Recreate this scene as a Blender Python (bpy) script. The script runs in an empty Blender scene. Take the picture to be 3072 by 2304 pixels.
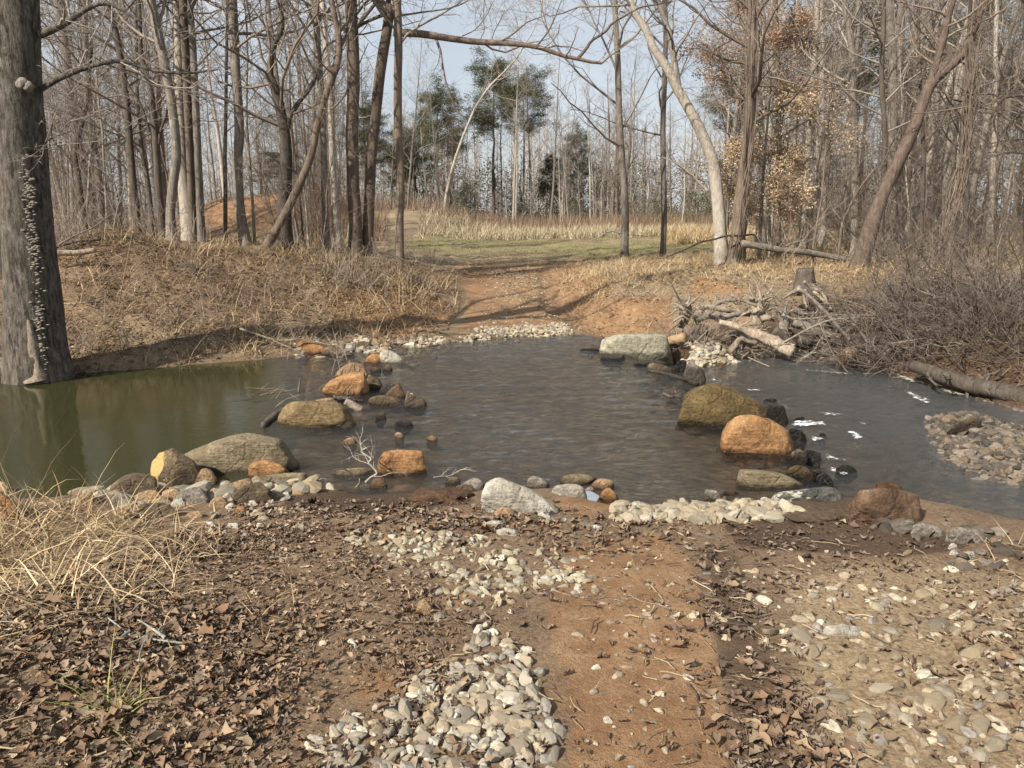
import bpy, bmesh, math, random
import numpy as np
from mathutils import Vector
rng = np.random.default_rng(7)
random.seed(7)
SC = bpy.context.scene
COL = SC.collection

# ------------------------------------------------------------------ camera
EYE = np.array([0.0, 0.0, 1.6]); HF = math.radians(68.0); PITCH = math.radians(12.86)
FPX = 1536.0 / math.tan(HF / 2)
cd = bpy.data.cameras.new('camera'); cam = bpy.data.objects.new('camera', cd); COL.objects.link(cam)
cd.sensor_width = 36; cd.lens = 18 / math.tan(HF / 2); cd.clip_end = 2000; cd.clip_start = 0.05
cam.location = EYE; cam.rotation_euler = (math.pi / 2 - PITCH, 0, 0)
SC.camera = cam

# ------------------------------------------------------------------ sky, sun, exposure
SUN_EL = math.radians(38); SUN_AZ = math.atan2(-0.71, -0.70)      # compass direction of the sun, from +y towards +x
w = bpy.data.worlds.new('World'); SC.world = w; w.use_nodes = True
nt = w.node_tree; N = nt.nodes; L = nt.links
bg = N['Background']; bg.inputs['Strength'].default_value = 0.06
sky = N.new('ShaderNodeTexSky'); sky.sky_type = 'NISHITA'; sky.sun_disc = False
sky.sun_elevation = SUN_EL; sky.sun_rotation = SUN_AZ; sky.air_density = 1.0; sky.dust_density = 1.5
tc = N.new('ShaderNodeTexCoord'); mp = N.new('ShaderNodeMapping'); mp.inputs['Scale'].default_value = (1.2, 1.2, 3.2)
mp.inputs['Location'].default_value = (.35, .2, .1)
nz = N.new('ShaderNodeTexNoise'); nz.inputs['Scale'].default_value = 1.7; nz.inputs['Detail'].default_value = 6
rp = N.new('ShaderNodeValToRGB'); rp.color_ramp.elements[0].position = .34; rp.color_ramp.elements[1].position = .66
rp.color_ramp.elements[0].color = (.42,) * 3 + (1,); rp.color_ramp.elements[1].color = (.92,) * 3 + (1,)
mx = N.new('ShaderNodeMix'); mx.data_type = 'RGBA'
mx.inputs[7].default_value = (7.3, 7.75, 8.3, 1)
L.new(tc.outputs['Generated'], mp.inputs[0]); L.new(mp.outputs[0], nz.inputs[0]); L.new(nz.outputs[0], rp.inputs[0])
L.new(rp.outputs[0], mx.inputs[0]); L.new(sky.outputs[0], mx.inputs[6]); L.new(mx.outputs[2], bg.inputs[0])
sd = bpy.data.lights.new('sun', 'SUN'); sd.energy = 5.0; sd.angle = math.radians(.7); sd.color = (1, .93, .82)
so = bpy.data.objects.new('sun', sd); COL.objects.link(so)
SDIR = Vector((math.sin(SUN_AZ) * math.cos(SUN_EL), math.cos(SUN_AZ) * math.cos(SUN_EL), math.sin(SUN_EL)))
so.rotation_euler = SDIR.to_track_quat('Z', 'Y').to_euler(); so.location = (-30, -15, 40)
vs = SC.view_settings; vs.view_transform = 'Standard'; vs.look = 'None'; vs.gamma = 1; vs.exposure = 0.85; vs.use_curve_mapping = False
SC.cycles.max_bounces = 6; SC.cycles.transparent_max_bounces = 12; SC.cycles.diffuse_bounces = 3

# ------------------------------------------------------------------ picture <-> place
def crop(ox, oy, s): return lambda x, y: (ox + x / s, oy + y / s)
F = crop(0, 0, 2212 / 3072)
c1 = crop(0, 0, 2.074); c2 = crop(1000, 0, 2.0735); c3 = crop(2000, 0, 2.0634); c4 = crop(0, 800, 2.074); c5 = crop(1000, 900, 2.0735)
c6 = crop(1900, 700, 1.843); c7 = crop(0, 1500, 1.44); c8 = crop(1536, 1500, 1.44)
cA = crop(200, 1240, 2.765); cB = crop(800, 960, 3.6867); cC = crop(1300, 1360, 2.765); cD = crop(1740, 940, 3.6867)
cE = crop(2000, 1120, 3.6867); cG = crop(2100, 1360, 2.4578); cH = crop(1880, 740, 1.5875); cI = crop(2372, 780, 1.8143)
cJ = crop(0, 640, 1.8143); cK = crop(700, 640, 1.5875); cL = crop(1400, 600, 1.4111)
CT, ST = math.cos(PITCH), math.sin(PITCH)
def ray(u, v):
    dx = (u - 1536) / FPX; dv = (1152 - v) / FPX
    return np.array([dx, CT + dv * ST, -ST + dv * CT])
def at_y(u, v, Y):
    d = ray(u, v); return EYE + d * (Y / d[1])
def on_z(u, v, z):
    d = ray(u, v); return EYE + d * ((z - EYE[2]) / d[2])
def proj(x, y, z):
    X = np.asarray(x, float); Yv = np.asarray(y, float); Z = np.asarray(z, float) - EYE[2]
    dep = np.maximum(Yv * CT - Z * ST, .05); up = Yv * ST + Z * CT
    return 1536 + X / dep * FPX, 1152 - up / dep * FPX
# ------------------------------------------------------------------ noise, polygons
def _h(ix, iy, iz, s):
    n = (ix * 374761393 + iy * 668265263 + iz * 1274126177 + s * 974634777) & 0x7fffffff
    n = ((n ^ (n >> 13)) * 1274126177) & 0x7fffffff
    return ((n ^ (n >> 16)) & 0xffff) / 65535.0
def vn(x, y, sc=1., s=0, z=None):
    x = np.asarray(x, float) * sc; y = np.asarray(y, float) * sc
    ix = np.floor(x).astype(np.int64); iy = np.floor(y).astype(np.int64); fx = x - ix; fy = y - iy
    fx = fx * fx * (3 - 2 * fx); fy = fy * fy * (3 - 2 * fy)
    def pl(iz):
        a = _h(ix, iy, iz, s); b = _h(ix + 1, iy, iz, s); c = _h(ix, iy + 1, iz, s); d = _h(ix + 1, iy + 1, iz, s)
        return (a * (1 - fx) + b * fx) * (1 - fy) + (c * (1 - fx) + d * fx) * fy
    if z is None: return pl(np.int64(0)) * 2 - 1
    z = np.asarray(z, float) * sc; iz = np.floor(z).astype(np.int64); fz = z - iz; fz = fz * fz * (3 - 2 * fz)
    return (pl(iz) * (1 - fz) + pl(iz + 1) * fz) * 2 - 1
def fbm(x, y, sc, s=0, o=4, z=None):
    r = 0; a = 1
    for k in range(o):
        r = r + a * vn(x, y, sc, s + k * 17, z); a *= .5; sc *= 2.03
        if z is None: x, y = x * .8 - y * .6, x * .6 + y * .8
    return r
def sst(a, b, x):
    t = np.clip((np.asarray(x, float) - a) / (b - a), 0, 1); return t * t * (3 - 2 * t)
def sdist(px, py, poly, closed=True):
    """signed distance, negative inside"""
    px = np.asarray(px, float); py = np.asarray(py, float); sh = px.shape; px = px.ravel(); py = py.ravel()
    q = np.asarray(poly, float); best = np.full(px.shape, 1e18); ins = np.zeros(px.shape, bool)
    n = len(q)
    for i in range(n if closed else n - 1):
        ax, ay = q[i]; bx, by = q[(i + 1) % n]; ex, ey = bx - ax, by - ay
        t = np.clip(((px - ax) * ex + (py - ay) * ey) / (ex * ex + ey * ey + 1e-12), 0, 1)
        best = np.minimum(best, (px - ax - t * ex) ** 2 + (py - ay - t * ey) ** 2)
        if closed:
            c = ((ay > py) != (by > py)) & (px < (bx - ax) * (py - ay) / (by - ay + 1e-30) + ax); ins ^= c
    d = np.sqrt(best); d[ins] *= -1
    return d.reshape(sh)

# ------------------------------------------------------------------ the lie of the land
ZW, ZL = -0.55, -0.74                     # water above and below the ford's stone sill
def wz(pts, z, f=F): return [tuple(on_z(*f(x, y), z)[:2]) for x, y in pts]
_near = wz([(0, 1085), (180, 1062), (330, 1048), (470, 1050), (560, 1030), (650, 1040), (700, 1035), (830, 1058), (900, 1056), (985, 1056), (1050, 1046),
            (1150, 1050), (1290, 1046), (1330, 1078), (1400, 1094), (1560, 1086), (1700, 1076), (1800, 1082)], ZW)
_near2 = wz([(1900, 1118), (2000, 1140), (2110, 1172), (2212, 1195)], ZL)
_far2 = wz([(2212, 888), (2100, 858), (1980, 825), (1900, 796), (1800, 778), (1720, 752), (1620, 750), (1540, 752), (1480, 745)], ZL)
_far = wz([(1440, 735), (1330, 722), (1220, 720), (1100, 728), (960, 738), (870, 744), (800, 752), (720, 757), (650, 767), (560, 777), (430, 787),
           (330, 795), (150, 806), (0, 815)], ZW)
CREEK = [(-60, 3.), (-25, 4.2), (-9, 4.9)] + _near + _near2 + [(9, 4.6), (25, 3.2), (60, 1.)] + [(60, 9), (30, 9.5), (12, 8.6)] + _far2 + _far + [(-12, 9.3), (-30, 10.5), (-60, 12)]
WEIR = wz([(1180, 690), (1300, 735), (1400, 790), (1460, 822), (1500, 862), (1600, 930), (1690, 985), (1725, 1040), (1760, 1062), (1860, 1100), (1930, 1200)], ZW)
BAR = wz([(1985, 905), (2080, 882), (2212, 925), (2330, 960), (2330, 1075), (2212, 1058), (2100, 1040), (2010, 990)], ZL)
BAR2 = wz([(1450, 775), (1490, 748), (1570, 758), (1585, 782), (1500, 792)], ZL)
def weir_s(x, y):
    d = sdist(x, y, WEIR, False)
    q = np.array(WEIR)
    xi = np.interp(y, q[::-1, 1], q[::-1, 0])
    return np.where(np.asarray(x) > xi, d, -d)
def waterz(x, y): return ZW + (ZL - ZW) * sst(-.05, .55, weir_s(x, y))
_Hx = np.array([-60, -14, -10, -8.6, -7.4, -5.5, -3.7, -2.4, -1.5, -1.1, 1.0, 1.6, 2.4, 5, 9, 14, 60])
_Hz = np.array([.45, .5, .55, .85, .98, .74, .48, .22, .0, -.0, .0, .0, .08, .18, .28, .4, .5])
_Wz = np.array([5., 5, 5, 5, 5., 4.6, 4.2, 4.8, 6.5, 9, 9, 7.5, 5.0, 2.4, 2.3, 3, 4])
def TZ(x, y):
    x = np.asarray(x, float); y = np.asarray(y, float); x, y = np.broadcast_arrays(x, y)
    d = sdist(x, y, CREEK); wzz = waterz(x, y)
    rough = .05 * fbm(x, y, .9, 3, 3) + .018 * fbm(x, y, 4.5, 9, 3)
    near = y < 7.4
    zn = -.03 - .072 * np.clip(y, -4, 7) + .02 * vn(x, y, .6, 5)
    zn = zn + .05 * np.exp(-((x - 2.7) / .9) ** 2 - ((y - 4.7) / .6) ** 2) - .02 * np.exp(-((x - .75) / .35) ** 2)
    zn_ = wzz - .02 + (zn - wzz + .02) * sst(0, .55, d) + rough * .35
    H = np.interp(x, _Hx, _Hz); W = np.interp(x, _Hx, _Wz)
    t = np.clip(d / W, 0, 1)
    left = x < -1.3
    wl_ = sst(-.9, -2.6, x); wr_ = sst(.9, 2.6, x)
    pr = wl_ * t ** .8 * (1 - .12 * np.sin(t * 6.3)) + wr_ * (1 - (1 - t) ** 2.2) + (1 - wl_ - wr_) * (sst(-.15, 1.15, t) * .55 + t * .45)
    back = sst(0, 16, d - W) * np.where(left, .75, .3) * np.maximum(H, 0) * 1.1 + sst(12, 40, d - W) * .1 * np.maximum(H, 0)
    zf = wzz + (H - wzz) * np.clip(pr, 0, 1) - back
    rd = np.exp(-((np.abs(x - .0) - 0) / 1.3) ** 4)
    zf = zf + rough * (1.6 - 1.2 * rd) * sst(0, .6, d)
    zf = zf + .2 * np.exp(-((x + 7.3) / 1.0) ** 2 - ((y - 14.5) / 1.3) ** 2) + .10 * np.exp(-((x - 2.9) / .8) ** 2 - ((y - 13.9) / .6) ** 2)
    zf = zf + 2.5 * np.exp(-((x + 15.5) / 4.6) ** 4 - ((y - 50) / 6.5) ** 4) * (1 + .1 * vn(x, y, .5, 8)) + 1.6 * np.exp(-((x + 8.) / 5.5) ** 2 - ((y - 56) / 7) ** 2)
    zo = np.where(near, zn_, zf)
    dep = np.where(weir_s(x, y) > .3, .32, np.where(x < -1.9 - .22 * (y - 6), .75, .10))
    zi = wzz - .02 - dep * sst(0, .9, -d) + .03 * fbm(x, y, 2.2, 31, 3)
    z = np.where(d < 0, zi, zo)
    z = np.maximum(z, np.where(sdist(x, y, BAR) < .3, ZL - .12 + .2 * sst(.3, -.5, sdist(x, y, BAR)) + .02 * vn(x, y, 5, 2), -9))
    z = np.maximum(z, np.where(sdist(x, y, BAR2) < .3, ZL - .12 + .34 * sst(.3, -.4, sdist(x, y, BAR2)) + .02 * vn(x, y, 5, 2), -9))
    return z
def surf(x, y): return np.maximum(TZ(x, y), np.where(sdist(x, y, CREEK) < .3, waterz(x, y), -9))
_T = 1.5 * (1.012 ** np.arange(420))
def hit(u, v, water=True, ymax=90):
    d = ray(u, v); P = EYE + d * _T[:, None]
    g = (surf if water else TZ)(P[:, 0], P[:, 1]) - P[:, 2]
    k = np.nonzero((g[1:] >= 0) & (g[:-1] < 0))[0]
    if len(k) == 0: return EYE + d * (ymax / d[1])
    i = k[0]; f = g[i] / (g[i] - g[i + 1]); return P[i] + (P[i + 1] - P[i]) * f
def wpoly(pts, f=F): return [tuple(hit(*f(x, y))[:2]) for x, y in pts]

# ------------------------------------------------------------------ objects
def mk(name, V, faces, mat, parent=None, origin=None, smooth=True, tint=None, attrs=None, link=True):
    """faces: list of (n,k) index arrays"""
    V = np.asarray(V, np.float32)
    if origin is not None: V = V - np.asarray(origin, np.float32)
    me = bpy.data.meshes.new(name)
    faces = [np.asarray(f, np.int32) for f in faces if len(f)]
    tot = np.concatenate([np.full(len(f), f.shape[1], np.int32) for f in faces]); idx = np.concatenate([f.ravel() for f in faces])
    me.vertices.add(len(V)); me.vertices.foreach_set('co', V.ravel())
    me.loops.add(len(idx)); me.loops.foreach_set('vertex_index', idx)
    me.polygons.add(len(tot)); st = np.concatenate([[0], np.cumsum(tot)[:-1]]).astype(np.int32)
    me.polygons.foreach_set('loop_start', st); me.polygons.foreach_set('loop_total', tot)
    me.polygons.foreach_set('use_smooth', np.full(len(tot), smooth))
    me.update(calc_edges=True)
    at = dict(attrs or {})
    if tint is not None: at['tint'] = tint
    for k, a in at.items():
        a = np.asarray(a, np.float32); a = np.concatenate([a, np.ones((len(a), 1), np.float32)], 1)
        A = me.attributes.new(k, 'FLOAT_COLOR', 'POINT'); A.data.foreach_set('color', a.ravel())
    me.materials.append(mat)
    if not link: return me
    o = bpy.data.objects.new(name, me); COL.objects.link(o)
    if parent is not None: o.parent = parent
    elif origin is not None: o.location = [float(q) for q in origin]
    return o
def tag(o, label=None, cat=None, group=None, kind=None):
    for k, v in (('label', label), ('category', cat), ('group', group), ('kind', kind)):
        if v: o[k] = v
    return o
def empty(name, loc):
    o = bpy.data.objects.new(name, None); COL.objects.link(o); o.location = [float(q) for q in loc]; o.empty_display_size = .2; return o
def nrm(a): return a / np.maximum(np.linalg.norm(a, axis=-1, keepdims=True), 1e-9)
def tubes(P, R, S, cap=False, rough=0., seed=0):
    """P (N,K,3), R (N,K) -> verts, [quads, caps]"""
    P = np.asarray(P, float); R = np.asarray(R, float); Nn, K, _ = P.shape
    T = np.empty_like(P); T[:, 1:-1] = P[:, 2:] - P[:, :-2]; T[:, 0] = P[:, 1] - P[:, 0]; T[:, -1] = P[:, -1] - P[:, -2]; T = nrm(T)
    m = np.abs(nrm(P[:, -1] - P[:, 0])); ref = np.zeros((Nn, 1, 3)); ref[np.arange(Nn), 0, np.argmin(m, 1)] = 1
    U = nrm(np.cross(T, np.broadcast_to(ref, T.shape))); W = np.cross(T, U)
    a = np.arange(S) * 2 * math.pi / S
    rr = R[:, :, None]
    if rough:
        ca, sa = np.cos(a), np.sin(a); kk = np.arange(K)[None, :, None] * .35 + np.arange(Nn)[:, None, None] * 7.1 + seed
        rr = rr * (1 + rough * (fbm(ca[None, None] * 1.3 + kk * .3, sa[None, None] * 1.3 + seed, 1.3, seed, 3, kk + 0 * ca[None, None])))
    else: rr = np.broadcast_to(rr, (Nn, K, S))
    V = P[:, :, None] + (U[:, :, None] * np.cos(a)[None, None, :, None] + W[:, :, None] * np.sin(a)[None, None, :, None]) * rr[..., None]
    b = (np.arange(Nn) * K * S)[:, None, None] + (np.arange(K - 1) * S)[None, :, None]; s = np.arange(S)[None, None]; s2 = (s + 1) % S
    Q = np.stack([b + s, b + s2, b + S + s2, b + S + s], -1).reshape(-1, 4)
    fs = [Q]
    if cap:
        c0 = (np.arange(Nn) * K * S)[:, None] + np.arange(S)[None, ::-1]; c1_ = (np.arange(Nn) * K * S + (K - 1) * S)[:, None] + np.arange(S)[None]
        fs.append(np.concatenate([c0, c1_]))
    return V.reshape(-1, 3), fs
def spikes(P, R):
    """three sided twigs that end in a point"""
    V, fs = tubes(P[:, :-1] if P.shape[1] > 2 else P, R[:, :-1] if P.shape[1] > 2 else R, 3); Nn = len(P)
    if P.shape[1] == 2:                                        # one straight cone
        V = V.reshape(Nn, 2, 3, 3); V = np.concatenate([V[:, 0], P[:, 1:2]], 1); b = (np.arange(Nn) * 4)[:, None]
        return V.reshape(-1, 3), [np.stack([b + np.array([[0, 1, 2]]), b + np.array([[1, 2, 0]]), np.broadcast_to(b + 3, (Nn, 3))], -1).reshape(-1, 3)]
    K = P.shape[1] - 1; V = np.concatenate([V.reshape(Nn, K * 3, 3), P[:, -1:]], 1); n0 = K * 3; sh = (np.arange(Nn) * 1)[:, None]
    q = fs[0].reshape(Nn, -1, 4) + sh[:, :, None]; b = (np.arange(Nn) * (n0 + 1))[:, None]; r = b + n0 - 3
    return V.reshape(-1, 3), [q.reshape(-1, 4), np.stack([r + np.array([[0, 1, 2]]), r + np.array([[1, 2, 0]]), np.broadcast_to(b + n0, (Nn, 3))], -1).reshape(-1, 3)]
def join(parts):
    Vs, fd, n = [], {}, 0
    for V, fs in parts:
        for f in fs:
            f = np.asarray(f)
            if len(f): fd.setdefault(f.shape[1], []).append(f + n)
        Vs.append(V); n += len(V)
    return np.concatenate(Vs), [np.concatenate(f) for f in fd.values()]
def smoothpath(pts, n):
    """Catmull-Rom through rows of pts (any columns)"""
    p = np.asarray(pts, float)
    if len(p) == 2: return p[0] + (p[1] - p[0]) * np.linspace(0, 1, n)[:, None]
    e = np.concatenate([[2 * p[0] - p[1]], p, [2 * p[-1] - p[-2]]])
    u = np.linspace(0, len(p) - 1 - 1e-6, n); i = u.astype(int); t = (u - i)[:, None]
    a, b, c, d = e[i], e[i + 1], e[i + 2], e[i + 3]
    return .5 * (2 * b + (c - a) * t + (2 * a - 5 * b + 4 * c - d) * t ** 2 + (3 * b - 3 * c + d - a) * t ** 3)
def grow(P, R, n, t0, t1, ratio, ang, up, K, rs, rmin=.002, wander=.18, tp=1., tipr=.3, plen=None):
    P = np.asarray(P, float); Nn, Kp, _ = P.shape; M = Nn * n; pi = np.repeat(np.arange(Nn), n)
    t = t0 + (t1 - t0) * ((np.tile((np.arange(n) + .0) / n, Nn) + rng.random(M) / n) ** tp)
    x = t * (Kp - 1 - 1e-6); i = x.astype(int); fr = (x - i)[:, None]
    pos = P[pi, i] * (1 - fr) + P[pi, i + 1] * fr; tg = nrm(P[pi, i + 1] - P[pi, i]); rad = R[pi, i] * (1 - fr[:, 0]) + R[pi, i + 1] * fr[:, 0]
    pe = nrm(np.cross(tg, rng.normal(size=(M, 3)))); a = np.radians(ang) * rng.uniform(.7, 1.25, M)[:, None]
    d = np.cos(a) * tg + np.sin(a) * pe
    Lp = (np.linalg.norm(np.diff(P, axis=1), axis=2).sum(1) if plen is None else np.full(Nn, plen))[pi]
    Ln = Lp * ratio * (1 - .55 * t) * rng.uniform(.55, 1.25, M)
    out = np.empty((M, K, 3)); out[:, 0] = pos
    for k in range(1, K):
        d = nrm(d + rng.normal(size=(M, 3)) * wander + np.array([0, 0, up])); pos = pos + d * (Ln / (K - 1))[:, None]; out[:, k] = pos
    r0 = np.maximum(rad * rs * rng.uniform(.8, 1.1, M), rmin)
    return out, r0[:, None] * np.linspace(1, tipr, K)[None]

# ------------------------------------------------------------------ materials
class NT:
    def __init__(s, name):
        s.m = bpy.data.materials.new(name); s.m.use_nodes = True; s.t = s.m.node_tree; s.b = s.t.nodes['Principled BSDF']; s.o = s.t.nodes['Material Output']
        s.b.inputs['Specular IOR Level'].default_value = .25
    def n(s, typ, **k):
        nd = s.t.nodes.new('ShaderNode' + typ)
        for a, v in k.items():
            if a.startswith('_'): nd.inputs[int(a[1:])].default_value = v
            else: setattr(nd, a, v)
        return nd
    def l(s, a, b): s.t.links.new(a, b)
    def coord(s, scale=(1, 1, 1), kind='Object'):
        t = s.n('TexCoord'); m = s.n('Mapping'); m.inputs['Scale'].default_value = scale; s.l(t.outputs[kind], m.inputs[0]); return m.outputs[0]
    def noise(s, co, scale, det=5, rough=.6, dist=0):
        q = s.n('TexNoise'); q.inputs['Scale'].default_value = scale; q.inputs['Detail'].default_value = det; q.inputs['Roughness'].default_value = rough
        q.inputs['Distortion'].default_value = dist; s.l(co, q.inputs['Vector']); return q.outputs[0]
    def ramp(s, fac, stops):
        r = s.n('ValToRGB'); e = r.color_ramp.elements
        while len(e) < len(stops): e.new(.5)
        for el, (p, c) in zip(e, stops): el.position = p; el.color = (tuple(c) if hasattr(c, '__len__') else (c,) * 3) + (1,)
        s.l(fac, r.inputs[0]); return r.outputs[0]
    def mix(s, fac, a, b, mode='MIX'):
        m = s.n('Mix', data_type='RGBA', blend_type=mode)
        for sock, v in ((m.inputs[0], fac), (m.inputs[6], a), (m.inputs[7], b)):
            if hasattr(v, 'is_linked'): s.l(v, sock)
            elif hasattr(v, '__len__'): sock.default_value = tuple(v) + (1,) if len(v) == 3 else v
            else: sock.default_value = v
        return m.outputs[2]
    def math(s, op, a, b=None, clamp=False):
        m = s.n('Math', operation=op, use_clamp=clamp)
        for i, v in enumerate((a, b)):
            if v is None: continue
            if hasattr(v, 'is_linked'): s.l(v, m.inputs[i])
            else: m.inputs[i].default_value = v
        return m.outputs[0]
    def attr(s, name):
        a = s.n('Attribute', attribute_name=name); return a.outputs['Color']
    def sep(s, c):
        q = s.n('SeparateColor'); s.l(c, q.inputs[0]); return q.outputs
    def bump(s, h, st=.5, dist=.02, nrm_=None):
        b = s.n('Bump'); b.inputs['Strength'].default_value = st; b.inputs['Distance'].default_value = dist; s.l(h, b.inputs['Height'])
        if nrm_ is not None: s.l(nrm_, b.inputs['Normal'])
        return b.outputs[0]
    def done(s, col=None, rough=None, normal=None):
        if col is not None:
            if hasattr(col, 'is_linked'): s.l(col, s.b.inputs['Base Color'])
            else: s.b.inputs['Base Color'].default_value = tuple(col) + (1,)
        if rough is not None:
            if hasattr(rough, 'is_linked'): s.l(rough, s.b.inputs['Roughness'])
            else: s.b.inputs['Roughness'].default_value = rough
        if normal is not None: s.l(normal, s.b.inputs['Normal'])
        return s.m
def bark_mat(name, dark, light, lichen=(.42, .42, .36), lf=.3, zs=.16, bs=.7, lo=.3, hi=.62):
    t = NT(name); co = t.coord((1, 1, zs)); rnd = t.n('ObjectInfo').outputs['Random']
    a = t.noise(co, 22, 6, .7); b = t.noise(t.coord((1, 1, .5)), 3.2, 4); c = t.noise(t.coord((1, 1, .8)), 9, 6, .75)
    col = t.ramp(a, [(lo, dark), (hi, light)])
    col = t.mix(t.math('MULTIPLY', t.ramp(b, [(.35, 0.), (.65, 1.)]), .45), col, tuple(x * .62 for x in light))
    col = t.mix(t.math('MULTIPLY', t.ramp(c, [(.55, 0.), (.66, 1.)]), lf), col, lichen)
    v = t.math('MULTIPLY_ADD', rnd, .5); t.t.nodes[-1].inputs[2].default_value = .75
    hs = t.n('HueSaturation'); t.l(v, hs.inputs['Value']); t.l(col, hs.inputs['Color'])
    return t.done(hs.outputs[0], .9, t.bump(t.math('ADD', a, t.math('MULTIPLY', c, .4)), bs, .03))
def tint_mat(name, rough=.85, sc=40, amp=.25, trans=0.):
    t = NT(name); co = t.coord(); q = t.noise(co, sc, 4)
    col = t.mix(1., t.attr('tint'), t.ramp(q, [(.2, 1 - amp * 1.6), (.8, 1 + amp * .6)]), 'MULTIPLY')
    return t.done(col, rough, t.bump(q, .3, .004))
def nzc(t, co, sc):
    q = t.n('TexNoise'); q.inputs['Scale'].default_value = sc; t.l(co, q.inputs['Vector']); return q.outputs[1]
def rock_mat(name, c_a, c_b, c_c, sc=5., strata=0., wet=True, veins=None, rough=.8, moss=0.):
    t = NT(name); tcn = t.n('TexCoord'); geo = t.n('NewGeometry'); rnd = t.n('ObjectInfo').outputs['Random']
    co = t.coord(); a = t.noise(co, sc, 8, .65, .4); b = t.noise(co, sc * 6, 6, .7); sp = t.noise(co, 60, 4, .7)
    col = t.ramp(a, [(.3, c_a), (.52, c_b), (.72, c_c)])
    col = t.mix(1., col, t.ramp(b, [(.28, .45), (.6, 1.12)]), 'MULTIPLY')
    col = t.mix(1., col, t.ramp(sp, [(.3, .6), (.7, 1.3)]), 'MULTIPLY')
    h = t.math('ADD', t.math('MULTIPLY', b, .8), a); crk = t.n('TexVoronoi', feature='DISTANCE_TO_EDGE'); crk.inputs['Scale'].default_value = sc * .55; cdist = t.mix(.18, co, nzc(t, co, sc)); t.l(cdist, crk.inputs['Vector'])
    cf = t.ramp(crk.outputs[0], [(0., .0), (.035, 1.)]); col = t.mix(1., col, t.ramp(cf, [(0., .8), (1., 1.)]), 'MULTIPLY'); h = t.math('ADD', h, t.math('MULTIPLY', cf, .22))
    if strata:
        st = t.noise(t.coord((1.2, 1.2, 14)), 2.2, 6, .7); col = t.mix(t.math('MULTIPLY', t.ramp(st, [(.45, 0.), (.56, 1.)]), strata), col, tuple(x * .55 for x in c_b)); h = t.math('ADD', h, t.math('MULTIPLY', st, strata * 2))
    if veins:
        vt = t.n('TexVoronoi', feature='DISTANCE_TO_EDGE'); vt.inputs['Scale'].default_value = 2.3
        dn = t.mix(.25, co, t.n('TexNoise').outputs[1]); t.l(dn, vt.inputs['Vector'])
        col = t.mix(t.ramp(vt.outputs[0], [(.008, .8), (.03, 0.)]), col, veins)
    if moss:
        mn = t.noise(co, 7, 6, .7); col = t.mix(t.math('MULTIPLY', t.ramp(mn, [(.42, 0.), (.58, 1.)]), moss), col, (.075, .07, .02))
    hs = t.n('HueSaturation'); v = t.math('MULTIPLY_ADD', rnd, .3); t.t.nodes[-1].inputs[2].default_value = .85; t.l(v, hs.inputs['Value']); t.l(col, hs.inputs['Color']); col = hs.outputs[0]
    ro = rough
    if wet:                                                       # rock is wet up to a ragged line just above the creek
        sx = t.n('SeparateXYZ'); t.l(geo.outputs['Position'], sx.inputs[0])
        wn = t.math('MULTIPLY', t.noise(t.coord(kind='Object'), 6, 3), .16)
        wl = t.math('SUBTRACT', sx.outputs[2], wn)
        wf = t.ramp(t.math('MULTIPLY', t.math('ADD', wl, .62), 12.), [(0., 1.), (.55, 0.)])
        col = t.mix(wf, col, t.mix(1., col, (.32, .3, .27), 'MULTIPLY')); ro = t.ramp(wf, [(0., rough), (1., .22)])
    return t.done(col, ro, t.bump(h, 1., .04))
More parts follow.
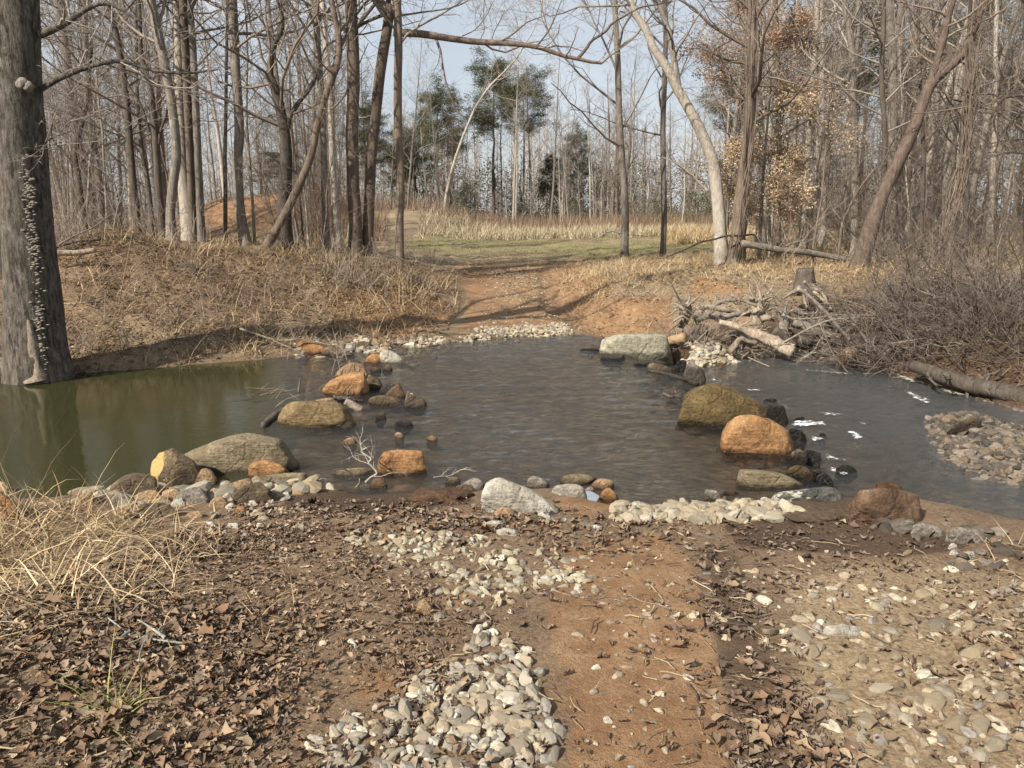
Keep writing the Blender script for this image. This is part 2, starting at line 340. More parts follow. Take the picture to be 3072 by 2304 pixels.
# ------------------------------------------------------------------ materials of the place
def ground_mat():
    t = NT('ground'); co = t.coord(); z = t.sep(t.attr('zone')); q = t.sep(t.attr('zone2'))
    big = t.noise(co, .9, 6, .65); mid = t.noise(co, 6, 6, .7); fine = t.noise(co, 45, 5, .75); vf = t.noise(co, 140, 3, .8)
    lit = t.ramp(fine, [(.28, (.045, .028, .017)), (.47, (.14, .09, .055)), (.6, (.22, .15, .095)), (.72, (.32, .24, .155))])
    lit = t.mix(t.math('MULTIPLY', t.ramp(mid, [(.4, 0.), (.65, 1.)]), .45), lit, (.25, .18, .11))
    clay = t.ramp(mid, [(.3, (.19, .098, .045)), (.5, (.28, .16, .08)), (.7, (.36, .235, .135))]); clay = t.mix(t.ramp(fine, [(.5, 0.), (.62, .75)]), clay, (.16, .115, .075))
    clay = t.mix(1., clay, t.ramp(vf, [(.3, .6), (.65, 1.15)]), 'MULTIPLY')
    sand = t.ramp(fine, [(.3, (.12, .085, .052)), (.5, (.26, .185, .11)), (.66, (.38, .29, .18)), (.78, (.5, .42, .3))])
    straw = t.ramp(fine, [(.3, (.085, .062, .038)), (.5, (.23, .175, .11)), (.7, (.38, .3, .19))])
    green = t.ramp(fine, [(.3, (.1, .088, .042)), (.5, (.185, .16, .075)), (.7, (.28, .235, .125))])
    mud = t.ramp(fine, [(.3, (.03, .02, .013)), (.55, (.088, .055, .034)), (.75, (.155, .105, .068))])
    bed = t.ramp(mid, [(.3, (.07, .062, .052)), (.5, (.19, .16, .128)), (.68, (.32, .26, .2))])
    def brk(m, amt=.55):                                        # ragged zone borders
        v = t.math('ADD', m, t.math('MULTIPLY', t.math('SUBTRACT', t.math('ADD', t.math('MULTIPLY', mid, .6), t.math('MULTIPLY', fine, .4)), .5), amt * 2))
        return t.ramp(v, [(.36, 0.), (.64, 1.)])
    col = lit
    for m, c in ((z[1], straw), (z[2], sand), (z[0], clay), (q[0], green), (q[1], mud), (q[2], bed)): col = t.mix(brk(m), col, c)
    hs = t.mix(1., col, t.ramp(big, [(.3, .82), (.7, 1.14)]), 'MULTIPLY')
    h = t.math('ADD', t.math('MULTIPLY', fine, .6), t.math('MULTIPLY', mid, .6)); h = t.math('ADD', h, t.math('MULTIPLY', vf, .35))
    ro = t.ramp(q[2], [(0., .92), (1., .45)])
    return t.done(hs, ro, t.bump(h, .8, .03))
M_ground = ground_mat()
def water_mat(name='water', murk=None, tintc=(.82, .78, .69)):
    t = NT(name); co = t.coord((1., 1.7, 1.)); at = t.sep(t.attr('flow'))
    n1 = t.noise(co, 3.2, 3, .5, .3); n2 = t.noise(co, 11, 4, .6, .5); n3 = t.noise(t.coord((1, 1.4, 1)), 34, 3, .6)
    h = t.math('ADD', t.math('MULTIPLY', n1, .6), t.math('ADD', t.math('MULTIPLY', n2, .9), t.math('MULTIPLY', n3, .2)))
    h = t.math('MULTIPLY', h, at[1])
    nb = t.bump(h, 1., .075)
    fr = t.n('Fresnel'); fr.inputs[0].default_value = 1.33; t.l(nb, fr.inputs[1])
    tr = t.n('BsdfTransparent'); tr.inputs[0].default_value = tintc + (1,)
    df = t.n('BsdfDiffuse'); mc = t.mix(at[2], (.032, .032, .012), (.09, .097, .1)); t.l(mc, df.inputs[0])
    gl = t.n('BsdfGlossy'); gl.inputs['Roughness'].default_value = .02; gl.inputs['Color'].default_value = (1, 1, 1, 1); t.l(nb, gl.inputs['Normal'])
    m1 = t.n('MixShader'); t.l(at[0], m1.inputs[0]); t.l(tr.outputs[0], m1.inputs[1]); t.l(df.outputs[0], m1.inputs[2])
    m2 = t.n('MixShader'); t.l(fr.outputs[0], m2.inputs[0]); t.l(m1.outputs[0], m2.inputs[1]); t.l(gl.outputs[0], m2.inputs[2])
    t.l(m2.outputs[0], t.o.inputs[0]); return t.m
M_water = water_mat()
def foam_mat():
    t = NT('foam'); co = t.coord((1, 1.5, 1)); at = t.sep(t.attr('tint'))
    n = t.ramp(t.math('ADD', t.math('MULTIPLY', t.noise(co, 11, 5, .65, .6), .6), t.math('MULTIPLY', t.noise(co, 42, 4, .7), .5)), [(.42, 0.), (.68, 1.)])
    fac = t.ramp(t.math('ADD', n, t.math('SUBTRACT', at[0], 1.)), [(.3, 0.), (.62, 1.)])
    tr = t.n('BsdfTransparent'); t.done(t.mix(at[1], (.8, .82, .82), (.62, .55, .42)), .5, t.bump(n, .6, .02))
    m = t.n('MixShader'); t.l(fac, m.inputs[0]); t.l(tr.outputs[0], m.inputs[1]); t.l(t.b.outputs[0], m.inputs[2]); t.l(m.outputs[0], t.o.inputs[0]); return t.m
M_foam = foam_mat()
M_tint = tint_mat('leaf'); M_straw = tint_mat('straw', .75, 20, .15); M_gravel = tint_mat('gravel', .85, 55, .35)
M_twig = tint_mat('twig', .9, 30, .3)
def rnd_mat(name, stops, sc=40, amp=.25, rough=.85, bs=.3, bd=.004):
    t = NT(name); r = t.n('ObjectInfo').outputs['Random']; q = t.noise(t.coord(), sc, 5, .7)
    return t.done(t.mix(1., t.ramp(r, stops), t.ramp(q, [(.2, 1 - amp * 1.6), (.8, 1 + amp * .6)]), 'MULTIPLY'), rough, t.bump(q, bs, bd))
M_leaf1 = rnd_mat('big_leaf', [(0., (.24, .145, .085)), (.3, (.17, .105, .066)), (.55, (.31, .215, .135)), (.75, (.14, .095, .066)), (1., (.37, .28, .185))], 45, .4)
M_stone = [rnd_mat('gravel_stone', s_, 45, .45, .85, .7, .008) for s_ in ([(0., (.47, .405, .3)), (.25, (.38, .325, .25)), (.5, (.5, .40, .265)), (.7, (.26, .22, .175)), (.88, (.56, .5, .39)), (1., (.4, .28, .16))], [(0., (.44, .38, .27)), (.35, (.36, .29, .2)), (.7, (.48, .43, .33)), (1., (.28, .22, .15))],
    [(0., (.36, .29, .19)), (.4, (.28, .215, .14)), (.75, (.43, .37, .27)), (1., (.2, .165, .125))], [(0., (.10, .083, .065)), (.4, (.155, .125, .095)), (.75, (.07, .058, .045)), (1., (.22, .18, .135))])]
M_bark_grey = bark_mat('grey_bark', (.05, .042, .034), (.24, .205, .17), lf=.35)
M_bark_big = bark_mat('furrowed_bark', (.022, .018, .014), (.15, .126, .102), (.28, .27, .235), .35, .26, 1., .4, .6)
M_bark_pale = bark_mat('pale_bark', (.15, .13, .105), (.38, .335, .28), (.5, .49, .44), .4, .25, .6)
M_bark_brown = bark_mat('brown_bark', (.06, .045, .033), (.19, .145, .11), (.28, .25, .2), .2)
M_bark_dark = bark_mat('dark_bark', (.03, .025, .02), (.105, .085, .068), (.2, .2, .17), .25)
M_bark_red = bark_mat('reddish_bark', (.035, .026, .02), (.13, .095, .075), (.24, .19, .15), .35)
M_twig_grey = bark_mat('twig_bark', (.12, .1, .085), (.3, .26, .22), (.38, .35, .31), .2, 1., .2)
M_twig_brown = bark_mat('brown_twig', (.075, .058, .045), (.2, .155, .12), (.3, .25, .2), .15, 1., .2)
M_drift = bark_mat('driftwood', (.07, .05, .036), (.36, .29, .215), (.5, .45, .38), .5, .6, .9)
M_drift_grey = bark_mat('grey_driftwood', (.07, .058, .048), (.27, .23, .19), (.4, .37, .33), .35, .6, .6)
M_cut = bark_mat('cut_wood', (.2, .13, .075), (.42, .29, .17), (.5, .4, .28), .3, 1., .4)

# ------------------------------------------------------------------ ground
def grid_rows():
    ys = [-7.0]
    while ys[-1] < 420:
        y = ys[-1]; ys.append(y + (.16 if y < 1.2 else .065 if y < 4.3 else .062 if y < 17 else .062 * (1.03 ** ((y - 17) / .6)) if y < 60 else y * .055))
    return np.array(ys)
ys = grid_rows(); NX = 311
uu = np.linspace(-1, 1, NX); uu = np.sign(uu) * np.abs(uu) ** 1.15
GX = uu[None] * (3.6 + .92 * np.maximum(ys, 0))[:, None]; GY = np.repeat(ys[:, None], NX, 1)
GZ = TZ(GX, GY)
pu, pv = proj(GX, GY, GZ)
pu = pu / 3072 * 2212; pv = pv / 3072 * 2212
pv[GY < .9] = 1800
def pm(poly, soft=22): return sst(soft, -soft, sdist(pu, pv, poly))
TRACK = [(1180, 1300), (1230, 1180), (1420, 1150), (1490, 1200), (1525, 1300), (1565, 1500), (1590, 1800), (1215, 1800), (1235, 1500), (1190, 1400)]
SANDR = [(1690, 1240), (1950, 1200), (2300, 1240), (2500, 1800), (1690, 1800), (1720, 1400)]
MUDS = [[(600, 1095), (650, 1062), (800, 1056), (985, 1050), (1030, 1085), (900, 1108), (700, 1115)], [(1560, 1135), (1780, 1100), (1950, 1112), (2110, 1185), (1950, 1205), (1600, 1185)]]
inC = sdist(GX, GY, CREEK)
near = GY < 7.4
clay = pm(TRACK, 30) * .85
for (x, y, r) in ((820, 1480, 95), (990, 1290, 60), (1300, 1500, 150), (1250, 1330, 100), (1300, 1180, 60)): clay = np.maximum(clay, .8 * np.exp(-((pu - x) / r) ** 2 - ((pv - y) / r / .6) ** 2))
clay = np.maximum(clay, pm([(1180, 1085), (1300, 1045), (1390, 1095), (1250, 1112)], 12))
clay = np.maximum(clay, np.where(near, 0, .8 * pm([(1255, 740), (1250, 690), (1330, 640), (1450, 640), (1460, 730)], 10)))
clay = np.maximum(clay, np.where(near, 0, .75 * pm([(710, 700), (690, 610), (850, 615), (960, 645), (990, 700), (860, 735)], 25)))
clay = np.maximum(clay, np.where(near, 0, .7 * pm([(1480, 640), (1500, 590), (1570, 600), (1640, 640)], 12)))
clay = np.maximum(clay, np.where(near, 0, .62 * pm([(960, 735), (990, 690), (1000, 640), (960, 560), (1250, 555), (1330, 600), (1330, 650), (1250, 720)], 25)))
mound = np.exp(-((GX + 15.5) / 6) ** 4 - ((GY - 50) / 8) ** 4)
clay = np.maximum(clay, mound)
sand = np.where(near, .75 * pm(SANDR, 40) + .45 * pm(TRACK, 40) * sst(-.3, .5, vn(GX, GY, 1.7, 4)), 0)
sand = np.maximum(sand, np.where(near, 0, .5 * pm([(960, 735), (990, 690), (1010, 640), (990, 560), (1200, 555), (1240, 640), (1270, 720)], 22)))
for cx in (-.55, .75):
    yy = 1 * sst(13, 15, GY) * sst(42, 26, GY); sand = np.maximum(sand, .6 * yy * np.exp(-((GX - cx - .02 * np.maximum(GY - 20, 0) * (1 + cx)) / .4) ** 2))
straw = np.where(near, .5 * pm([(-300, 1150), (250, 1120), (430, 1180), (420, 1300), (150, 1400), (-300, 1420)], 50), .35 + .4 * vn(GX, GY, .35, 21) + .4 * sst(17, 24, GY) * (GX > -6))
straw = np.where((GY > 38) & (GX < 40), np.maximum(straw, sst(40, 48, GY) * .9), straw)
fld = sst(24, 29, GY + 1.5 * vn(GX, GY, .3, 2)) * sst(48, 42, GY) * sst(-.17, -.11, GX / np.maximum(GY, 1)) * sst(.3, .22, GX / np.maximum(GY, 1))
green = fld * (.62 + .35 * vn(GX, GY, .25, 33))
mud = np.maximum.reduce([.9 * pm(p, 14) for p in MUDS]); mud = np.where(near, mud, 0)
mud = np.maximum(mud, np.where(near, 0, .95 * pm([(1600, 800), (1660, 680), (1800, 640), (2500, 630), (2500, 930), (2100, 870), (1900, 800)], 30)))  # right bank: dark earth, with shade under the overhang put into the colour
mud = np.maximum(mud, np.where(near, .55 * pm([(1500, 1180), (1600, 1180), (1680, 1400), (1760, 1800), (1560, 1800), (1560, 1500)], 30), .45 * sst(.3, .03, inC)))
bed = sst(.06, -.1, inC)
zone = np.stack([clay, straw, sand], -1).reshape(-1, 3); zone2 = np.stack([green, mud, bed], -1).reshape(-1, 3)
ii = np.arange(len(ys) - 1)[:, None] * NX + np.arange(NX - 1)[None]
Q = np.stack([ii, ii + 1, ii + NX + 1, ii + NX], -1).reshape(-1, 4)
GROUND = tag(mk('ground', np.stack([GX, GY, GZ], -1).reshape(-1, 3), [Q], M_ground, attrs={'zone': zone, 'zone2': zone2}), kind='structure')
def zmask(x, y):          # picture coordinates (2212 wide) of ground points
    u, v = proj(x, y, TZ(x, y)); return u / 3072 * 2212, v / 3072 * 2212

# ------------------------------------------------------------------ creek water, one sheet that steps down at the stone sill
wx = np.concatenate([np.linspace(-30, -9.2, 40), np.linspace(-9, 10.5, 341), np.linspace(10.7, 30, 40)]); wy = np.concatenate([np.linspace(1, 4.1, 20), np.linspace(4.2, 13.6, 165)])
WX, WY = np.meshgrid(wx, wy)
s_ = weir_s(WX, WY); cr = sdist(WX, WY, CREEK)
pool = sst(.4, -.5, WX + 2.05 + .24 * (WY - 6) + .15 * vn(WX, WY, .8, 3))
ford = (1 - pool) * (s_ < .1); low = s_ >= .1
amp = .0006 * pool + .0085 * ford + np.where(low, .004 + .008 * np.exp(-((s_ - .5) / .7) ** 2), 0)
rip = fbm(WX * .8 + .3 * vn(WX, WY, 1.2, 7), WY * 1.5, 3.1, 41, 3) + .6 * fbm(WX, WY * 1.4, 7.7, 43, 2)
lz = np.exp(-((WX + 1.5) / 1.2) ** 2 - ((WY - 7.5) / 1.6) ** 2) * .004        # quicker water where the pool spills on to the ford
WZ = waterz(WX, WY) + (amp + lz * ford) * rip
murk = .93 * pool + ford * (.07 + .07 * sst(-.3, .4, vn(WX, WY, .5, 6))) + low * (.22 + .3 * sst(.6, 2.5, s_))
ripm = .012 * pool + ford * (.55 + .2 * vn(WX, WY, .7, 77)) + low * .5
ripm = ripm * (1 - .75 * np.exp(-((WX - 3.6) / 1.4) ** 2 - ((WY - 11) / .8) ** 2)) + lz * 40
keep = (cr < .5)
jj = np.arange(len(wy) - 1)[:, None] * len(wx) + np.arange(len(wx) - 1)[None]
Q = np.stack([jj, jj + 1, jj + len(wx) + 1, jj + len(wx)], -1).reshape(-1, 4)
Q = Q[keep.reshape(-1)[Q].any(1)]
used, inv = np.unique(Q, return_inverse=True)
WATER = tag(mk('water', np.stack([WX, WY, WZ], -1).reshape(-1, 3)[used], [inv.reshape(Q.shape)], M_water, attrs={'flow': np.stack([murk, ripm, 1 - pool], -1).reshape(-1, 3)[used]}), kind='structure')

def foam_patch(poly, dens, yel=0., f=cE, up=.012):
    zz = [on_z(*f(x, y), ZL if yel >= 0 else ZW)[:2] for x, y in poly]
    q = np.array(zz); lo, hi = q.min(0) - .05, q.max(0) + .05; n = 26
    X, Y = np.meshgrid(np.linspace(lo[0], hi[0], n), np.linspace(lo[1], hi[1], n)); d = sdist(X, Y, q)
    e = min(hi[0] - lo[0], hi[1] - lo[1]) * .22
    a = sst(.02, -e, d) * (dens if dens > 1 else .72 + .33 * dens)
    Z = waterz(X, Y) + up + .02 * (1 if yel == 0 else .3) * np.abs(vn(X, Y, 9, 5)) * a
    k = np.arange(n - 1)[:, None] * n + np.arange(n - 1)[None]; Qd = np.stack([k, k + 1, k + n + 1, k + n], -1).reshape(-1, 4)
    Qd = Qd[(a.reshape(-1)[Qd] > 0).any(1)]
    return np.stack([X, Y, Z], -1).reshape(-1, 3), Qd, np.stack([a, np.full_like(a, abs(yel)), a], -1).reshape(-1, 3)
def foam(name, lst, label):
    Vs, Fs, As, n = [], [], [], 0
    for a in lst:
        V, Qd, A = foam_patch(*a); Vs.append(V); Fs.append(Qd + n); As.append(A); n += len(V)
    return tag(mk(name, np.concatenate(Vs), [np.concatenate(Fs)], M_foam, tint=np.concatenate(As)), label, 'foam', kind='stuff')
foam('white_water', [([(1320, 570), (1400, 520), (1560, 520), (1750, 540), (1860, 590), (1700, 610), (1500, 620), (1340, 610)], 1.0),
     ([(1530, 650), (1600, 690), (1760, 720), (1800, 750), (1660, 775), (1570, 760)], .85), ([(1700, 900), (1800, 890), (1880, 940), (2080, 950), (2100, 990), (1850, 990), (1720, 960)], .75),
     ([(1700, 1010), (1850, 1050), (2000, 1100), (2120, 1160), (1950, 1160), (1800, 1130)], .6), ([(400, 40), (520, 60), (640, 90), (820, 85), (830, 100), (620, 110), (450, 95)], .9),
     ([(850, 180), (1000, 180), (1100, 200), (980, 215), (860, 205)], .5), ([(1960, 640), (2100, 650), (2212, 720), (2212, 760), (2050, 760)], .5), ([(2090, 540), (2230, 560), (2240, 590), (2150, 590)], .6),
     ([(1560, 1180), (1700, 1200), (1760, 1245), (1640, 1240)], .7), ([(600, 640), (660, 640), (770, 700), (770, 738), (680, 735)], .8), ([(1620, 440), (1850, 440), (2050, 480), (1800, 490)], .36), ([(0, 110), (70, 90), (160, 110), (170, 200), (60, 215)], .75)],
     'white water breaking below the boulder sill')
foam('foam_scum', [([(540, 612), (600, 606), (700, 630), (830, 672), (760, 690), (640, 668), (560, 645)], 1.3, .9, cI), ([(770, 700), (840, 685), (960, 705), (1090, 740), (1000, 752), (860, 740)], 1.3, .8, cI),
     ([(580, 700), (660, 720), (790, 770), (760, 800), (660, 760)], .55, .3, cI), ([(0, 590), (150, 600), (330, 615), (540, 612), (540, 630), (300, 632), (60, 610)], .6, .4, cI)],
     'cream scum of foam drifting along the fallen log')

# ------------------------------------------------------------------ stones
_ico = {}
def ico(n):
    if n not in _ico:
        bm = bmesh.new(); bmesh.ops.create_icosphere(bm, subdivisions=n, radius=1); bm.verts.ensure_lookup_table()
        _ico[n] = (np.array([v.co[:] for v in bm.verts]), np.array([[v.index for v in f.verts] for f in bm.faces])); bm.free()
    return _ico[n]
def hull_planes(pts):
    bm = bmesh.new()
    for p in pts: bm.verts.new([float(a) for a in p])
    r = bmesh.ops.convex_hull(bm, input=bm.verts); bm.normal_update()
    nn = np.array([f.normal[:] for f in bm.faces]); dd = np.array([f.normal.dot(f.verts[0].co) for f in bm.faces]); bm.free()
    s = np.sign(dd); return nn * s[:, None], np.abs(dd) + 1e-4
def stone_proto(seed, n=2, boxy=.5):
    g = np.random.default_rng(seed); D, Fc = ico(n); k = 9
    pn = nrm(g.normal(size=(k, 3))); pdist = g.uniform(.5, .85, k)
    c = np.maximum(D @ pn.T, 1e-3) / pdist; r = (np.sum(c ** 40, 1) + .02) ** (-1 / 40)
    V = D * r[:, None] * (1 + .06 * fbm(D[:, 0], D[:, 1], 1.7, seed, 3, D[:, 2]))[:, None]
    return V, Fc
def rock(label, pts, mat, f=F, depth=.7, ridge=(), n=None, p=26, rough=.045, cat='rock', name='rock', group=None, up=0., Y=None, back=.75):
    sil = np.array([f(*q) for q in pts]); ib = np.argmax(sil[:, 1]); wpx = np.ptp(sil[:, 0])
    uc = sil[:, 0].mean()
    hb = hit(uc, sil[ib, 1]) if Y is None else at_y(uc, sil[ib, 1], Y)
    Yc = hb[1]; wd = wpx / FPX * Yc; dd = depth * wd; Ym = Yc + .26 * dd
    mid = np.array([at_y(u, v, Ym) for u, v in sil])
    il, ir = np.argmin(sil[:, 0]), np.argmax(sil[:, 0]); line = sil[il, 1] + (sil[ir, 1] - sil[il, 1]) * (sil[:, 0] - sil[il, 0]) / max(np.ptp(sil[:, 0]), 1e-6)
    foot = []
    for k in range(len(sil)):                                  # lower outline: where the stone meets ground or water
        if sil[k, 1] > line[k] + 2 and Y is None:
            h_ = hit(*sil[k]); yq = min(max(h_[1], Yc - .05 * wd), Ym + .45 * dd); q_ = at_y(*sil[k], yq); mid[k] = q_; foot.append(q_ - np.array([0, 0, .12]))
    ce = mid.mean(0)
    cen2 = sil.mean(0)
    def ring(sc, dy, dz=0):
        s2 = cen2 + (sil - cen2) * sc; return np.array([at_y(u, v, Ym + dy) for u, v in s2])
    allp = [mid, ring(.72, -.34 * dd), ring(back, .45 * dd)]
    for (x, y, k) in ridge: allp.append(np.array([at_y(*f(x, y), Ym - k * dd)]))
    lowp = mid.copy(); lowp[:, 2] = min(mid[:, 2].min() - .04, lowp[:, 2].min()); lowp[:, :2] = ce[:2] + (lowp[:, :2] - ce[:2]) * 1.12
    allp.append(lowp)
    if foot: allp.append(np.array(foot))
    A = np.concatenate(allp); c = (A.max(0) + A.min(0)) / 2; S = np.maximum(np.ptp(A, axis=0) / 2, .01)
    nn, dd_ = hull_planes((A - c) / S)
    if n is None: n = 5 if wpx > 110 else 4 if wpx > 40 else 3
    D, Fc = ico(n)
    q = np.maximum(D @ nn.T, 1e-3) / dd_; q = np.minimum(q, 1e3)
    r = np.max(q, 1); r = r * np.sum((q / r[:, None]) ** p, 1) ** (1 / p); r = 1 / r
    r *= 1.05
    V = D * r[:, None]
    sd_ = abs(hash(label)) % 997 if False else sum(ord(ch) for ch in label) % 997
    W_ = V * S
    m = wd * .5
    V = V * (1 + rough * (fbm(W_[:, 0] / m, W_[:, 1] / m, 2.1, sd_, 5, W_[:, 2] / m) - .6 * rough * np.maximum(0, .25 - np.abs(fbm(W_[:, 0] / m, W_[:, 1] / m, 1.6, sd_ + 5, 3, W_[:, 2] / m))) * 4))[:, None]
    V = V * S
    if 12 < p < 58:                                                  # broken flat facets
        gc = np.random.default_rng(sd_ + 3)
        for nk in nrm(gc.normal(size=(20, 3)) * (1 / S)):
            pr_ = V @ nk; V = V - nk * np.maximum(0, pr_ - pr_.max() * gc.uniform(.8, .97))[:, None]
        V = V * (1 + .012 * fbm(V[:, 0] / m, V[:, 1] / m, 6.5, sd_, 3, V[:, 2] / m))[:, None]
    V = V + c; V[:, 2] += up
    o = mk(name, V, [Fc], mat, origin=(c[0], c[1], V[:, 2].min()))
    return tag(o, label, cat, group)
R_tan = rock_mat('tan_stone', (.2, .125, .07), (.33, .22, .125), (.42, .30, .18))
R_orange = rock_mat('orange_stone', (.2, .1, .042), (.38, .205, .09), (.5, .31, .155), 3.2, .35)
R_gold = rock_mat('golden_gneiss', (.12, .083, .04), (.24, .165, .083), (.4, .29, .15), 3.6, .55, moss=.12)
R_grey = rock_mat('grey_stone', (.15, .13, .105), (.25, .22, .18), (.34, .31, .26), 5, .25)
R_slab = rock_mat('tan_grey_slab', (.16, .125, .07), (.27, .215, .135), (.36, .3, .2), 5.5, .5)
R_dark = rock_mat('dark_wet_stone', (.022, .019, .016), (.05, .042, .034), (.11, .09, .07), 5, rough=.35)
R_brown = rock_mat('brown_rough_stone', (.07, .05, .032), (.15, .11, .068), (.25, .19, .115), 6, .3)
R_pale = rock_mat('pale_granite', (.3, .26, .2), (.46, .42, .35), (.58, .54, .46), 4, .35)
R_moss = rock_mat('mossy_boulder', (.06, .04, .018), (.125, .083, .036), (.24, .165, .08), 6, .15, moss=.25)
R_rust = rock_mat('rusty_brown_boulder', (.06, .035, .02), (.15, .092, .055), (.26, .18, .12), 4, .2, veins=None)
R_quartz = rock_mat('white_quartz', (.36, .33, .28), (.52, .49, .43), (.62, .6, .55), 6, wet=False)
R_vein = rock_mat('veined_slab', (.05, .05, .045), (.105, .1, .085), (.19, .175, .145), 5, .2, veins=(.5, .47, .4))
R_conc = rock_mat('concrete_slab', (.23, .21, .145), (.34, .315, .235), (.44, .42, .34), 3, .25)

# sunlight on one boulder's left side, put into the colour by facing
R_face = rock_mat('sunlit_side_stone', (.07, .05, .032), (.15, .11, .068), (.25, .19, .115), 6, .3)
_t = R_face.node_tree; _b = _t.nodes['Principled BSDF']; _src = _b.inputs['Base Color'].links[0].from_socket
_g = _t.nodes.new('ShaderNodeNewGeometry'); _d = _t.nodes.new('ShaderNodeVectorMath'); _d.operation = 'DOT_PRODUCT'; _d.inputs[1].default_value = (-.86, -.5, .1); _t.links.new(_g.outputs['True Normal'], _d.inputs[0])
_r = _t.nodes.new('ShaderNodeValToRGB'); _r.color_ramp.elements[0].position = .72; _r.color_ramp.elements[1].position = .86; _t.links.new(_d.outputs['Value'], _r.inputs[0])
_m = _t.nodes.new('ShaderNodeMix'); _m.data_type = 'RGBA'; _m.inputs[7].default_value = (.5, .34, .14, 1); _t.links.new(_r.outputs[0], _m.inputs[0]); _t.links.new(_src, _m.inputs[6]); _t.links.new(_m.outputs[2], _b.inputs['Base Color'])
# ------------------------------------------------------------------ boulders and bank stones
rock('broad flat grey tan slab leaning out of the green pool', [(975, 325), (1140, 265), (1340, 200), (1470, 140), (1600, 155), (1720, 185), (1830, 245), (1870, 300), (1860, 380), (1830, 420), (1500, 480), (1260, 495), (1150, 440), (1080, 400), (1010, 360)], R_slab, cA, .55, cat='boulder', p=30)
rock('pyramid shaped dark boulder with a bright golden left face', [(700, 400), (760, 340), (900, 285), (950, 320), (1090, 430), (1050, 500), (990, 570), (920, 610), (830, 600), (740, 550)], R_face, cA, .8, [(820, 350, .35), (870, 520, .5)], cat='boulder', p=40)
rock('low dark wedge boulder at the green pool edge left of the pyramid boulder', [(355, 625), (420, 550), (540, 485), (640, 500), (720, 520), (750, 575), (700, 620), (560, 690), (440, 650)], R_brown, cA, .6, cat='boulder', p=30)
rock('smooth round tan boulder right below the pyramid boulder', [(990, 560), (1010, 510), (1080, 450), (1150, 425), (1220, 450), (1265, 520), (1230, 560), (1140, 600), (1010, 600)], R_tan, cA, .8, p=7, cat='boulder')
rock('rounded orange and grey banded stone resting before the broad slab', [(1475, 480), (1490, 420), (1550, 380), (1650, 370), (1760, 400), (1840, 440), (1830, 480), (1740, 505), (1600, 525), (1490, 525)], R_orange, cA, .6, p=9, cat='boulder')
rock('long narrow grey plank shaped stone beside the ford', [(1570, 540), (1680, 510), (1840, 490), (1980, 485), (2005, 540), (1980, 570), (1800, 580), (1700, 590), (1600, 570)], R_slab, cA, .35, p=40)
rock('dark rough wedge stone tilted in front of the plank shaped stone', [(1350, 690), (1400, 640), (1500, 590), (1650, 550), (1690, 580), (1680, 640), (1560, 710), (1430, 740), (1360, 730)], R_brown, cA, .5, p=30)
rock('tan slab stone wedged behind the dark rough wedge', [(1250, 620), (1290, 590), (1430, 550), (1530, 535), (1520, 570), (1420, 610), (1360, 640), (1270, 640)], R_tan, cA, .6, p=30)
rock('flat orange tan stone under the tan slab stone', [(1185, 660), (1260, 640), (1360, 645), (1360, 680), (1260, 690), (1190, 685)], R_tan, cA, .6)
rock('squat rounded tan stone just left of the dark rough wedge', [(1165, 750), (1190, 700), (1260, 670), (1340, 700), (1350, 740), (1310, 780), (1200, 780)], R_tan, cA, .7, p=9)
rock('blocky tan grey stone in the middle of the left bank row', [(890, 690), (940, 640), (1100, 605), (1160, 640), (1195, 690), (1150, 740), (1050, 750), (960, 720)], R_grey, cA, .7, p=26)
rock('broad tan stone with a lighter top below the low dark wedge', [(550, 690), (600, 655), (700, 630), (780, 650), (810, 700), (780, 740), (650, 750), (570, 720)], R_tan, cA, .7, p=22)
rock('dark flat slab sunk in leaves at the front of the left bank', [(545, 800), (570, 755), (700, 742), (850, 745), (900, 790), (895, 860), (780, 870), (620, 870)], R_brown, cA, .6, p=26)
rock('grey stone with a flat top behind the straw tuft', [(330, 700), (370, 660), (450, 648), (540, 690), (585, 720), (540, 750), (420, 770), (340, 760)], R_grey, cA, .7, p=24)
rock('small grey stone at the pool edge behind the flat topped grey stone', [(240, 680), (270, 635), (340, 630), (400, 655), (370, 690), (300, 710)], R_grey, cA, .7)
rock('upright brown stone at the left end of the bank row', [(80, 740), (100, 680), (160, 650), (215, 655), (235, 720), (190, 765), (110, 765)], R_tan, cA, .7)
rock('small grey stone squeezed under the low dark wedge', [(715, 620), (780, 585), (840, 590), (860, 615), (800, 640), (740, 640)], R_grey, cA, .7)
rock('tan angular stone between grey stones of the left bank', [(790, 650), (860, 620), (950, 635), (920, 680), (840, 690)], R_tan, cA, .7)
rock('small cream stone below the blocky tan grey stone', [(860, 750), (900, 710), (960, 700), (985, 740), (930, 770), (880, 770)], R_pale, cA, .7)
rock('grey stone half hidden behind the dark rough wedge', [(1660, 710), (1700, 620), (1740, 640), (1755, 680), (1700, 715)], R_grey, cA, .7)
rock('thin flat cream stone below the plank shaped stone', [(1800, 600), (1900, 580), (1950, 590), (1940, 615), (1820, 630)], R_pale, cA, .6)
rock('oval tan stone on the red dirt by the lichened branch', [(1870, 655), (1920, 638), (1975, 650), (1960, 675), (1890, 675)], R_tan, cA, .7)
rock('slanting white stone on the edge of the red dirt', [(1770, 690), (1800, 655), (1850, 642), (1860, 670), (1800, 705)], R_quartz, cA, .6)
rock('largest white quartz lump in the leaves', [(1315, 770), (1330, 735), (1370, 730), (1415, 765), (1380, 795), (1330, 795)], R_quartz, cA, .8)
rock('flat ochre stone among white quartz in the leaves', [(990, 840), (1080, 800), (1140, 830), (1120, 860), (1000, 865)], R_tan, cA, .7)
rock('reddish tan stone beside the largest quartz lump', [(1395, 790), (1420, 765), (1480, 770), (1490, 810), (1430, 825)], R_orange, cA, .7)
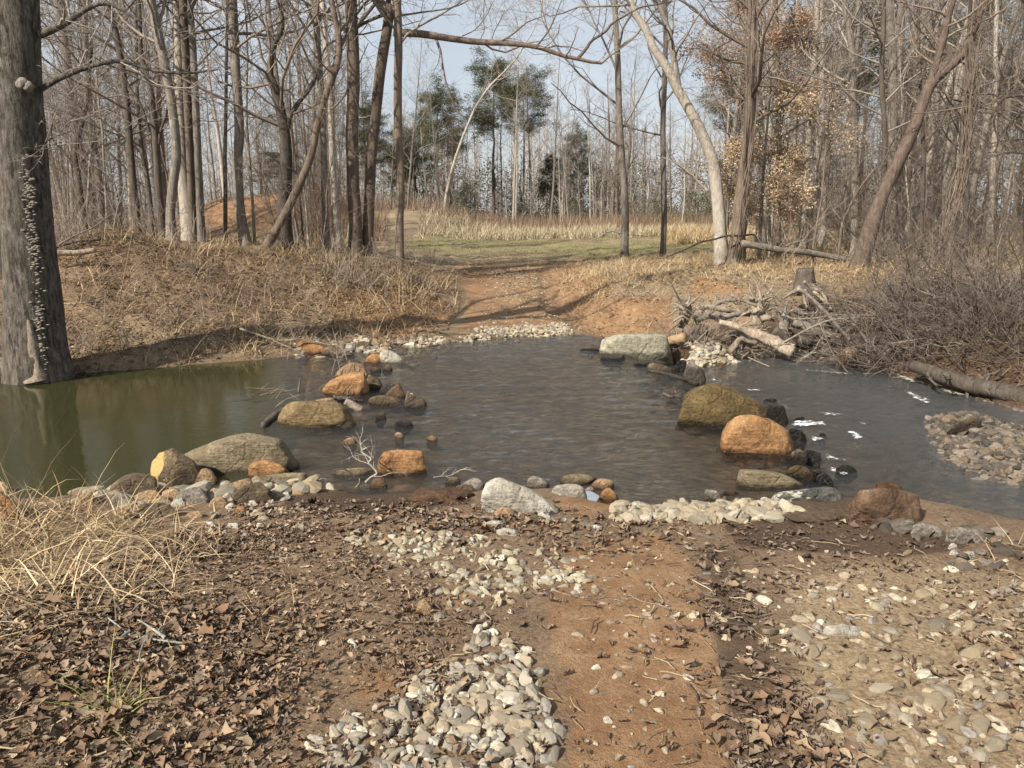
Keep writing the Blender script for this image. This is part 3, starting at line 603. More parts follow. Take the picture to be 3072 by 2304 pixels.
for b in ((1135, 895, 1240, 950), (1310, 905, 1450, 950), (1490, 905, 1545, 940), (1550, 905, 1650, 950), (1440, 995, 1515, 1035), (1690, 1040, 1750, 1085), (1530, 795, 1610, 825), (1200, 830, 1300, 868), (1640, 735, 1690, 780), (1690, 705, 1725, 750), (1490, 720, 1590, 765), (1200, 920, 1250, 955), (1440, 975, 1540, 1000), (980, 930, 1020, 955), (1280, 965, 1340, 995)):
    x0, y0, x1, y1 = b; mxx = (x0 + x1) / 2; k = rng.uniform(-.2, .2) * (x1 - x0)
    rock('small white quartz stone lying in brown leaves by the left bank', [(x0, y1 - 8), (x0 + 8, y0 + 12), (mxx + k, y0), (x1 - 6, y0 + 10), (x1, y1 - 6), (mxx, y1)], R_quartz, cA, .8, group='white quartz stones in the leaves')
rock('orange brown boulder cut by the left edge below the straw', [(-60, 1090), (-40, 1062), (0, 1060), (20, 1065), (48, 1090), (42, 1115), (0, 1122), (-40, 1120)], R_orange, F, .7, p=10, cat='boulder')
rock('small tan stone above the orange boulder at the left edge', [(-30, 1060), (-20, 1040), (5, 1040), (20, 1052), (10, 1066), (-20, 1068)], R_tan, F, .7)
# stones where the pool spills over
rock('big golden brown dome boulder where the pool spills on to the ford', [(130, 950), (170, 910), (240, 885), (450, 905), (600, 895), (800, 900), (870, 940), (960, 1000), (990, 1060), (900, 1110), (760, 1140), (640, 1170), (500, 1190), (430, 1150), (380, 1130), (250, 1080), (170, 1030)], R_gold, cB, .6, cat='boulder', p=16)
rock('flat tan stone peeping over the golden dome boulder', [(420, 905), (600, 870), (720, 850), (810, 875), (800, 910), (600, 915)], R_tan, cB, .7)
rock('big orange block boulder with a dark right end and a twig across', [(630, 715), (680, 670), (800, 620), (960, 575), (1050, 555), (1095, 590), (1120, 620), (1125, 700), (1110, 780), (1060, 810), (1000, 830), (930, 790), (780, 795), (720, 770), (640, 740)], R_orange, cB, .55, [(1015, 650, .34), (1045, 800, .36), (700, 700, .2)], cat='boulder', p=40)
rock('rounded brown boulder right behind the orange block', [(735, 600), (790, 530), (900, 455), (1000, 450), (1090, 480), (1140, 540), (1160, 600), (1100, 640), (800, 640)], R_tan, cB, .7, p=10, cat='boulder')
rock('slanting dark grey stone right of the orange block', [(1110, 600), (1180, 620), (1260, 670), (1290, 720), (1200, 765), (1115, 760)], R_brown, cB, .6, p=30)
rock('black wet stone behind the orange splashed triangle stone', [(1245, 800), (1270, 740), (1340, 700), (1430, 690), (1420, 760), (1320, 825)], R_dark, cB, .6, p=30)
rock('triangular dark stone splashed with orange lichen in the ford', [(1315, 820), (1380, 750), (1460, 690), (1500, 720), (1540, 800), (1520, 862), (1420, 845)], R_rust, cB, .6, p=30)
rock('low wet olive stone in front of the triangular stone', [(1120, 870), (1180, 835), (1300, 820), (1450, 850), (1530, 880), (1500, 920), (1300, 930), (1180, 920)], R_brown, cB, .7, p=14)
rock('dark stone marbled with cream at the right end of the spill stones', [(1530, 840), (1550, 780), (1570, 765), (1640, 820), (1760, 890), (1765, 930), (1700, 965), (1600, 920), (1540, 900)], rock_mat('marbled_stone', (.06, .045, .03), (.12, .09, .06), (.2, .15, .1), 6, 0, True, (.55, .45, .3)), cB, .5, p=26)
rock('small dark pointed stone alone in the ford below the spill stones', [(1195, 1060), (1240, 1010), (1310, 995), (1325, 1050), (1290, 1095), (1210, 1090)], R_dark, cB, .8, p=24)
rock('black low stone with water running over it in the ford', [(1410, 1130), (1460, 1095), (1600, 1100), (1625, 1150), (1520, 1165), (1430, 1160)], R_dark, cB, .6, p=10)
rock('brown round stone just under the ford ripples', [(1410, 1240), (1470, 1220), (1520, 1260), (1510, 1300), (1430, 1305)], R_tan, cB, .8, p=8)
rock('long pale brown stone under the ripples near the golden dome', [(830, 1330), (900, 1285), (960, 1290), (1000, 1340), (930, 1370), (850, 1365)], R_tan, cB, .7, p=8)
rock('faint tan stone under the ripples furthest out in the ford', [(1760, 1290), (1830, 1262), (1890, 1290), (1880, 1325), (1800, 1330)], R_tan, cB, .7, p=8)
rock('wide orange tan boulder at the foot of the left bank under a pale branch', [(300, 310), (370, 265), (380, 215), (480, 225), (600, 260), (680, 310), (600, 350), (500, 370), (400, 350)], R_orange, cB, .5, cat='boulder', p=24)
rock('low brown rock right of the wide orange tan boulder', [(600, 320), (700, 290), (860, 310), (960, 370), (800, 390), (620, 380)], R_brown, cB, .5, p=16)
rock('cream sloping boulder at the upper edge of the ford', [(1250, 350), (1300, 310), (1340, 320), (1440, 370), (1530, 450), (1520, 475), (1400, 470), (1280, 465), (1260, 400)], R_pale, cB, .6, cat='boulder', p=22)
rock('orange stone leaning against the cream sloping boulder', [(1085, 440), (1120, 400), (1180, 365), (1260, 385), (1285, 440), (1240, 475), (1120, 465)], R_orange, cB, .6, p=26)
rock('small ochre stone above the leaning orange stone', [(1120, 345), (1180, 330), (1250, 350), (1240, 380), (1150, 382)], R_tan, cB, .7)
rock('dark grey block at the far water edge under a pale log', [(970, 290), (1000, 240), (1080, 235), (1150, 240), (1180, 300), (1120, 320), (1000, 318)], R_brown, cB, .7, p=34)
rock('small three cornered tan stone at the far water edge', [(1155, 265), (1200, 190), (1260, 265), (1200, 282)], R_tan, cB, .7, p=34)
rock('flat topped tan stone right of the three cornered stone', [(1260, 275), (1300, 250), (1375, 250), (1378, 300), (1290, 302)], R_tan, cB, .7)
rock('flat grey stone lying in the water left of the dark grey block', [(850, 335), (930, 300), (970, 295), (980, 345), (900, 352)], R_grey, cB, .7)
rock('small whitish stone propped at the foot of the left bank', [(500, 225), (530, 180), (555, 185), (585, 235), (530, 242)], R_pale, cB, .7)
rock('small greenish stone below the cream sloping boulder', [(1275, 530), (1350, 485), (1390, 520), (1320, 558)], R_brown, cB, .7)
rock('wet brown stone left of the small greenish stone', [(1130, 545), (1200, 510), (1270, 530), (1240, 555), (1140, 565)], R_brown, cB, .7)
rock('long brown stone on the bank foot behind the flat grey stone', [(745, 255), (860, 240), (900, 280), (780, 292)], R_tan, cB, .7)
rock('reddish flat stone on the far gravel edge', [(1870, 225), (1930, 212), (2030, 220), (2035, 240), (1890, 242)], R_orange, cB, .6)
# orange block by the near bank and the near shore
rock('orange sandstone block alone in shallow water by the near bank', [(290, 990), (322, 945), (430, 937), (555, 940), (561, 1010), (540, 1042), (470, 1066), (370, 1083), (298, 1076), (288, 1040)], R_orange, c5, .55, [(300, 988, .36), (470, 986, .36), (553, 962, .2)], cat='boulder', p=60)
rock('flat pale slab under the lichened branch left of the orange block', [(0, 1060), (40, 1045), (150, 1040), (235, 1048), (215, 1080), (120, 1092), (20, 1085)], R_slab, c5, .6, p=30)
rock('red brown stone at the water edge under the lichened branch', [(225, 1150), (250, 1110), (310, 1105), (330, 1140), (300, 1170), (240, 1172)], R_rust, c5, .7)
rock('large pale granite slab sloping up from the near shore', [(355, 315), (430, 230), (540, 188), (640, 228), (760, 268), (880, 338), (990, 408), (1042, 470), (960, 505), (850, 455), (740, 418), (600, 385), (500, 350), (420, 342)], R_pale, cC, .5, [(470, 300, .3)], cat='boulder', p=26)
rock('tan grey stone touching the left end of the large granite slab', [(190, 300), (230, 240), (320, 195), (430, 225), (400, 285), (350, 310), (240, 312)], R_grey, cC, .7, p=20)
rock('darker grey stone in front of the tan grey stone by the granite slab', [(160, 330), (185, 270), (250, 250), (330, 260), (350, 310), (260, 332)], R_brown, cC, .7, p=20)
rock('small dark stone at the water line left of the granite slab', [(100, 220), (180, 188), (220, 205), (200, 240), (130, 252)], R_brown, cC, .7)
rock('grey rounded stone behind the middle of the granite slab', [(760, 245), (780, 200), (840, 180), (920, 205), (960, 240), (880, 285), (790, 278)], R_grey, cC, .8, p=12)
rock('flat slab barely above water near the puddle', [(1045, 220), (1100, 172), (1340, 170), (1350, 210), (1200, 232), (1060, 242)], R_slab, cC, .9, p=40)
rock('cream tan stone left of the puddle', [(985, 300), (1020, 265), (1100, 250), (1200, 255), (1260, 270), (1180, 342), (1050, 352), (1000, 330)], R_pale, cC, .7, p=24)
rock('tan stone draped with black debris behind the puddle', [(1295, 245), (1350, 215), (1420, 205), (1490, 225), (1470, 265), (1400, 280), (1340, 288)], R_tan, cC, .7, p=24)
rock('rust orange stone at the right side of the puddle', [(1380, 335), (1410, 290), (1460, 275), (1520, 320), (1540, 362), (1470, 388), (1400, 372)], R_orange, cC, .8, p=12)
rock('tan round stone among leaves under the granite slab', [(490, 500), (540, 445), (620, 440), (690, 470), (680, 522), (600, 532)], R_tan, cC, .8, p=14)
rock('flat cream stone sunk in leaves left of the tan round stone', [(385, 588), (450, 555), (550, 555), (590, 592), (500, 622), (420, 612)], R_pale, cC, .7)
rock('long cream stone sunk in leaves below the flat cream stone', [(515, 638), (600, 615), (710, 640), (700, 682), (610, 672)], R_pale, cC, .7)
rock('small grey stone against the foot of the granite slab', [(755, 485), (790, 425), (850, 440), (840, 485), (790, 505)], R_grey, cC, .8)
rock('blue grey flat stone at the lower tip of the granite slab', [(790, 532), (830, 500), (920, 530), (960, 562), (880, 568)], R_brown, cC, .7)
rock('white flat stone on the blue grey flat stone', [(860, 512), (900, 480), (950, 500), (995, 542), (950, 558)], R_quartz, cC, .6)
rock('small cream stone beside the puddle rim', [(1230, 305), (1270, 278), (1330, 280), (1320, 312), (1250, 322)], R_pale, cC, .7)
# the boulder sill
rock('largest mossy brown boulder on the sill', [(155, 240), (190, 160), (330, 125), (510, 95), (620, 110), (800, 190), (960, 270), (1080, 330), (1130, 420), (1140, 490), (1000, 510), (800, 540), (650, 570), (600, 560), (480, 490), (380, 395), (280, 378), (170, 352)], R_moss, cE, .45, [(560, 170, .1), (620, 520, .36), (410, 330, -.05)], cat='boulder', p=30)
rock('big orange boulder in front of the mossy boulder', [(640, 540), (700, 490), (780, 470), (870, 435), (960, 450), (1200, 520), (1280, 580), (1380, 650), (1410, 780), (1400, 850), (1200, 895), (1000, 850), (900, 760), (780, 680), (650, 610)], R_orange, cE, .5, [(930, 680, .3), (1190, 760, .36)], cat='boulder', p=26)
rock('black upright block behind the big orange boulder', [(1100, 350), (1150, 315), (1280, 320), (1310, 400), (1345, 530), (1300, 572), (1220, 535), (1140, 482)], R_dark, cE, .7, p=40, cat='boulder')
rock('black wet round stone right of the big orange boulder', [(1335, 620), (1390, 580), (1480, 600), (1550, 700), (1540, 760), (1460, 772), (1400, 700)], R_dark, cE, .7, p=14)
rock('barnacled looking speckled stone at the foot of the orange boulder', [(1340, 930), (1390, 860), (1450, 830), (1540, 860), (1560, 920), (1500, 982), (1380, 972)], rock_mat('speckled_stone', (.04, .03, .02), (.09, .07, .045), (.42, .38, .3), 14), cE, .7)
rock('black stone wedged under the black round stone', [(1400, 720), (1500, 760), (1530, 840), (1440, 825)], R_dark, cE, .7)
rock('black flat stone dripping beside the speckled stone', [(1560, 900), (1640, 930), (1690, 990), (1600, 1032), (1560, 980)], R_dark, cE, .7)
rock('black cube like stone by the second rapid', [(1530, 840), (1600, 850), (1700, 880), (1710, 930), (1680, 972), (1600, 920)], R_dark, cE, .7, p=40)
rock('green mossed wet stone above the flat tan slab', [(1320, 1060), (1400, 1000), (1500, 1000), (1580, 1040), (1640, 1110), (1560, 1152), (1440, 1122)], R_moss, cE, .6, p=12)
rock('dark brown wet stone with water spilling round it', [(1590, 1060), (1700, 1040), (1790, 1110), (1850, 1190), (1840, 1232), (1700, 1165), (1620, 1122)], R_dark, cE, .6, p=12)
rock('thin black stone farthest out below the mossy boulder', [(1075, 292), (1110, 275), (1220, 280), (1225, 300), (1150, 310)], R_dark, cE, .6)
rock('small black stone behind the first rapid', [(1395, 515), (1440, 485), (1525, 475), (1520, 518), (1440, 524)], R_dark, cE, .6)
rock('dark stone nearly covered in front of the orange boulder', [(650, 805), (720, 770), (840, 800), (860, 850), (750, 862)], R_dark, cE, .6)
rock('black stone below the last rapid', [(1860, 1060), (1930, 1010), (2040, 1010), (2110, 1090), (2000, 1110)], R_dark, cE, .6)
rock('tiny black stone alone in the lower creek', [(1690, 668), (1730, 652), (1775, 668), (1770, 686), (1700, 686)], R_dark, cE, .8)
rock('smooth flat tan slab tilted in the shallow water', [(815, 1062), (1000, 1070), (1200, 1090), (1350, 1140), (1500, 1220), (1340, 1256), (1150, 1252), (975, 1252), (900, 1150)], R_slab, cE, .75, p=60, cat='boulder', rough=.012)
rock('dark slab with white quartz veins at the near end of the sill', [(1205, 1330), (1400, 1290), (1600, 1260), (1890, 1248), (1940, 1340), (1980, 1440), (1850, 1478), (1560, 1472), (1330, 1402)], R_vein, cE, .5, [(1230, 1332, .3), (1870, 1262, .3)], cat='boulder', p=50)
rock('small grey stone at the shallow edge of the ford', [(430, 1275), (480, 1265), (560, 1300), (610, 1350), (560, 1382), (500, 1355)], R_grey, cE, .7)
rock('pebble grey stone next to the small grey stone', [(545, 1402), (580, 1355), (605, 1390), (580, 1422)], R_grey, cE, .8)
rock('tan pebble stone right of the pebble grey stone', [(610, 1392), (640, 1355), (670, 1390), (650, 1418)], R_tan, cE, .8)
rock('dark flat stone in the shallows beside the tan slab', [(620, 1305), (660, 1265), (740, 1290), (790, 1322), (700, 1332)], R_brown, cE, .7)
rock('flat tan stone at the gravel edge below the shallows', [(670, 1435), (730, 1388), (880, 1400), (880, 1442), (750, 1462)], R_tan, cE, .7)
rock('big rust brown boulder on the near lower bank', [(1140, 285), (1200, 255), (1400, 245), (1500, 275), (1620, 310), (1650, 390), (1670, 500), (1560, 505), (1430, 500), (1290, 420), (1240, 350), (1150, 335)], R_rust, cG, .6, [(1250, 320, .3)], cat='boulder', p=24)
rock('orange stone lying behind the big rust brown boulder', [(1300, 218), (1380, 205), (1480, 235), (1510, 272), (1400, 255), (1310, 243)], R_orange, cG, .6)
rock('round brown stone left of the big rust brown boulder', [(1075, 362), (1110, 330), (1190, 340), (1280, 390), (1380, 455), (1280, 445), (1150, 402), (1085, 388)], R_rust, cG, .5, p=9)
rock('flat pale orange stone under the big rust brown boulder', [(1270, 432), (1350, 455), (1440, 495), (1420, 508), (1300, 465)], R_tan, cG, .6)
rock('grey tan stone right below the big rust brown boulder', [(1480, 500), (1560, 475), (1590, 520), (1600, 562), (1520, 542)], R_grey, cG, .7)
rock('long dark grey stone on the lower bank edge', [(1575, 495), (1650, 510), (1780, 550), (1840, 612), (1700, 595), (1620, 572)], R_grey, cG, .5)
rock('angular grey tan rock furthest right on the near bank', [(1825, 582), (1900, 540), (2060, 570), (2120, 630), (2060, 662), (1900, 645), (1850, 622)], R_grey, cG, .6, p=34)
rock('largest of three cream stones on the leafy right bank', [(1910, 745), (1960, 720), (2040, 720), (2050, 762), (1960, 772)], R_pale, cG, .8)
rock('topmost of three cream stones on the leafy right bank', [(1830, 682), (1860, 655), (1900, 680), (1880, 708)], R_pale, cG, .8)
rock('middle of three cream stones on the leafy right bank', [(1840, 722), (1880, 705), (1920, 725), (1890, 748)], R_pale, cG, .8)
rock('cream block on the white gravel beside the veined slab', [(670, 382), (700, 350), (800, 375), (790, 402), (700, 405)], R_pale, cG, .7)
rock('flat cream stone before the cream block on the gravel', [(590, 442), (620, 420), (720, 430), (710, 462), (610, 465)], R_pale, cG, .7)
rock('speckled white stone on the gravel left of the cream block', [(500, 405), (510, 365), (560, 360), (580, 395), (540, 415)], R_quartz, cG, .8)
# far end of the sill
rock('pale concrete slab with a flat top on the far bank', [(255, 290), (390, 243), (620, 230), (946, 240), (950, 440), (985, 490), (900, 497), (640, 492), (480, 445), (380, 372)], R_conc, cD, .55, [(468, 246, .36), (475, 442, .36), (945, 246, .3), (945, 470, .3)], cat='slab', name='concrete_slab', p=70, rough=.008, back=.85)
rock('dark peaked stone below the concrete slab', [(640, 512), (690, 460), (745, 415), (790, 450), (810, 492), (740, 522)], R_dark, cD, .7, p=34)
rock('brown block with a lit face at the far sill', [(740, 622), (750, 560), (800, 545), (920, 570), (1030, 610), (940, 642), (800, 637)], R_brown, cD, .6, p=40)
rock('flat dark stone behind the brown block at the far sill', [(590, 562), (660, 512), (900, 510), (970, 560), (780, 560), (700, 582)], R_dark, cD, .6)
rock('black leaning stone at the gravel patch', [(1045, 602), (1070, 540), (1130, 510), (1180, 530), (1180, 590), (1130, 652), (1050, 642)], R_dark, cD, .7, p=30)
rock('cracked grey boulder at the end of the black log', [(1150, 645), (1190, 560), (1260, 555), (1310, 580), (1360, 620), (1390, 690), (1300, 765), (1200, 722)], R_grey, cD, .8, p=34)
rock('long low black stone in the ford below the concrete slab', [(225, 492), (260, 455), (480, 450), (500, 490), (400, 512), (260, 508)], R_dark, cD, .6)
rock('pale flat stone under the driftwood', [(1110, 342), (1180, 315), (1290, 310), (1300, 350), (1180, 372)], R_pale, cD, .6)
rock('small orange stone at the tip of the gravel patch', [(1510, 552), (1560, 530), (1600, 560), (1540, 578)], R_orange, cD, .7)
rock('tan sandy boulder on the gravel patch beside the slab', [(965, 500), (1000, 430), (1080, 385), (1200, 400), (1280, 460), (1200, 520), (1050, 535)], R_tan, cD, .6)
rock('tan boulder caught under the brush pile', [(262, 515), (300, 478), (355, 492), (362, 535), (300, 550)], R_tan, cI, .7, cat='boulder', Y=11.2)
rock('flat dark rock at the head of the gravel bar', [(1725, 1098), (1790, 1045), (1890, 1005), (1925, 1030), (1880, 1090), (1800, 1110)], R_brown, c6, .6)
rock('yellow flat stone near the tip of the gravel bar', [(1785, 1192), (1820, 1180), (1865, 1190), (1840, 1202)], R_tan, c6, .7)
rock('long pale sandstone sunk in the right wheel track', [(1335, 565), (1350, 545), (1420, 535), (1500, 545), (1520, 570), (1450, 582), (1350, 585)], R_pale, c8, .4, rough=.03)
rock('tan lump stone among leaves left of the orange track', [(1795, 480), (1800, 440), (1840, 425), (1870, 450), (1865, 480), (1830, 495)], R_tan, c7, .7)
pl = np.array([on_z(*cC(x, y), -.47)[:2] for x, y in [(1190, 345), (1230, 322), (1300, 315), (1372, 350), (1365, 380), (1330, 412), (1240, 395)]])
pz = float(np.median(TZ(pl[:, 0], pl[:, 1]))) + .012
pl = np.array([on_z(*cC(x, y), pz) for x, y in [(1190, 345), (1230, 322), (1300, 315), (1372, 350), (1365, 380), (1330, 412), (1240, 395)]]); pl = smoothpath(np.concatenate([pl, pl[:1]]), 40)[:-1]
tag(mk('puddle', np.concatenate([pl, pl.mean(0)[None]]), [np.stack([np.arange(39), (np.arange(39) + 1) % 39, np.full(39, 39)], 1)], M_water, attrs={'flow': np.tile([[.55, .02, 1.]], (40, 1))}), kind='structure')
# ------------------------------------------------------------------ gravel
def scatter(poly, dens, f=F, soft=.0):
    q = np.array(wpoly(poly, f)); lo, hi = q.min(0), q.max(0); n = int(np.prod(hi - lo) * dens)
    g = np.stack([rng.uniform(lo[0], hi[0], n), rng.uniform(lo[1], hi[1], n)], 1)
    d = sdist(g[:, 0], g[:, 1], q) + (soft * (vn(g[:, 0], g[:, 1], 3.1, 5) + .6 * rng.normal(size=n)) if soft else 0)
    return g[d < 0]
PAL_W = np.array([(.46, .41, .32), (.37, .34, .285), (.52, .44, .32), (.27, .24, .2), (.56, .51, .42), (.42, .34, .23)])
PAL_C = np.array([(.44, .385, .27), (.38, .32, .22), (.5, .45, .35), (.34, .27, .18), (.28, .24, .185)])
PAL_T = np.array([(.5, .42, .29), (.42, .34, .23), (.55, .49, .38), (.34, .27, .19), (.3, .26, .22)])
PAL_D = np.array([(.12, .10, .08), (.17, .14, .11), (.08, .07, .055), (.24, .2, .155), (.19, .14, .09)])
protos = [stone_proto(s, 2) for s in range(16)]; protos1 = [stone_proto(s + 40, 1) for s in range(8)]
G = []                                             # x, y, size, colour, sink
def add_g(poly, dens, s0, s1, pal, f=F, soft=.08, sink=.25):
    p = scatter(poly, dens, f, soft); n = len(p)
    if n == 0: return
    s = s0 + (s1 - s0) * rng.random(n) ** 2.2; c = pal[rng.integers(0, len(pal), n)] * rng.uniform(.75, 1.15, (n, 1))
    G.append(np.concatenate([p, s[:, None], c * .8, np.full((n, 1), sink), np.full((n, 1), [k for k in range(4) if pal is (PAL_W, PAL_C, PAL_T, PAL_D)[k]][0])], 1))
add_g([(620, 1720), (690, 1580), (860, 1500), (960, 1430), (1040, 1340), (1130, 1380), (1195, 1480), (1200, 1720)], 620, .022, .05, PAL_W, soft=.1, sink=.15)
add_g([(890, 1620), (900, 1560), (1000, 1500), (1100, 1400), (1150, 1480), (1190, 1600)], 420, .028, .055, PAL_W, soft=.06, sink=0.)
add_g([(740, 1165), (900, 1145), (1010, 1165), (1180, 1205), (1280, 1240), (1090, 1295), (1060, 1350), (1000, 1330), (960, 1290), (860, 1215)], 480, .022, .045, PAL_C, soft=.15)
add_g([(1680, 1300), (2300, 1270), (2400, 1750), (1880, 1750), (1700, 1500)], 130, .02, .058, PAL_T, soft=.2, sink=.35)
add_g([(1850, 1480), (2350, 1400), (2400, 1750), (1950, 1750)], 170, .025, .06, PAL_T, soft=.2, sink=.3)
add_g([(1310, 1100), (1400, 1098), (1560, 1092), (1740, 1080), (1770, 1098), (1700, 1120), (1500, 1132), (1330, 1128)], 520, .035, .085, PAL_C, soft=.06, sink=.1)
add_g([(700, 762), (860, 745), (960, 735), (1060, 712), (1230, 703), (1240, 722), (1100, 732), (960, 742), (860, 755)], 420, .03, .08, PAL_T, soft=.2, sink=.2)
add_g([(1030, 700), (1060, 640), (1075, 585), (1150, 580), (1200, 640), (1220, 700)], 55, .03, .06, PAL_C, soft=.2, sink=.4)
add_g([(1985, 900), (2080, 876), (2212, 915), (2340, 960), (2340, 1075), (2212, 1062), (2100, 1044), (2010, 995)], 520, .025, .085, PAL_D, soft=.2, sink=.2)
add_g([(2030, 920), (2100, 900), (2212, 940), (2212, 1040), (2120, 1030)], 60, .03, .08, PAL_D, soft=.2, sink=.1)
add_g([(1440, 775), (1490, 742), (1575, 755), (1590, 785), (1500, 795)], 420, .04, .1, PAL_T, soft=.1, sink=.2)
add_g([(430, 1110), (600, 1090), (720, 1110), (720, 1150), (560, 1150)], 110, .02, .05, PAL_C, soft=.15)
add_g([(160, 1065), (400, 1045), (680, 1035), (690, 1062), (400, 1090), (170, 1095)], 90, .05, .12, PAL_T, soft=.1)
add_g([(1180, 1240), (1200, 1180), (1700, 1180), (1720, 1300), (1600, 1659), (1230, 1659)], 70, .012, .032, PAL_T, soft=.15, sink=.4)
add_g([(0, 1250), (1000, 1150), (1000, 1700), (0, 1700)], 10, .012, .04, PAL_T, soft=.15, sink=.3)
add_g([(1500, 1180), (2150, 1190), (2300, 1300), (1700, 1350)], 45, .02, .05, PAL_T, soft=.2, sink=.35)
add_g([(620, 760), (760, 735), (900, 730), (960, 745), (880, 775), (740, 800)], 60, .05, .14, PAL_T, soft=.2)
add_g([(1830, 1105), (1950, 1120), (2212, 1185), (2330, 1240), (2150, 1225), (1950, 1190)], 150, .02, .07, PAL_D, soft=.15)
add_g([(1260, 745), (1330, 735), (1460, 800), (1560, 880), (1700, 990), (1780, 1060), (1700, 1060), (1600, 960), (1440, 850)], 40, .05, .18, PAL_D, soft=.2)
G = np.concatenate(G); nG = len(G)
gz = TZ(G[:, 0], G[:, 1]) + G[:, 2] * (.3 - G[:, 6] * .8)
du, dv = proj(G[:, 0], G[:, 1], gz)
app = G[:, 2] / np.hypot(G[:, 1], 1.7); app[(du < 0) | (du > 3072) | (dv > 2300)] = 0
order = np.argsort(-app); big = order[:300]
def rotm(n, tilt=1.):
    a = rng.uniform(0, 2 * math.pi, n); b = rng.normal(0, .5 * tilt, n); c = rng.normal(0, .5 * tilt, n)
    ca, sa, cb, sb, cc, sc_ = np.cos(a), np.sin(a), np.cos(b), np.sin(b), np.cos(c), np.sin(c); z = np.zeros(n); o = np.ones(n)
    A = np.stack([np.stack([ca, -sa, z], -1), np.stack([sa, ca, z], -1), np.stack([z, z, o], -1)], -2)
    B = np.stack([np.stack([o, z, z], -1), np.stack([z, cb, -sb], -1), np.stack([z, sb, cb], -1)], -2)
    C = np.stack([np.stack([cc, z, sc_], -1), np.stack([z, o, z], -1), np.stack([-sc_, z, cc], -1)], -2)
    return A @ B @ C
ASP = np.stack([rng.uniform(.8, 1.35, nG), rng.uniform(.5, .9, nG), rng.uniform(.38, .7, nG)], -1)
RM = rotm(nG, .6)
pm_ = [[mk('gravel_stone', V, [Fc], m, link=False, smooth=False) for V, Fc in protos] for m in M_stone]
from mathutils import Matrix
for k in big:
    o = bpy.data.objects.new('gravel_stone', pm_[int(G[k, 7])][k % len(protos)]); COL.objects.link(o); o.parent = GROUND
    m = RM[k] @ np.diag(ASP[k] * G[k, 2] * 1.0); M4 = np.eye(4); M4[:3, :3] = m; M4[:3, 3] = (G[k, 0], G[k, 1], gz[k]); o.matrix_world = Matrix(M4.tolist())
rest = order[300:]; Vs, Fs, Ts, n0 = [], [], [], 0
near_ = app[rest] > .006
for grp, pr in ((rest[near_], protos), (rest[~near_], protos1)):
    for j, (PV, PF) in enumerate(pr):
        idx = grp[j::len(pr)]
        if not len(idx): continue
        V = np.einsum('nij,vj->nvi', RM[idx] * (ASP[idx] * G[idx, 2:3])[:, None, :], PV) + np.stack([G[idx, 0], G[idx, 1], gz[idx]], -1)[:, None]
        Fq = PF[None] + (np.arange(len(idx)) * len(PV))[:, None, None]
        Vs.append(V.reshape(-1, 3)); Fs.append(Fq.reshape(-1, 3) + n0); Ts.append(np.repeat(G[idx, 3:6], len(PV), 0)); n0 += V.shape[0] * V.shape[1]
tag(mk('gravel', np.concatenate(Vs), [np.concatenate(Fs)], M_gravel, tint=np.concatenate(Ts), smooth=False), 'loose pale gravel and darker creek stones on the track and bar', 'gravel', kind='stuff')

# ------------------------------------------------------------------ fallen leaves
def leaf_shape(kind):
    if kind == 0: xs = [0, .3, .68, 1.]; ws = [.02, .27, .25, .0]
    elif kind == 1: xs = [0, .2, .42, .6, 1.]; ws = [.02, .22, .34, .2, .0]
    else: xs = [0, .22, .42, .6, 1.]; ws = [.05, .36, .24, .4, .02]
    mid = [(x, 0, -.06 * math.sin(x * 3.1)) for x in xs]; Lf = [(x + (.05 if kind else 0), w, .0) for x, w in zip(xs, ws)]; Rt = [(x + (.05 if kind else 0), -w, .0) for x, w in zip(xs, ws)]
    n = len(xs); V = np.array(mid + Lf + Rt, float); V[:, 0] -= .5
    q = [(i, i + 1, n + i + 1, n + i) for i in range(n - 1)] + [(i + 1, i, 2 * n + i, 2 * n + i + 1) for i in range(n - 1)]
    return V, np.array(q)
LS = [leaf_shape(k) for k in (0, 1, 2)]
def curl(V, a, b):       # bend along and across
    W = V.copy(); W[:, 2] = V[:, 2] * 1.0 + a * (V[:, 0] ** 2) + b * (V[:, 1] ** 2) * 4; return W
gj = np.random.default_rng(5)
LV = [(curl(V, a, b) + gj.normal(0, 1, V.shape) * np.array([.025, .03, .05]), q) for V, q in LS for a, b in ((.3, .3), (-.4, .55), (.6, -.25), (.1, .8))]
PAL_L = np.array([(.2, .13, .082), (.15, .095, .062), (.28, .2, .13), (.105, .07, .05), (.37, .285, .195), (.22, .165, .12), (.24, .14, .078), (.17, .125, .09), (.12, .086, .064), (.3, .22, .15)])
PAL_LD = np.array([(.10, .065, .045), (.075, .05, .037), (.14, .095, .068), (.17, .125, .09), (.22, .165, .12)])
Lf = []
def add_l(poly, dens, s0, s1, pal=PAL_L, f=F, soft=.25, lift=.02, narrow=1.):
    p = scatter(poly, dens, f, soft); n = len(p)
    if n:
        kp = rng.random(n) < .45 + .9 * sst(-.5, .35, fbm(p[:, 0], p[:, 1], 1.9, 61, 2)); p = p[kp]; n = len(p)
    if n: Lf.append(np.concatenate([p, s0 * .8 + (s1 * 1.12 - s0 * .8) * rng.random((n, 1)) ** 2.4, pal[rng.integers(0, len(pal), n)] * rng.uniform(.7, 1.2, (n, 1)), rng.random((n, 1)) ** 1.5 * lift, np.full((n, 1), narrow)], 1))
add_l([(-250, 1380), (350, 1180), (560, 1130), (760, 1180), (960, 1310), (1010, 1400), (860, 1500), (700, 1570), (620, 1780), (-400, 1780)], 2600, .02, .048, lift=.028)
add_l([(-250, 1350), (300, 1250), (620, 1300), (600, 1500), (500, 1780), (-400, 1780)], 420, .035, .075, lift=.04)
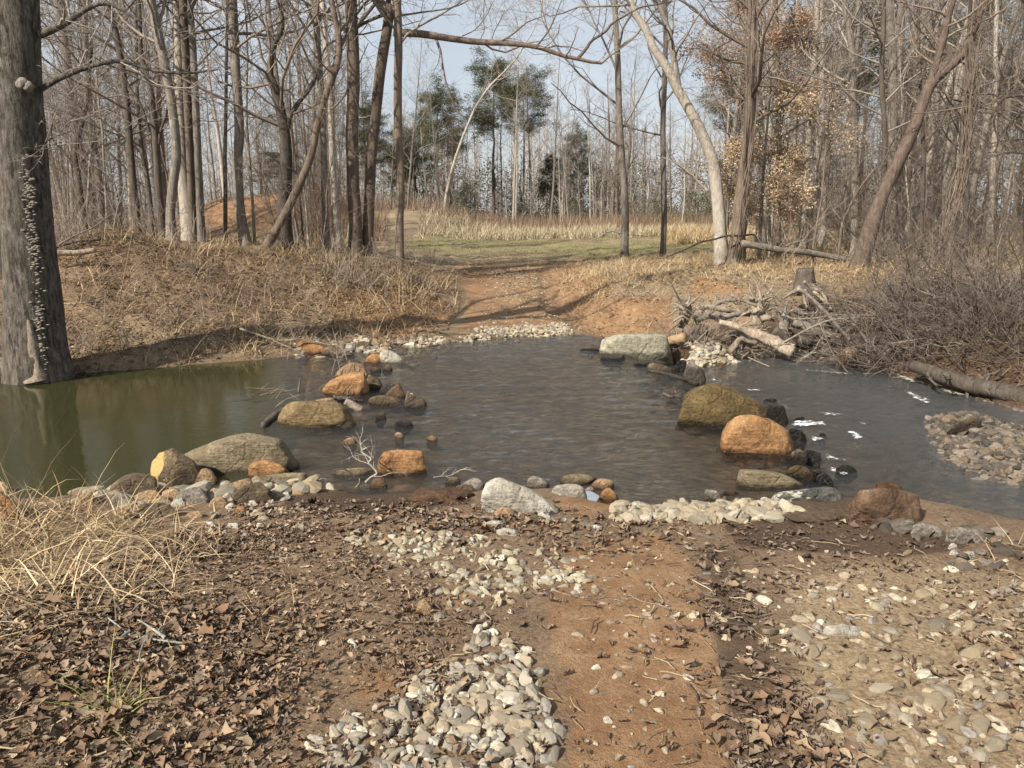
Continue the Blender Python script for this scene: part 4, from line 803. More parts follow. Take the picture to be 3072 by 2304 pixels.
add_l([(460, 1120), (640, 1095), (1050, 1085), (1250, 1120), (1560, 1140), (1500, 1180), (1200, 1200), (900, 1150), (600, 1160)], 900, .025, .06)
add_l([(640, 1090), (1000, 1080), (1120, 1140), (900, 1170), (700, 1140)], 700, .028, .065, PAL_LD)
add_l([(1480, 1190), (1560, 1180), (1650, 1300), (1760, 1500), (1840, 1780), (1600, 1780), (1590, 1600), (1540, 1380)], 2000, .022, .06, PAL_LD, soft=.2)
add_l([(1560, 1150), (1800, 1120), (2050, 1150), (2250, 1220), (2250, 1300), (1900, 1260), (1650, 1240)], 620, .022, .055, PAL_LD * 1.15)
add_l([(1640, 1250), (2300, 1250), (2400, 1780), (1760, 1780)], 520, .012, .05, PAL_LD * 1.4)
add_l([(2050, 1400), (2300, 1300), (2400, 1780), (2250, 1780)], 600, .025, .06, PAL_LD)
add_l([(1190, 1180), (1560, 1170), (1600, 1780), (1190, 1780)], 330, .01, .04, PAL_L)
add_l([(860, 1210), (1180, 1210), (1240, 1400), (1200, 1780), (640, 1780), (900, 1480)], 600, .015, .05, PAL_LD * 1.2)
add_l([(-60, 800), (150, 812), (430, 790), (700, 752), (960, 736), (1000, 640), (900, 590), (700, 560), (500, 545), (300, 515), (-60, 560)], 420, .045, .1, PAL_L * .95, soft=.4, lift=.05)
add_l([(1300, 640), (1440, 640), (1700, 640), (2300, 640), (2300, 560), (1900, 560), (1500, 560), (1250, 600)], 110, .05, .11, PAL_L, soft=.6, lift=.04)
add_l([(1640, 800), (1700, 640), (2300, 620), (2300, 880), (2100, 850), (1900, 790)], 260, .05, .11, PAL_LD * 1.2, soft=.4, lift=.05)
add_l([(1230, 710), (1260, 640), (1450, 615), (1660, 620), (1640, 700), (1440, 720)], 150, .04, .1, PAL_L * 1.15, soft=.4, lift=.03)
add_l([(900, 600), (1000, 560), (1300, 560), (1330, 640), (1240, 690), (1190, 640), (1060, 600), (1010, 690)], 55, .05, .1, PAL_L * 1.1, soft=.5)
Lf = np.concatenate(Lf); nL = len(Lf)
lz_ = TZ(Lf[:, 0], Lf[:, 1]); ok = (lz_ > waterz(Lf[:, 0], Lf[:, 1]) - .01); Lf = Lf[ok]; lz_ = lz_[ok]; nL = len(Lf)
lz_ = lz_ + .006 + Lf[:, 6]
du, dv = proj(Lf[:, 0], Lf[:, 1], lz_); app = Lf[:, 2] / np.hypot(Lf[:, 1], 1.7) * (.7 + Lf[:, 6] * 8); app[(du < 0) | (du > 3072) | (dv > 2300)] = 0
order = np.argsort(-app); RM = rotm(nL, .42)
lm_ = [mk('leaf', V, [q], M_leaf1, link=False) for V, q in LV]
for k in order[:300]:
    o = bpy.data.objects.new('leaf', lm_[k % len(lm_)]); COL.objects.link(o); o.parent = GROUND
    M4 = np.eye(4); M4[:3, :3] = RM[k] * Lf[k, 2]; M4[:3, 3] = (Lf[k, 0], Lf[k, 1], lz_[k] + .01); o.matrix_world = Matrix(M4.tolist())
rest = order[300:]; Vs, Fs, Ts, n0 = [], [], [], 0
far_ = Lf[rest, 1] > 8
flat = np.array([(-.5, 0, 0), (0, .28, .12), (.5, 0, .02), (0, -.26, .05)]); fq = np.array([(0, 1, 2, 3)])
sets = [(rest[~far_][j::len(LV)], V, q) for j, (V, q) in enumerate(LV)] + [(rest[far_], flat, fq)]
for idx, PV, PF in sets:
    V = np.einsum('nij,vj->nvi', RM[idx] * Lf[idx, 2][:, None, None] * np.stack([np.ones(len(idx)), rng.uniform(.4, 1.05, len(idx)), rng.uniform(.4, 1.5, len(idx))], -1)[:, None, :], PV) + np.stack([Lf[idx, 0], Lf[idx, 1], lz_[idx]], -1)[:, None]
    Vs.append(V.reshape(-1, 3)); Fs.append((PF[None] + (np.arange(len(idx)) * len(PV))[:, None, None]).reshape(-1, 4) + n0)
    Ts.append(np.repeat(Lf[idx, 3:6], len(PV), 0)); n0 += len(idx) * len(PV)
tag(mk('leaf_litter', np.concatenate(Vs), [np.concatenate(Fs)], M_tint, tint=np.concatenate(Ts), smooth=True), 'brown fallen leaves covering the banks and both sides of the track', 'leaf litter', kind='stuff')

# twigs and chips in the litter
tp_ = np.concatenate([scatter([(-250, 1380), (350, 1180), (700, 1110), (1600, 1150), (2300, 1230), (2400, 1780), (-400, 1780)], 42), scatter([(1500, 1180), (1650, 1200), (1900, 1780), (1560, 1780)], 80)])
n = len(tp_); an = rng.uniform(0, 6.28, n); ln = rng.uniform(.02, .11, n) * rng.uniform(.5, 1.6, n); z = TZ(tp_[:, 0], tp_[:, 1]) + rng.uniform(.006, .03, n); K = 4; P = np.empty((n, K, 3))
for k in range(K): P[:, k] = np.column_stack([tp_[:, 0] + np.cos(an) * ln * (k / 3 - .5), tp_[:, 1] + np.sin(an) * ln * (k / 3 - .5), z]) + rng.normal(0, .06, (n, 3)) * ln[:, None] * np.array([1, 1, .6])
V, fs = tubes(P, rng.uniform(.0012, .004, n)[:, None] * np.ones((1, K)), 4)
c = np.array([(.3, .23, .15), (.16, .11, .075), (.4, .31, .2), (.09, .065, .05), (.24, .16, .1)])[rng.integers(0, 5, n)]
tag(mk('twig_litter', V, fs, M_tint, tint=np.repeat(c, 16, 0)), 'broken twigs and bark chips among the fallen leaves', 'twigs', kind='stuff')

# ------------------------------------------------------------------ dry grass
PAL_S = np.array([(.44, .33, .19), (.36, .26, .145), (.52, .41, .26), (.28, .19, .105), (.40, .29, .15)])
PAL_B = np.array([(.27, .19, .11), (.2, .135, .08), (.36, .265, .16), (.15, .1, .06), (.32, .22, .125)])
def blades(pos, L, lean, wd, K=4, az=None, droop=.9):
    """curved tapering strips"""
    n = len(pos); az = rng.uniform(0, 2 * math.pi, n) if az is None else az
    h = np.stack([np.cos(az), np.sin(az), np.zeros(n)], -1); th = lean; P = np.empty((n, K + 1, 3)); P[:, 0] = pos
    for k in range(K):
        a = th + droop * (k / K) * rng.uniform(.4, 1.4, n); P[:, k + 1] = P[:, k] + (h * np.sin(a)[:, None] + np.array([0, 0, 1]) * np.cos(a)[:, None]) * (L / K)[:, None]
    az2 = az + math.pi / 2 + rng.normal(0, .5, n); side = np.stack([np.cos(az2), np.sin(az2), rng.normal(0, .3, n)], -1)[:, None] * (wd[:, None] * np.linspace(1, .12, K + 1)[None])[..., None] * .5
    V = np.stack([P - side, P + side], 2).reshape(-1, 3)
    b = (np.arange(n) * (K + 1) * 2)[:, None, None] + (np.arange(K) * 2)[None, :, None]
    return V, np.concatenate([b, b + 1, b + 3, b + 2], -1).reshape(-1, 4), (K + 1) * 2
def grass(name, label, specs, cat='grass', parent=None, mat=None):
    Vs, Fs, Ts, n0 = [], [], [], 0
    for pos, L, lean, wd, pal, K, az, droop in specs:
        V, q, per = blades(pos, L, lean, wd, K, az, droop); Vs.append(V); Fs.append(q + n0); n0 += len(V)
        c = pal[rng.integers(0, len(pal), len(pos))] * rng.uniform(.75, 1.2, (len(pos), 1)); Ts.append(np.repeat(c, per, 0))
    return tag(mk(name, np.concatenate(Vs), [np.concatenate(Fs)], mat or M_straw, tint=np.concatenate(Ts)), label, cat, kind='stuff')
def gspec(p, l0, l1, lean0, lean1, w0, w1, pal, K=4, droop=.9, tuft=None, az=None):
    if tuft: p = np.repeat(p, tuft, 0) + rng.normal(0, .05, (len(p) * tuft, 2))
    z = TZ(p[:, 0], p[:, 1]); ok = z > waterz(p[:, 0], p[:, 1]) - .02; p = p[ok]; z = z[ok]; n = len(p)
    return (np.column_stack([p, z - .01]), rng.uniform(l0, l1, n), rng.uniform(lean0, lean1, n), rng.uniform(w0, w1, n), pal, K, None if az is None else rng.normal(az, .8, n), droop)
S = []
S.append(gspec(scatter([(-250, 1130), (60, 1100), (330, 1095), (430, 1150), (440, 1240), (380, 1330), (150, 1400), (-300, 1450)], 85, soft=.2), .14, .42, .8, 1.55, .004, .011, PAL_S, 5, .7, tuft=7))
S.append(gspec(scatter([(-250, 1110), (30, 1090), (200, 1095), (300, 1160), (200, 1250), (-300, 1300)], 22, soft=.2), .25, .5, .3, 1.3, .005, .013, PAL_S, 5, .8, tuft=6))
S.append(gspec(scatter([(350, 1150), (600, 1180), (700, 1300), (560, 1420), (300, 1350)], 22, soft=.3), .08, .25, .8, 1.5, .003, .007, PAL_S, 4, .5, tuft=6))
S.append(gspec(scatter([(2040, 1160), (2212, 1185), (2300, 1240), (2150, 1230)], 26, soft=.2), .1, .4, .4, 1.3, .003, .007, PAL_S, 4, .7, tuft=5))
S.append(gspec(scatter([(1300, 1150), (1900, 1200), (2212, 1250), (2300, 1700), (0, 1700), (300, 1300), (900, 1200)], 12, soft=.2), .05, .2, 1.2, 1.56, .0025, .005, PAL_S, 3, .1, tuft=2))
grass('straw_grass', 'tangled dry straw grass on the near left bank', S)
S = []
LB = [(-60, 812), (150, 808), (430, 788), (700, 755), (880, 738), (1000, 660), (960, 600), (880, 575), (700, 555), (500, 540), (300, 510), (-60, 560)]
S.append(gspec(scatter(LB, 38, soft=.3), .14, .45, .5, 1.5, .006, .015, PAL_B, 3, .8, tuft=6))
S.append(gspec(scatter(LB, 6, soft=.3), .35, .8, .3, 1.2, .005, .012, PAL_S, 4, 1.1, tuft=7))
S.append(gspec(scatter([(430, 790), (620, 770), (660, 730), (480, 700), (420, 740)], 45, soft=.3), .2, .5, .4, 1.3, .006, .014, PAL_S, 3, 1., tuft=7))
S.append(gspec(scatter([(1240, 700), (1330, 640), (1440, 620), (1700, 610), (2300, 620), (2300, 545), (1700, 545), (1300, 560), (1200, 600)], 38, soft=.4), .12, .35, .4, 1.4, .006, .014, PAL_S, 3, .7, tuft=6))
S.append(gspec(scatter([(1230, 715), (1260, 640), (1450, 610), (1660, 620), (1640, 700), (1440, 720)], 40, soft=.4), .08, .25, .7, 1.5, .004, .01, PAL_S, 3, .6, tuft=7))
S.append(gspec(scatter([(1650, 800), (1700, 640), (2300, 640), (2300, 890), (2100, 850), (1900, 795)], 60, soft=.4), .15, .4, .7, 1.5, .005, .011, PAL_B * .7, 3, .7, tuft=6))
S.append(gspec(scatter([(1700, 780), (2300, 800), (2300, 620), (1760, 620)], 30, soft=.4), .2, .6, .5, 1.5, .006, .012, PAL_B * .7, 3, .8, tuft=6))
S.append(gspec(scatter([(960, 600), (1040, 560), (1330, 565), (1260, 660), (1200, 620)], 20, soft=.5), .05, .16, .6, 1.5, .006, .012, PAL_S, 3, .5, tuft=6))
grass('bank_grass', 'matted dead grass and stems over the far banks', S)
S = []
def fieldpts(n, y0, y1, a, b, ex=1.): 
    y = y0 + (y1 - y0) * rng.random(n) ** ex; return np.stack([y * rng.uniform(a, b, n), y], 1)
S.append(gspec(fieldpts(5200, 43, 56, -.12, .36), .3, .85, .1, .9, .02, .045, np.array([(.4, .335, .22), (.33, .265, .17), (.46, .39, .27)]), 2, .9, tuft=3))
S.append(gspec(fieldpts(1500, 32, 46, .2, .34), .4, 1.0, .1, .9, .015, .035, PAL_S * 1.1, 3, .9, tuft=4))
S.append(gspec(fieldpts(2200, 22, 55, .3, .7), .25, .7, .2, 1.2, .014, .03, PAL_S, 2, .9, tuft=3))
S.append(gspec(fieldpts(2200, 19, 60, -.66, -.2), .2, .6, .2, 1.2, .014, .03, PAL_B, 2, .9, tuft=3))
grass('field_grass', 'tall bleached grass along the far side of the clearing', S)
S = [gspec(fieldpts(5500, 26, 46, -.14, .24), .03, .09, .2, 1.2, .012, .03, np.array([(.2, .175, .08), (.25, .205, .105), (.15, .135, .06), (.32, .26, .15)]), 2, .6, tuft=3)]
grass('short_grass', 'short greenish grass of the mown clearing', S)
PAL_R = np.array([(.2, .135, .09), (.26, .18, .12), (.155, .105, .07), (.3, .22, .15)])
S = [gspec(fieldpts(5200, 54, 70, -.2, .5), .5, 1.5, .05, .5, .018, .04, PAL_R, 2, .5, tuft=3), gspec(fieldpts(900, 38, 66, -.3, -.16), .6, 1.6, .05, .5, .016, .036, PAL_R, 2, .5, tuft=3)]
grass('reddish_brush', 'waist high reddish brown brush below the far wood', S, 'brush')
# a sedge tuft, a few green sprigs, tall culms
def tuftobj(name, label, px, f, n, l0, l1, lean, wd, pal, cat='grass tuft', K=6, droop=.9, spread=.03, group=None):
    p = hit(*f(*px)); pos = np.column_stack([rng.normal(0, spread, (n, 2)), np.full(n, -.01)])
    V, q, per = blades(pos, rng.uniform(l0, l1, n), rng.uniform(*lean, n), rng.uniform(*wd, n), K, None, droop)
    c = pal[rng.integers(0, len(pal), n)] * rng.uniform(.8, 1.2, (n, 1)); o = mk(name, V, [q], M_straw, tint=np.repeat(c, per, 0)); o.location = p.tolist(); return tag(o, label, cat, group)
PAL_G = np.array([(.20, .2, .05), (.28, .26, .08), (.14, .16, .04), (.4, .33, .15)])
tuftobj('sedge_tuft', 'yellow green sedge tuft arching over the brown leaves', (500, 930), c7, 30, .14, .38, (.2, 1.1), (.004, .008), PAL_G, 'sedge')
for px, wd_ in (((1270, 580), 'left'), ((1360, 575), 'right'), ((1450, 355), 'far')):
    tuftobj('grass_sprig', {'left': 'tiny green grass sprig left of its twin among leaves', 'right': 'tiny green grass sprig right of its twin among leaves', 'far': 'tiny green grass sprig farthest back among the leaves'}[wd_], px, c7, 14, .05, .11, (.1, .9), (.002, .004), PAL_G * .8, 'grass sprig')
for px, lab in (((110, 1560), 'tallest bunch of bent straw culms at the near pool edge'), ((230, 1600), 'bent straw culms right of the tallest bunch'), ((40, 1640), 'straw culms at the left edge before the pool'), ((620, 1600), 'thin straw culms over the dark flat slab'), ((780, 1640), 'low straw culms right of the dark flat slab')):
    tall = px[0] < 200
    tuftobj('straw_culm', lab, px, c4, 9 if tall else 7, .5 if tall else .3, .95 if tall else .6, (.05, .55), (.004, .009), PAL_S, 'dry grass', 7, .7, .06)
# ------------------------------------------------------------------ trees
def px_path(f, pts, Y, w0, w1, n, dy=0.):
    """picture polyline -> centre line at distance Y with radii, w in picture pixels of the crop"""
    sc = abs(f(1, 0)[0] - f(0, 0)[0]); q = np.array([at_y(*f(x, y), Y + dy * i / max(len(pts) - 1, 1)) for i, (x, y) in enumerate(pts)])
    r = np.linspace(w0, w1, len(pts)) * sc / FPX * Y / 2
    s = smoothpath(np.column_stack([q, r]), n); return s[:, :3], np.maximum(s[:, 3], .003)
def crown_of(P, R, t0, n1, L1, ang=55, up=.06, n2=7, n3=5, droop=0., rmin=.0035, n4=0, plen=6.):
    """limbs, branches and twigs on one stem: (1,K,3)"""
    out = []
    a, ra = grow(P, R, n1, t0, .99, 1.45 * L1 / plen, ang, up, 7, .42, .006, .2, plen=plen); out.append(tubes(a, ra, 4))
    b, rb = grow(a, ra, n2, .12, .98, .52, 48, .02 - droop, 5, .5, rmin, .22); out.append(tubes(b, rb, 3))
    c, rc = grow(b, rb, n3, .1, .98, .6, 45, .01 - droop, 3, .6, rmin * .8, .25); out.append(spikes(c, rc))
    if n4: d, rd = grow(c, rc, n4, .1, .98, .7, 45, .0, 2, .8, rmin * .7, .22); out.append(spikes(d, rd))
    return out
TREES = 0
def tree(label, f, pts, w0, w1, Y, mat, H=17., forks=(), flare=.55, n1=13, L1=3.2, low=3.2, cat='tree', name='bare_tree', twig=None, n2=7, n3=4, dy=0., sides=12, droop=0., rough=.06, straight=False, rmin=.0035, group=None, extra=None, n4=2):
    P, R = px_path(f, pts, Y, w0, w1, 26, dy)
    gz_ = float(TZ(P[0, 0], P[0, 1])) - .12
    if P[0, 2] > gz_ + .02: P = np.concatenate([[[P[0, 0], P[0, 1], gz_]], P]); R = np.concatenate([[R[0]], R])
    if P[-1, 2] < H - 1:                                           # above the picture the stem goes on to its full height
        m = 12; d = nrm(P[-1] - P[-4]); Q = [P[-1]]; step = (H - P[-1, 2]) / m
        for k in range(m): d = nrm(d + np.array([0, 0, .12]) + rng.normal(0, .05, 3)); Q.append(Q[-1] + d * step / max(d[2], .4))
        P = np.concatenate([P, Q[1:]]); R = np.concatenate([R, np.linspace(R[-1], .02, m + 1)[1:]])
    h = np.linalg.norm(P - P[0], axis=1)
    R = R * (1 + flare * np.exp(-h / (R[0] * 2.4)))
    base = P[0] + np.array([0, 0, .1])
    t = tag(empty(name, base), label, cat, group)
    mk('trunk', *tubes(P[None], R[None], sides, rough=rough, seed=len(label)), mat, t, base)
    parts = []; tw = twig or M_twig_grey
    tl = float(np.interp(low, h, np.linspace(0, 1, len(h))))
    parts += crown_of(P[None], R[None], tl, n1 + 4, L1, n2=n2, n3=n3, droop=droop, rmin=rmin, n4=n4)
    for (fp, a, b) in forks:
        Pf, Rf = px_path(f, fp, Y, a, b, 16); mk('limb', *tubes(Pf[None], Rf[None], 8, rough=rough, seed=3), mat, t, base)
        parts += crown_of(Pf[None], Rf[None], .2, 7, 1.6, n2=5, n3=4, rmin=rmin, n4=n4, plen=4)
    if extra: parts += extra
    V, fs = join(parts); mk('crown', V, fs, tw, t, base)
    return t
# the big tree at the pool
T1 = tree('massive old grey tree standing at the pool edge on the left', F, [(85, 815), (80, 760), (73, 660), (66, 560), (57, 450), (46, 300), (36, 120), (30, -60), (26, -260)], 112, 78, 9.75, M_bark_big, 20, flare=.34, low=5.2, n1=12, L1=3.5, sides=28, rough=.05,
          forks=[([(85, 75), (118, 62), (150, 44), (182, 22), (215, 8), (250, 14), (300, 45)], 17, 5), ([(85, 195), (132, 168), (200, 142), (262, 132), (330, 152), (400, 158), (470, 150)], 12, 4),
                 ([(60, 380), (85, 330), (110, 300), (150, 285)], 5, 2)], n4=2)
# shelf fungi up its lit side, a burr, an old wound
Vs = []; base = np.array(T1.location)
for k in range(300):
    y = random.choice([random.gauss(420, 35), random.gauss(540, 40), random.uniform(660, 800), random.uniform(380, 800)]); x = 62 + (y - 400) * .075 + random.gauss(0, 7)
    p = at_y(*F(x, y), 9.75 - .29); s = random.uniform(.01, .026); D_, Fc_ = ico(1)
    Vs.append((D_ * np.array([s * 1.3, s, s * .45]) + p, [Fc_]))
V, fs = join(Vs); mk('shelf_fungus', V, fs, rnd_mat('fungus', [(0., (.24, .21, .17)), (1., (.24, .21, .17))], 60, .4), T1, base)['kind'] = 'stuff'
D_, Fc_ = ico(3)
for (x, y, s) in ((50, 182, .075), (62, 187, .06)):
    mk('burr', D_ * s * (1 + .25 * fbm(D_[:, 0], D_[:, 1], 1.5, 3, 3, D_[:, 2]))[:, None] + at_y(*F(x, y), 9.75 - .24), [Fc_], M_bark_grey, T1, base)
wp, wr = px_path(F, [(64, 690), (70, 740), (78, 800), (84, 822)], 9.75 - .3, 24, 46, 12)
mk('open_wound', *tubes(wp[None], wr[None] * np.linspace(.5, 1, 12), 10, rough=.5, seed=4), M_drift, T1, base)
rp_, rr_ = px_path(F, [(84, 800), (40, 790), (0, 800), (-40, 815)], 9.9, 60, 50, 12); mk('buttress_root', *tubes(rp_[None], rr_[None], 12, rough=.15, seed=9), M_bark_big, T1, base)

tree('dark trunk at the left edge half hidden by the massive old tree', F, [(8, 610), (5, 500), (0, 420), (-20, 300), (-30, 100), (-30, -50)], 26, 20, 13.0, M_bark_dark, 15, low=3)
tree('thin crooked dark tree forking low behind the massive old tree', c1, [(530, 1430), (505, 1250), (485, 1080), (468, 940), (500, 800), (540, 640), (555, 450), (570, 200), (560, 0)], 38, 20, 20, M_bark_dark, 13, [([(480, 1050), (430, 990), (380, 930), (320, 850), (330, 700)], 18, 8), ([(480, 1040), (540, 960), (595, 860), (640, 780)], 18, 7)], twig=M_twig_brown, low=2.2)
tree('pale grey tree right of the thin crooked dark tree', c1, [(640, 1390), (612, 1100), (572, 800), (545, 500), (530, 200), (525, 0)], 42, 30, 24, M_bark_grey, 17)
tree('dark straight tree bending left at the top over the left mound', c1, [(862, 1425), (830, 1150), (805, 850), (780, 560), (740, 300), (712, 170), (680, 50), (660, -40)], 44, 30, 19, M_bark_dark, 14, twig=M_twig_brown, low=2.5)
tree('slim grey tree close to the right of the bending dark tree', c1, [(945, 1420), (920, 1150), (885, 950), (865, 780), (850, 500), (850, 0)], 34, 18, 20.5, M_bark_grey, 13, low=2.5)
tree('dark mossy tree forking at head height on the left mound', c1, [(1012, 1452), (990, 1200), (975, 960), (955, 700), (925, 500), (880, 350), (870, 100), (860, -40)], 50, 18, 18, M_bark_dark, 13, [([(985, 900), (1005, 800), (1038, 700), (1060, 560)], 22, 9), ([(930, 820), (880, 660), (820, 560), (760, 480)], 16, 6)], twig=M_twig_brown, low=2.2)
tree('thick dark tree leaning left with a swollen foot on the mound', c1, [(1068, 1472), (1062, 1320), (1080, 1120), (1098, 950), (1070, 650), (1030, 430), (985, 220), (935, -20)], 54, 52, 17.2, M_bark_grey, 18, low=4, flare=.9)
tree('wide pale trunk standing behind the dark slim stem on the mound', c1, [(1190, 1478), (1160, 1250), (1135, 1000), (1120, 600), (1112, 300), (1100, -20)], 96, 40, 18.2, M_bark_pale, 19, flare=.35, low=5)
tree('dark straight slim stem in front of the wide pale trunk', c1, [(1195, 1350), (1180, 1000), (1165, 700), (1148, 300), (1132, -20)], 40, 34, 17.9, M_bark_brown, 16, flare=.1, low=4.5)
tree('tall pale grey trunk right of the dark slim stem', c1, [(1248, 1462), (1232, 1100), (1215, 700), (1195, 300), (1172, -20)], 56, 46, 18, M_bark_grey, 20, low=5)
tree('single straight grey trunk before the red clay bank', c1, [(1528, 1512), (1490, 1280), (1478, 1000), (1490, 800), (1468, 450), (1445, -20)], 62, 52, 18.3, M_bark_grey, 20, low=4.5)
tree('pair trunk dark tree forking widely beside the leaning tree', c1, [(1770, 1532), (1768, 1300), (1780, 1050), (1775, 850), (1735, 640), (1700, 520), (1680, 450), (1700, 300), (1760, 150), (1720, -20)], 92, 14, 17.8, M_bark_dark, 12, [([(1778, 860), (1800, 740), (1850, 650), (1920, 560), (1972, 465)], 34, 22), ([(1735, 640), (1745, 580), (1790, 560), (1830, 600)], 14, 8)], twig=M_twig_brown, low=2.6)
tree('dark tree leaning far right across the left of the clearing', c1, [(1650, 1545), (1720, 1430), (1790, 1300), (1870, 1130), (1940, 960), (1975, 780), (2040, 560), (2100, 400), (2112, 260), (2085, 120), (2060, -20)], 54, 30, 17.3, M_bark_brown, 12, [([(2105, 340), (2060, 420), (1980, 520)], 12, 6), ([(1930, 980), (1850, 1120), (1810, 1220)], 8, 4)], twig=M_twig_brown, low=4, flare=.3)
tree('slender pale trunk right of the leaning dark tree', c1, [(2040, 1580), (2022, 1300), (2015, 950), (2000, 600), (1975, 250), (1965, -20)], 44, 34, 18.5, M_bark_grey, 18, low=4)
tree('thin whitish sapling before the red clay bank', c1, [(1585, 1525), (1568, 1200), (1545, 900), (1535, 700), (1540, 300)], 20, 10, 19.5, M_bark_pale, 9, low=2, n1=8, L1=1.2)
tree('thin pale sapling with bent foot left of the slender pale trunk', c1, [(1920, 1500), (1905, 1300), (1890, 1150), (1880, 900), (1860, 600)], 16, 8, 21, M_bark_pale, 8, low=2, n1=8, L1=1.2)
tree('dark thin post like trunk standing in the red clay view', c1, [(1402, 1460), (1402, 1200), (1400, 1000), (1405, 700), (1410, 300)], 26, 18, 22, M_bark_dark, 11, low=3, n1=10)
# centre group
tree('left trunk of the close pair at the road corner', c2, [(140, 1565), (135, 1350), (122, 1100), (118, 800), (125, 500), (118, 200), (108, -30)], 80, 68, 19, M_bark_brown, 20, low=5, flare=.4, sides=16)
lx = [(375, 205), (470, 205), (560, 213), (650, 228), (760, 245), (900, 262), (1000, 265), (1100, 270), (1190, 280), (1270, 292), (1350, 318), (1420, 345), (1520, 366), (1600, 385), (1672, 392)]
LIMB = tree('right trunk of the close pair with the long limb over the creek', c2, [(212, 1570), (222, 1300), (236, 1000), (262, 720), (295, 420), (332, 200), (352, 60), (358, -40)], 66, 56, 19.2, M_bark_brown, 19, low=5.5, flare=.3, sides=16, forks=[
    (lx, 46, 17), ([(1525, 360), (1575, 300), (1610, 250), (1690, 200), (1740, 140), (1830, 90), (1910, 45), (2000, 30), (2110, 5)], 20, 7), ([(1672, 392), (1720, 350), (1790, 300), (1870, 240)], 12, 4),
    ([(985, 258), (1000, 200), (1040, 120), (1070, 60)], 6, 3), ([(800, 225), (880, 185), (950, 100), (990, 20)], 7, 3), ([(1270, 282), (1340, 190), (1390, 80), (1420, 0)], 10, 4), ([(1340, 200), (1310, 100), (1285, -10)], 7, 4), ([(915, 245), (940, 170), (900, 60)], 5, 2),
    ([(350, 90), (420, 95), (560, 75), (700, 55), (800, 25), (850, -10)], 14, 5), ([(320, 90), (240, 120), (150, 170), (60, 240), (20, 330), (-10, 450)], 22, 10)], n4=1)
tree('third trunk right of the close pair with a hollow foot', c2, [(412, 1590), (412, 1350), (418, 1100), (402, 800), (402, 520), (405, 250), (395, -30)], 52, 46, 18.6, M_bark_brown, 19, low=5, flare=.35)
tree('pale slender tree leaning right with drooping top beyond the clearing', c2, [(685, 1412), (695, 1270), (715, 1150), (755, 1000), (800, 870), (850, 745), (900, 640), (980, 530), (1060, 450)], 22, 10, 62, M_bark_pale, 17, n1=12, L1=3.6, low=9, flare=.1, twig=M_bark_pale, rmin=.009)
tree('straight grey trunk at the right edge of the clearing', c2, [(1810, 1612), (1815, 1400), (1812, 1200), (1795, 1000), (1778, 700), (1770, 400), (1755, 100), (1750, -40)], 48, 30, 24, M_bark_grey, 17, [([(1815, 1180), (1830, 1050), (1848, 930), (1850, 800)], 20, 8)], low=3.2)
tree('slimmer grey trunk with a dark streak right of the clearing trunk', c2, [(2050, 1592), (2058, 1350), (2055, 1100), (2050, 800), (2060, 500), (2068, 200), (2060, -40)], 36, 28, 25.5, M_bark_grey, 17, low=3.5)
# right side
tree('pale barked tree leaning left from a broad foot at the right', c3, [(340, 1615), (330, 1420), (315, 1220), (290, 1020), (245, 890), (190, 770), (120, 640), (60, 540), (10, 430), (-80, 300), (-120, 200), (-190, 90), (-230, -20)], 82, 34, 21, M_bark_pale, 15, [([(75, 560), (55, 420), (30, 280), (10, 180), (-30, 80), (-60, -30)], 40, 26), ([(250, 1180), (150, 1080), (60, 1010), (-60, 960)], 16, 5)], flare=.35, low=7, twig=M_twig_grey)
U_ = tree('shaggy vine wrapped trunk beside the pale leaning tree', c3, [(425, 1612), (452, 1350), (475, 1100), (505, 850), (525, 600), (535, 350), (530, 100), (525, -40)], 84, 44, 20.6, M_bark_brown, 17, [([(520, 540), (480, 600), (440, 520)], 16, 8), ([(520, 60), (470, 20), (430, -30)], 18, 12)], rough=.25, low=3.5, twig=M_twig_brown)
V_ = tree('dark reddish tree leaning right and forking high on the right', c3, [(1195, 1650), (1240, 1480), (1290, 1320), (1360, 1150), (1430, 1010), (1500, 860), (1560, 720), (1610, 570), (1665, 485), (1740, 420), (1830, 340), (1890, 220), (1930, 100), (1975, -30)], 92, 42, 18, M_bark_red, 12, [([(1630, 520), (1665, 420), (1700, 280), (1735, 130), (1780, -30)], 46, 40), ([(1880, 320), (1900, 305)], 12, 10)], rough=.2, low=6, twig=M_twig_brown)
tree('grey trunk with straight stem left of the reddish leaning tree', c3, [(1160, 1540), (1165, 1200), (1162, 900), (1155, 600), (1145, 300), (1110, 60), (1090, -30)], 44, 34, 22, M_bark_grey, 18)
tree('dark trunk directly right of the reddish leaning tree foot', c3, [(1325, 1590), (1330, 1400), (1345, 1100), (1350, 800), (1330, 500), (1340, 200)], 36, 26, 19.5, M_bark_dark, 15)
tree('pale stout trunk behind the fork of the reddish leaning tree', c3, [(1380, 1590), (1395, 1250), (1395, 900), (1400, 600), (1395, 300), (1370, -30)], 58, 50, 23, M_bark_grey, 19, low=5)
tree('tall grey trunk close to the fork of the reddish leaning tree', c3, [(1440, 1560), (1440, 1200), (1425, 800), (1430, 500), (1445, 200), (1450, -30)], 52, 44, 26, M_bark_grey, 19, low=5)
tree('light grey trunk behind the tan leaved branches', c3, [(840, 1455), (852, 1250), (870, 1000), (890, 720), (905, 500), (920, 250), (935, -30)], 44, 30, 30, M_bark_pale, 18)
tree('short pale trunk left of the light grey trunk', c3, [(600, 1500), (610, 1300), (628, 1080), (640, 800), (650, 400)], 32, 24, 28, M_bark_pale, 16)
tree('spotted pale trunk right of the light grey trunk', c3, [(975, 1350), (970, 1050), (962, 750), (962, 450), (960, 100)], 34, 24, 30, M_bark_pale, 17)
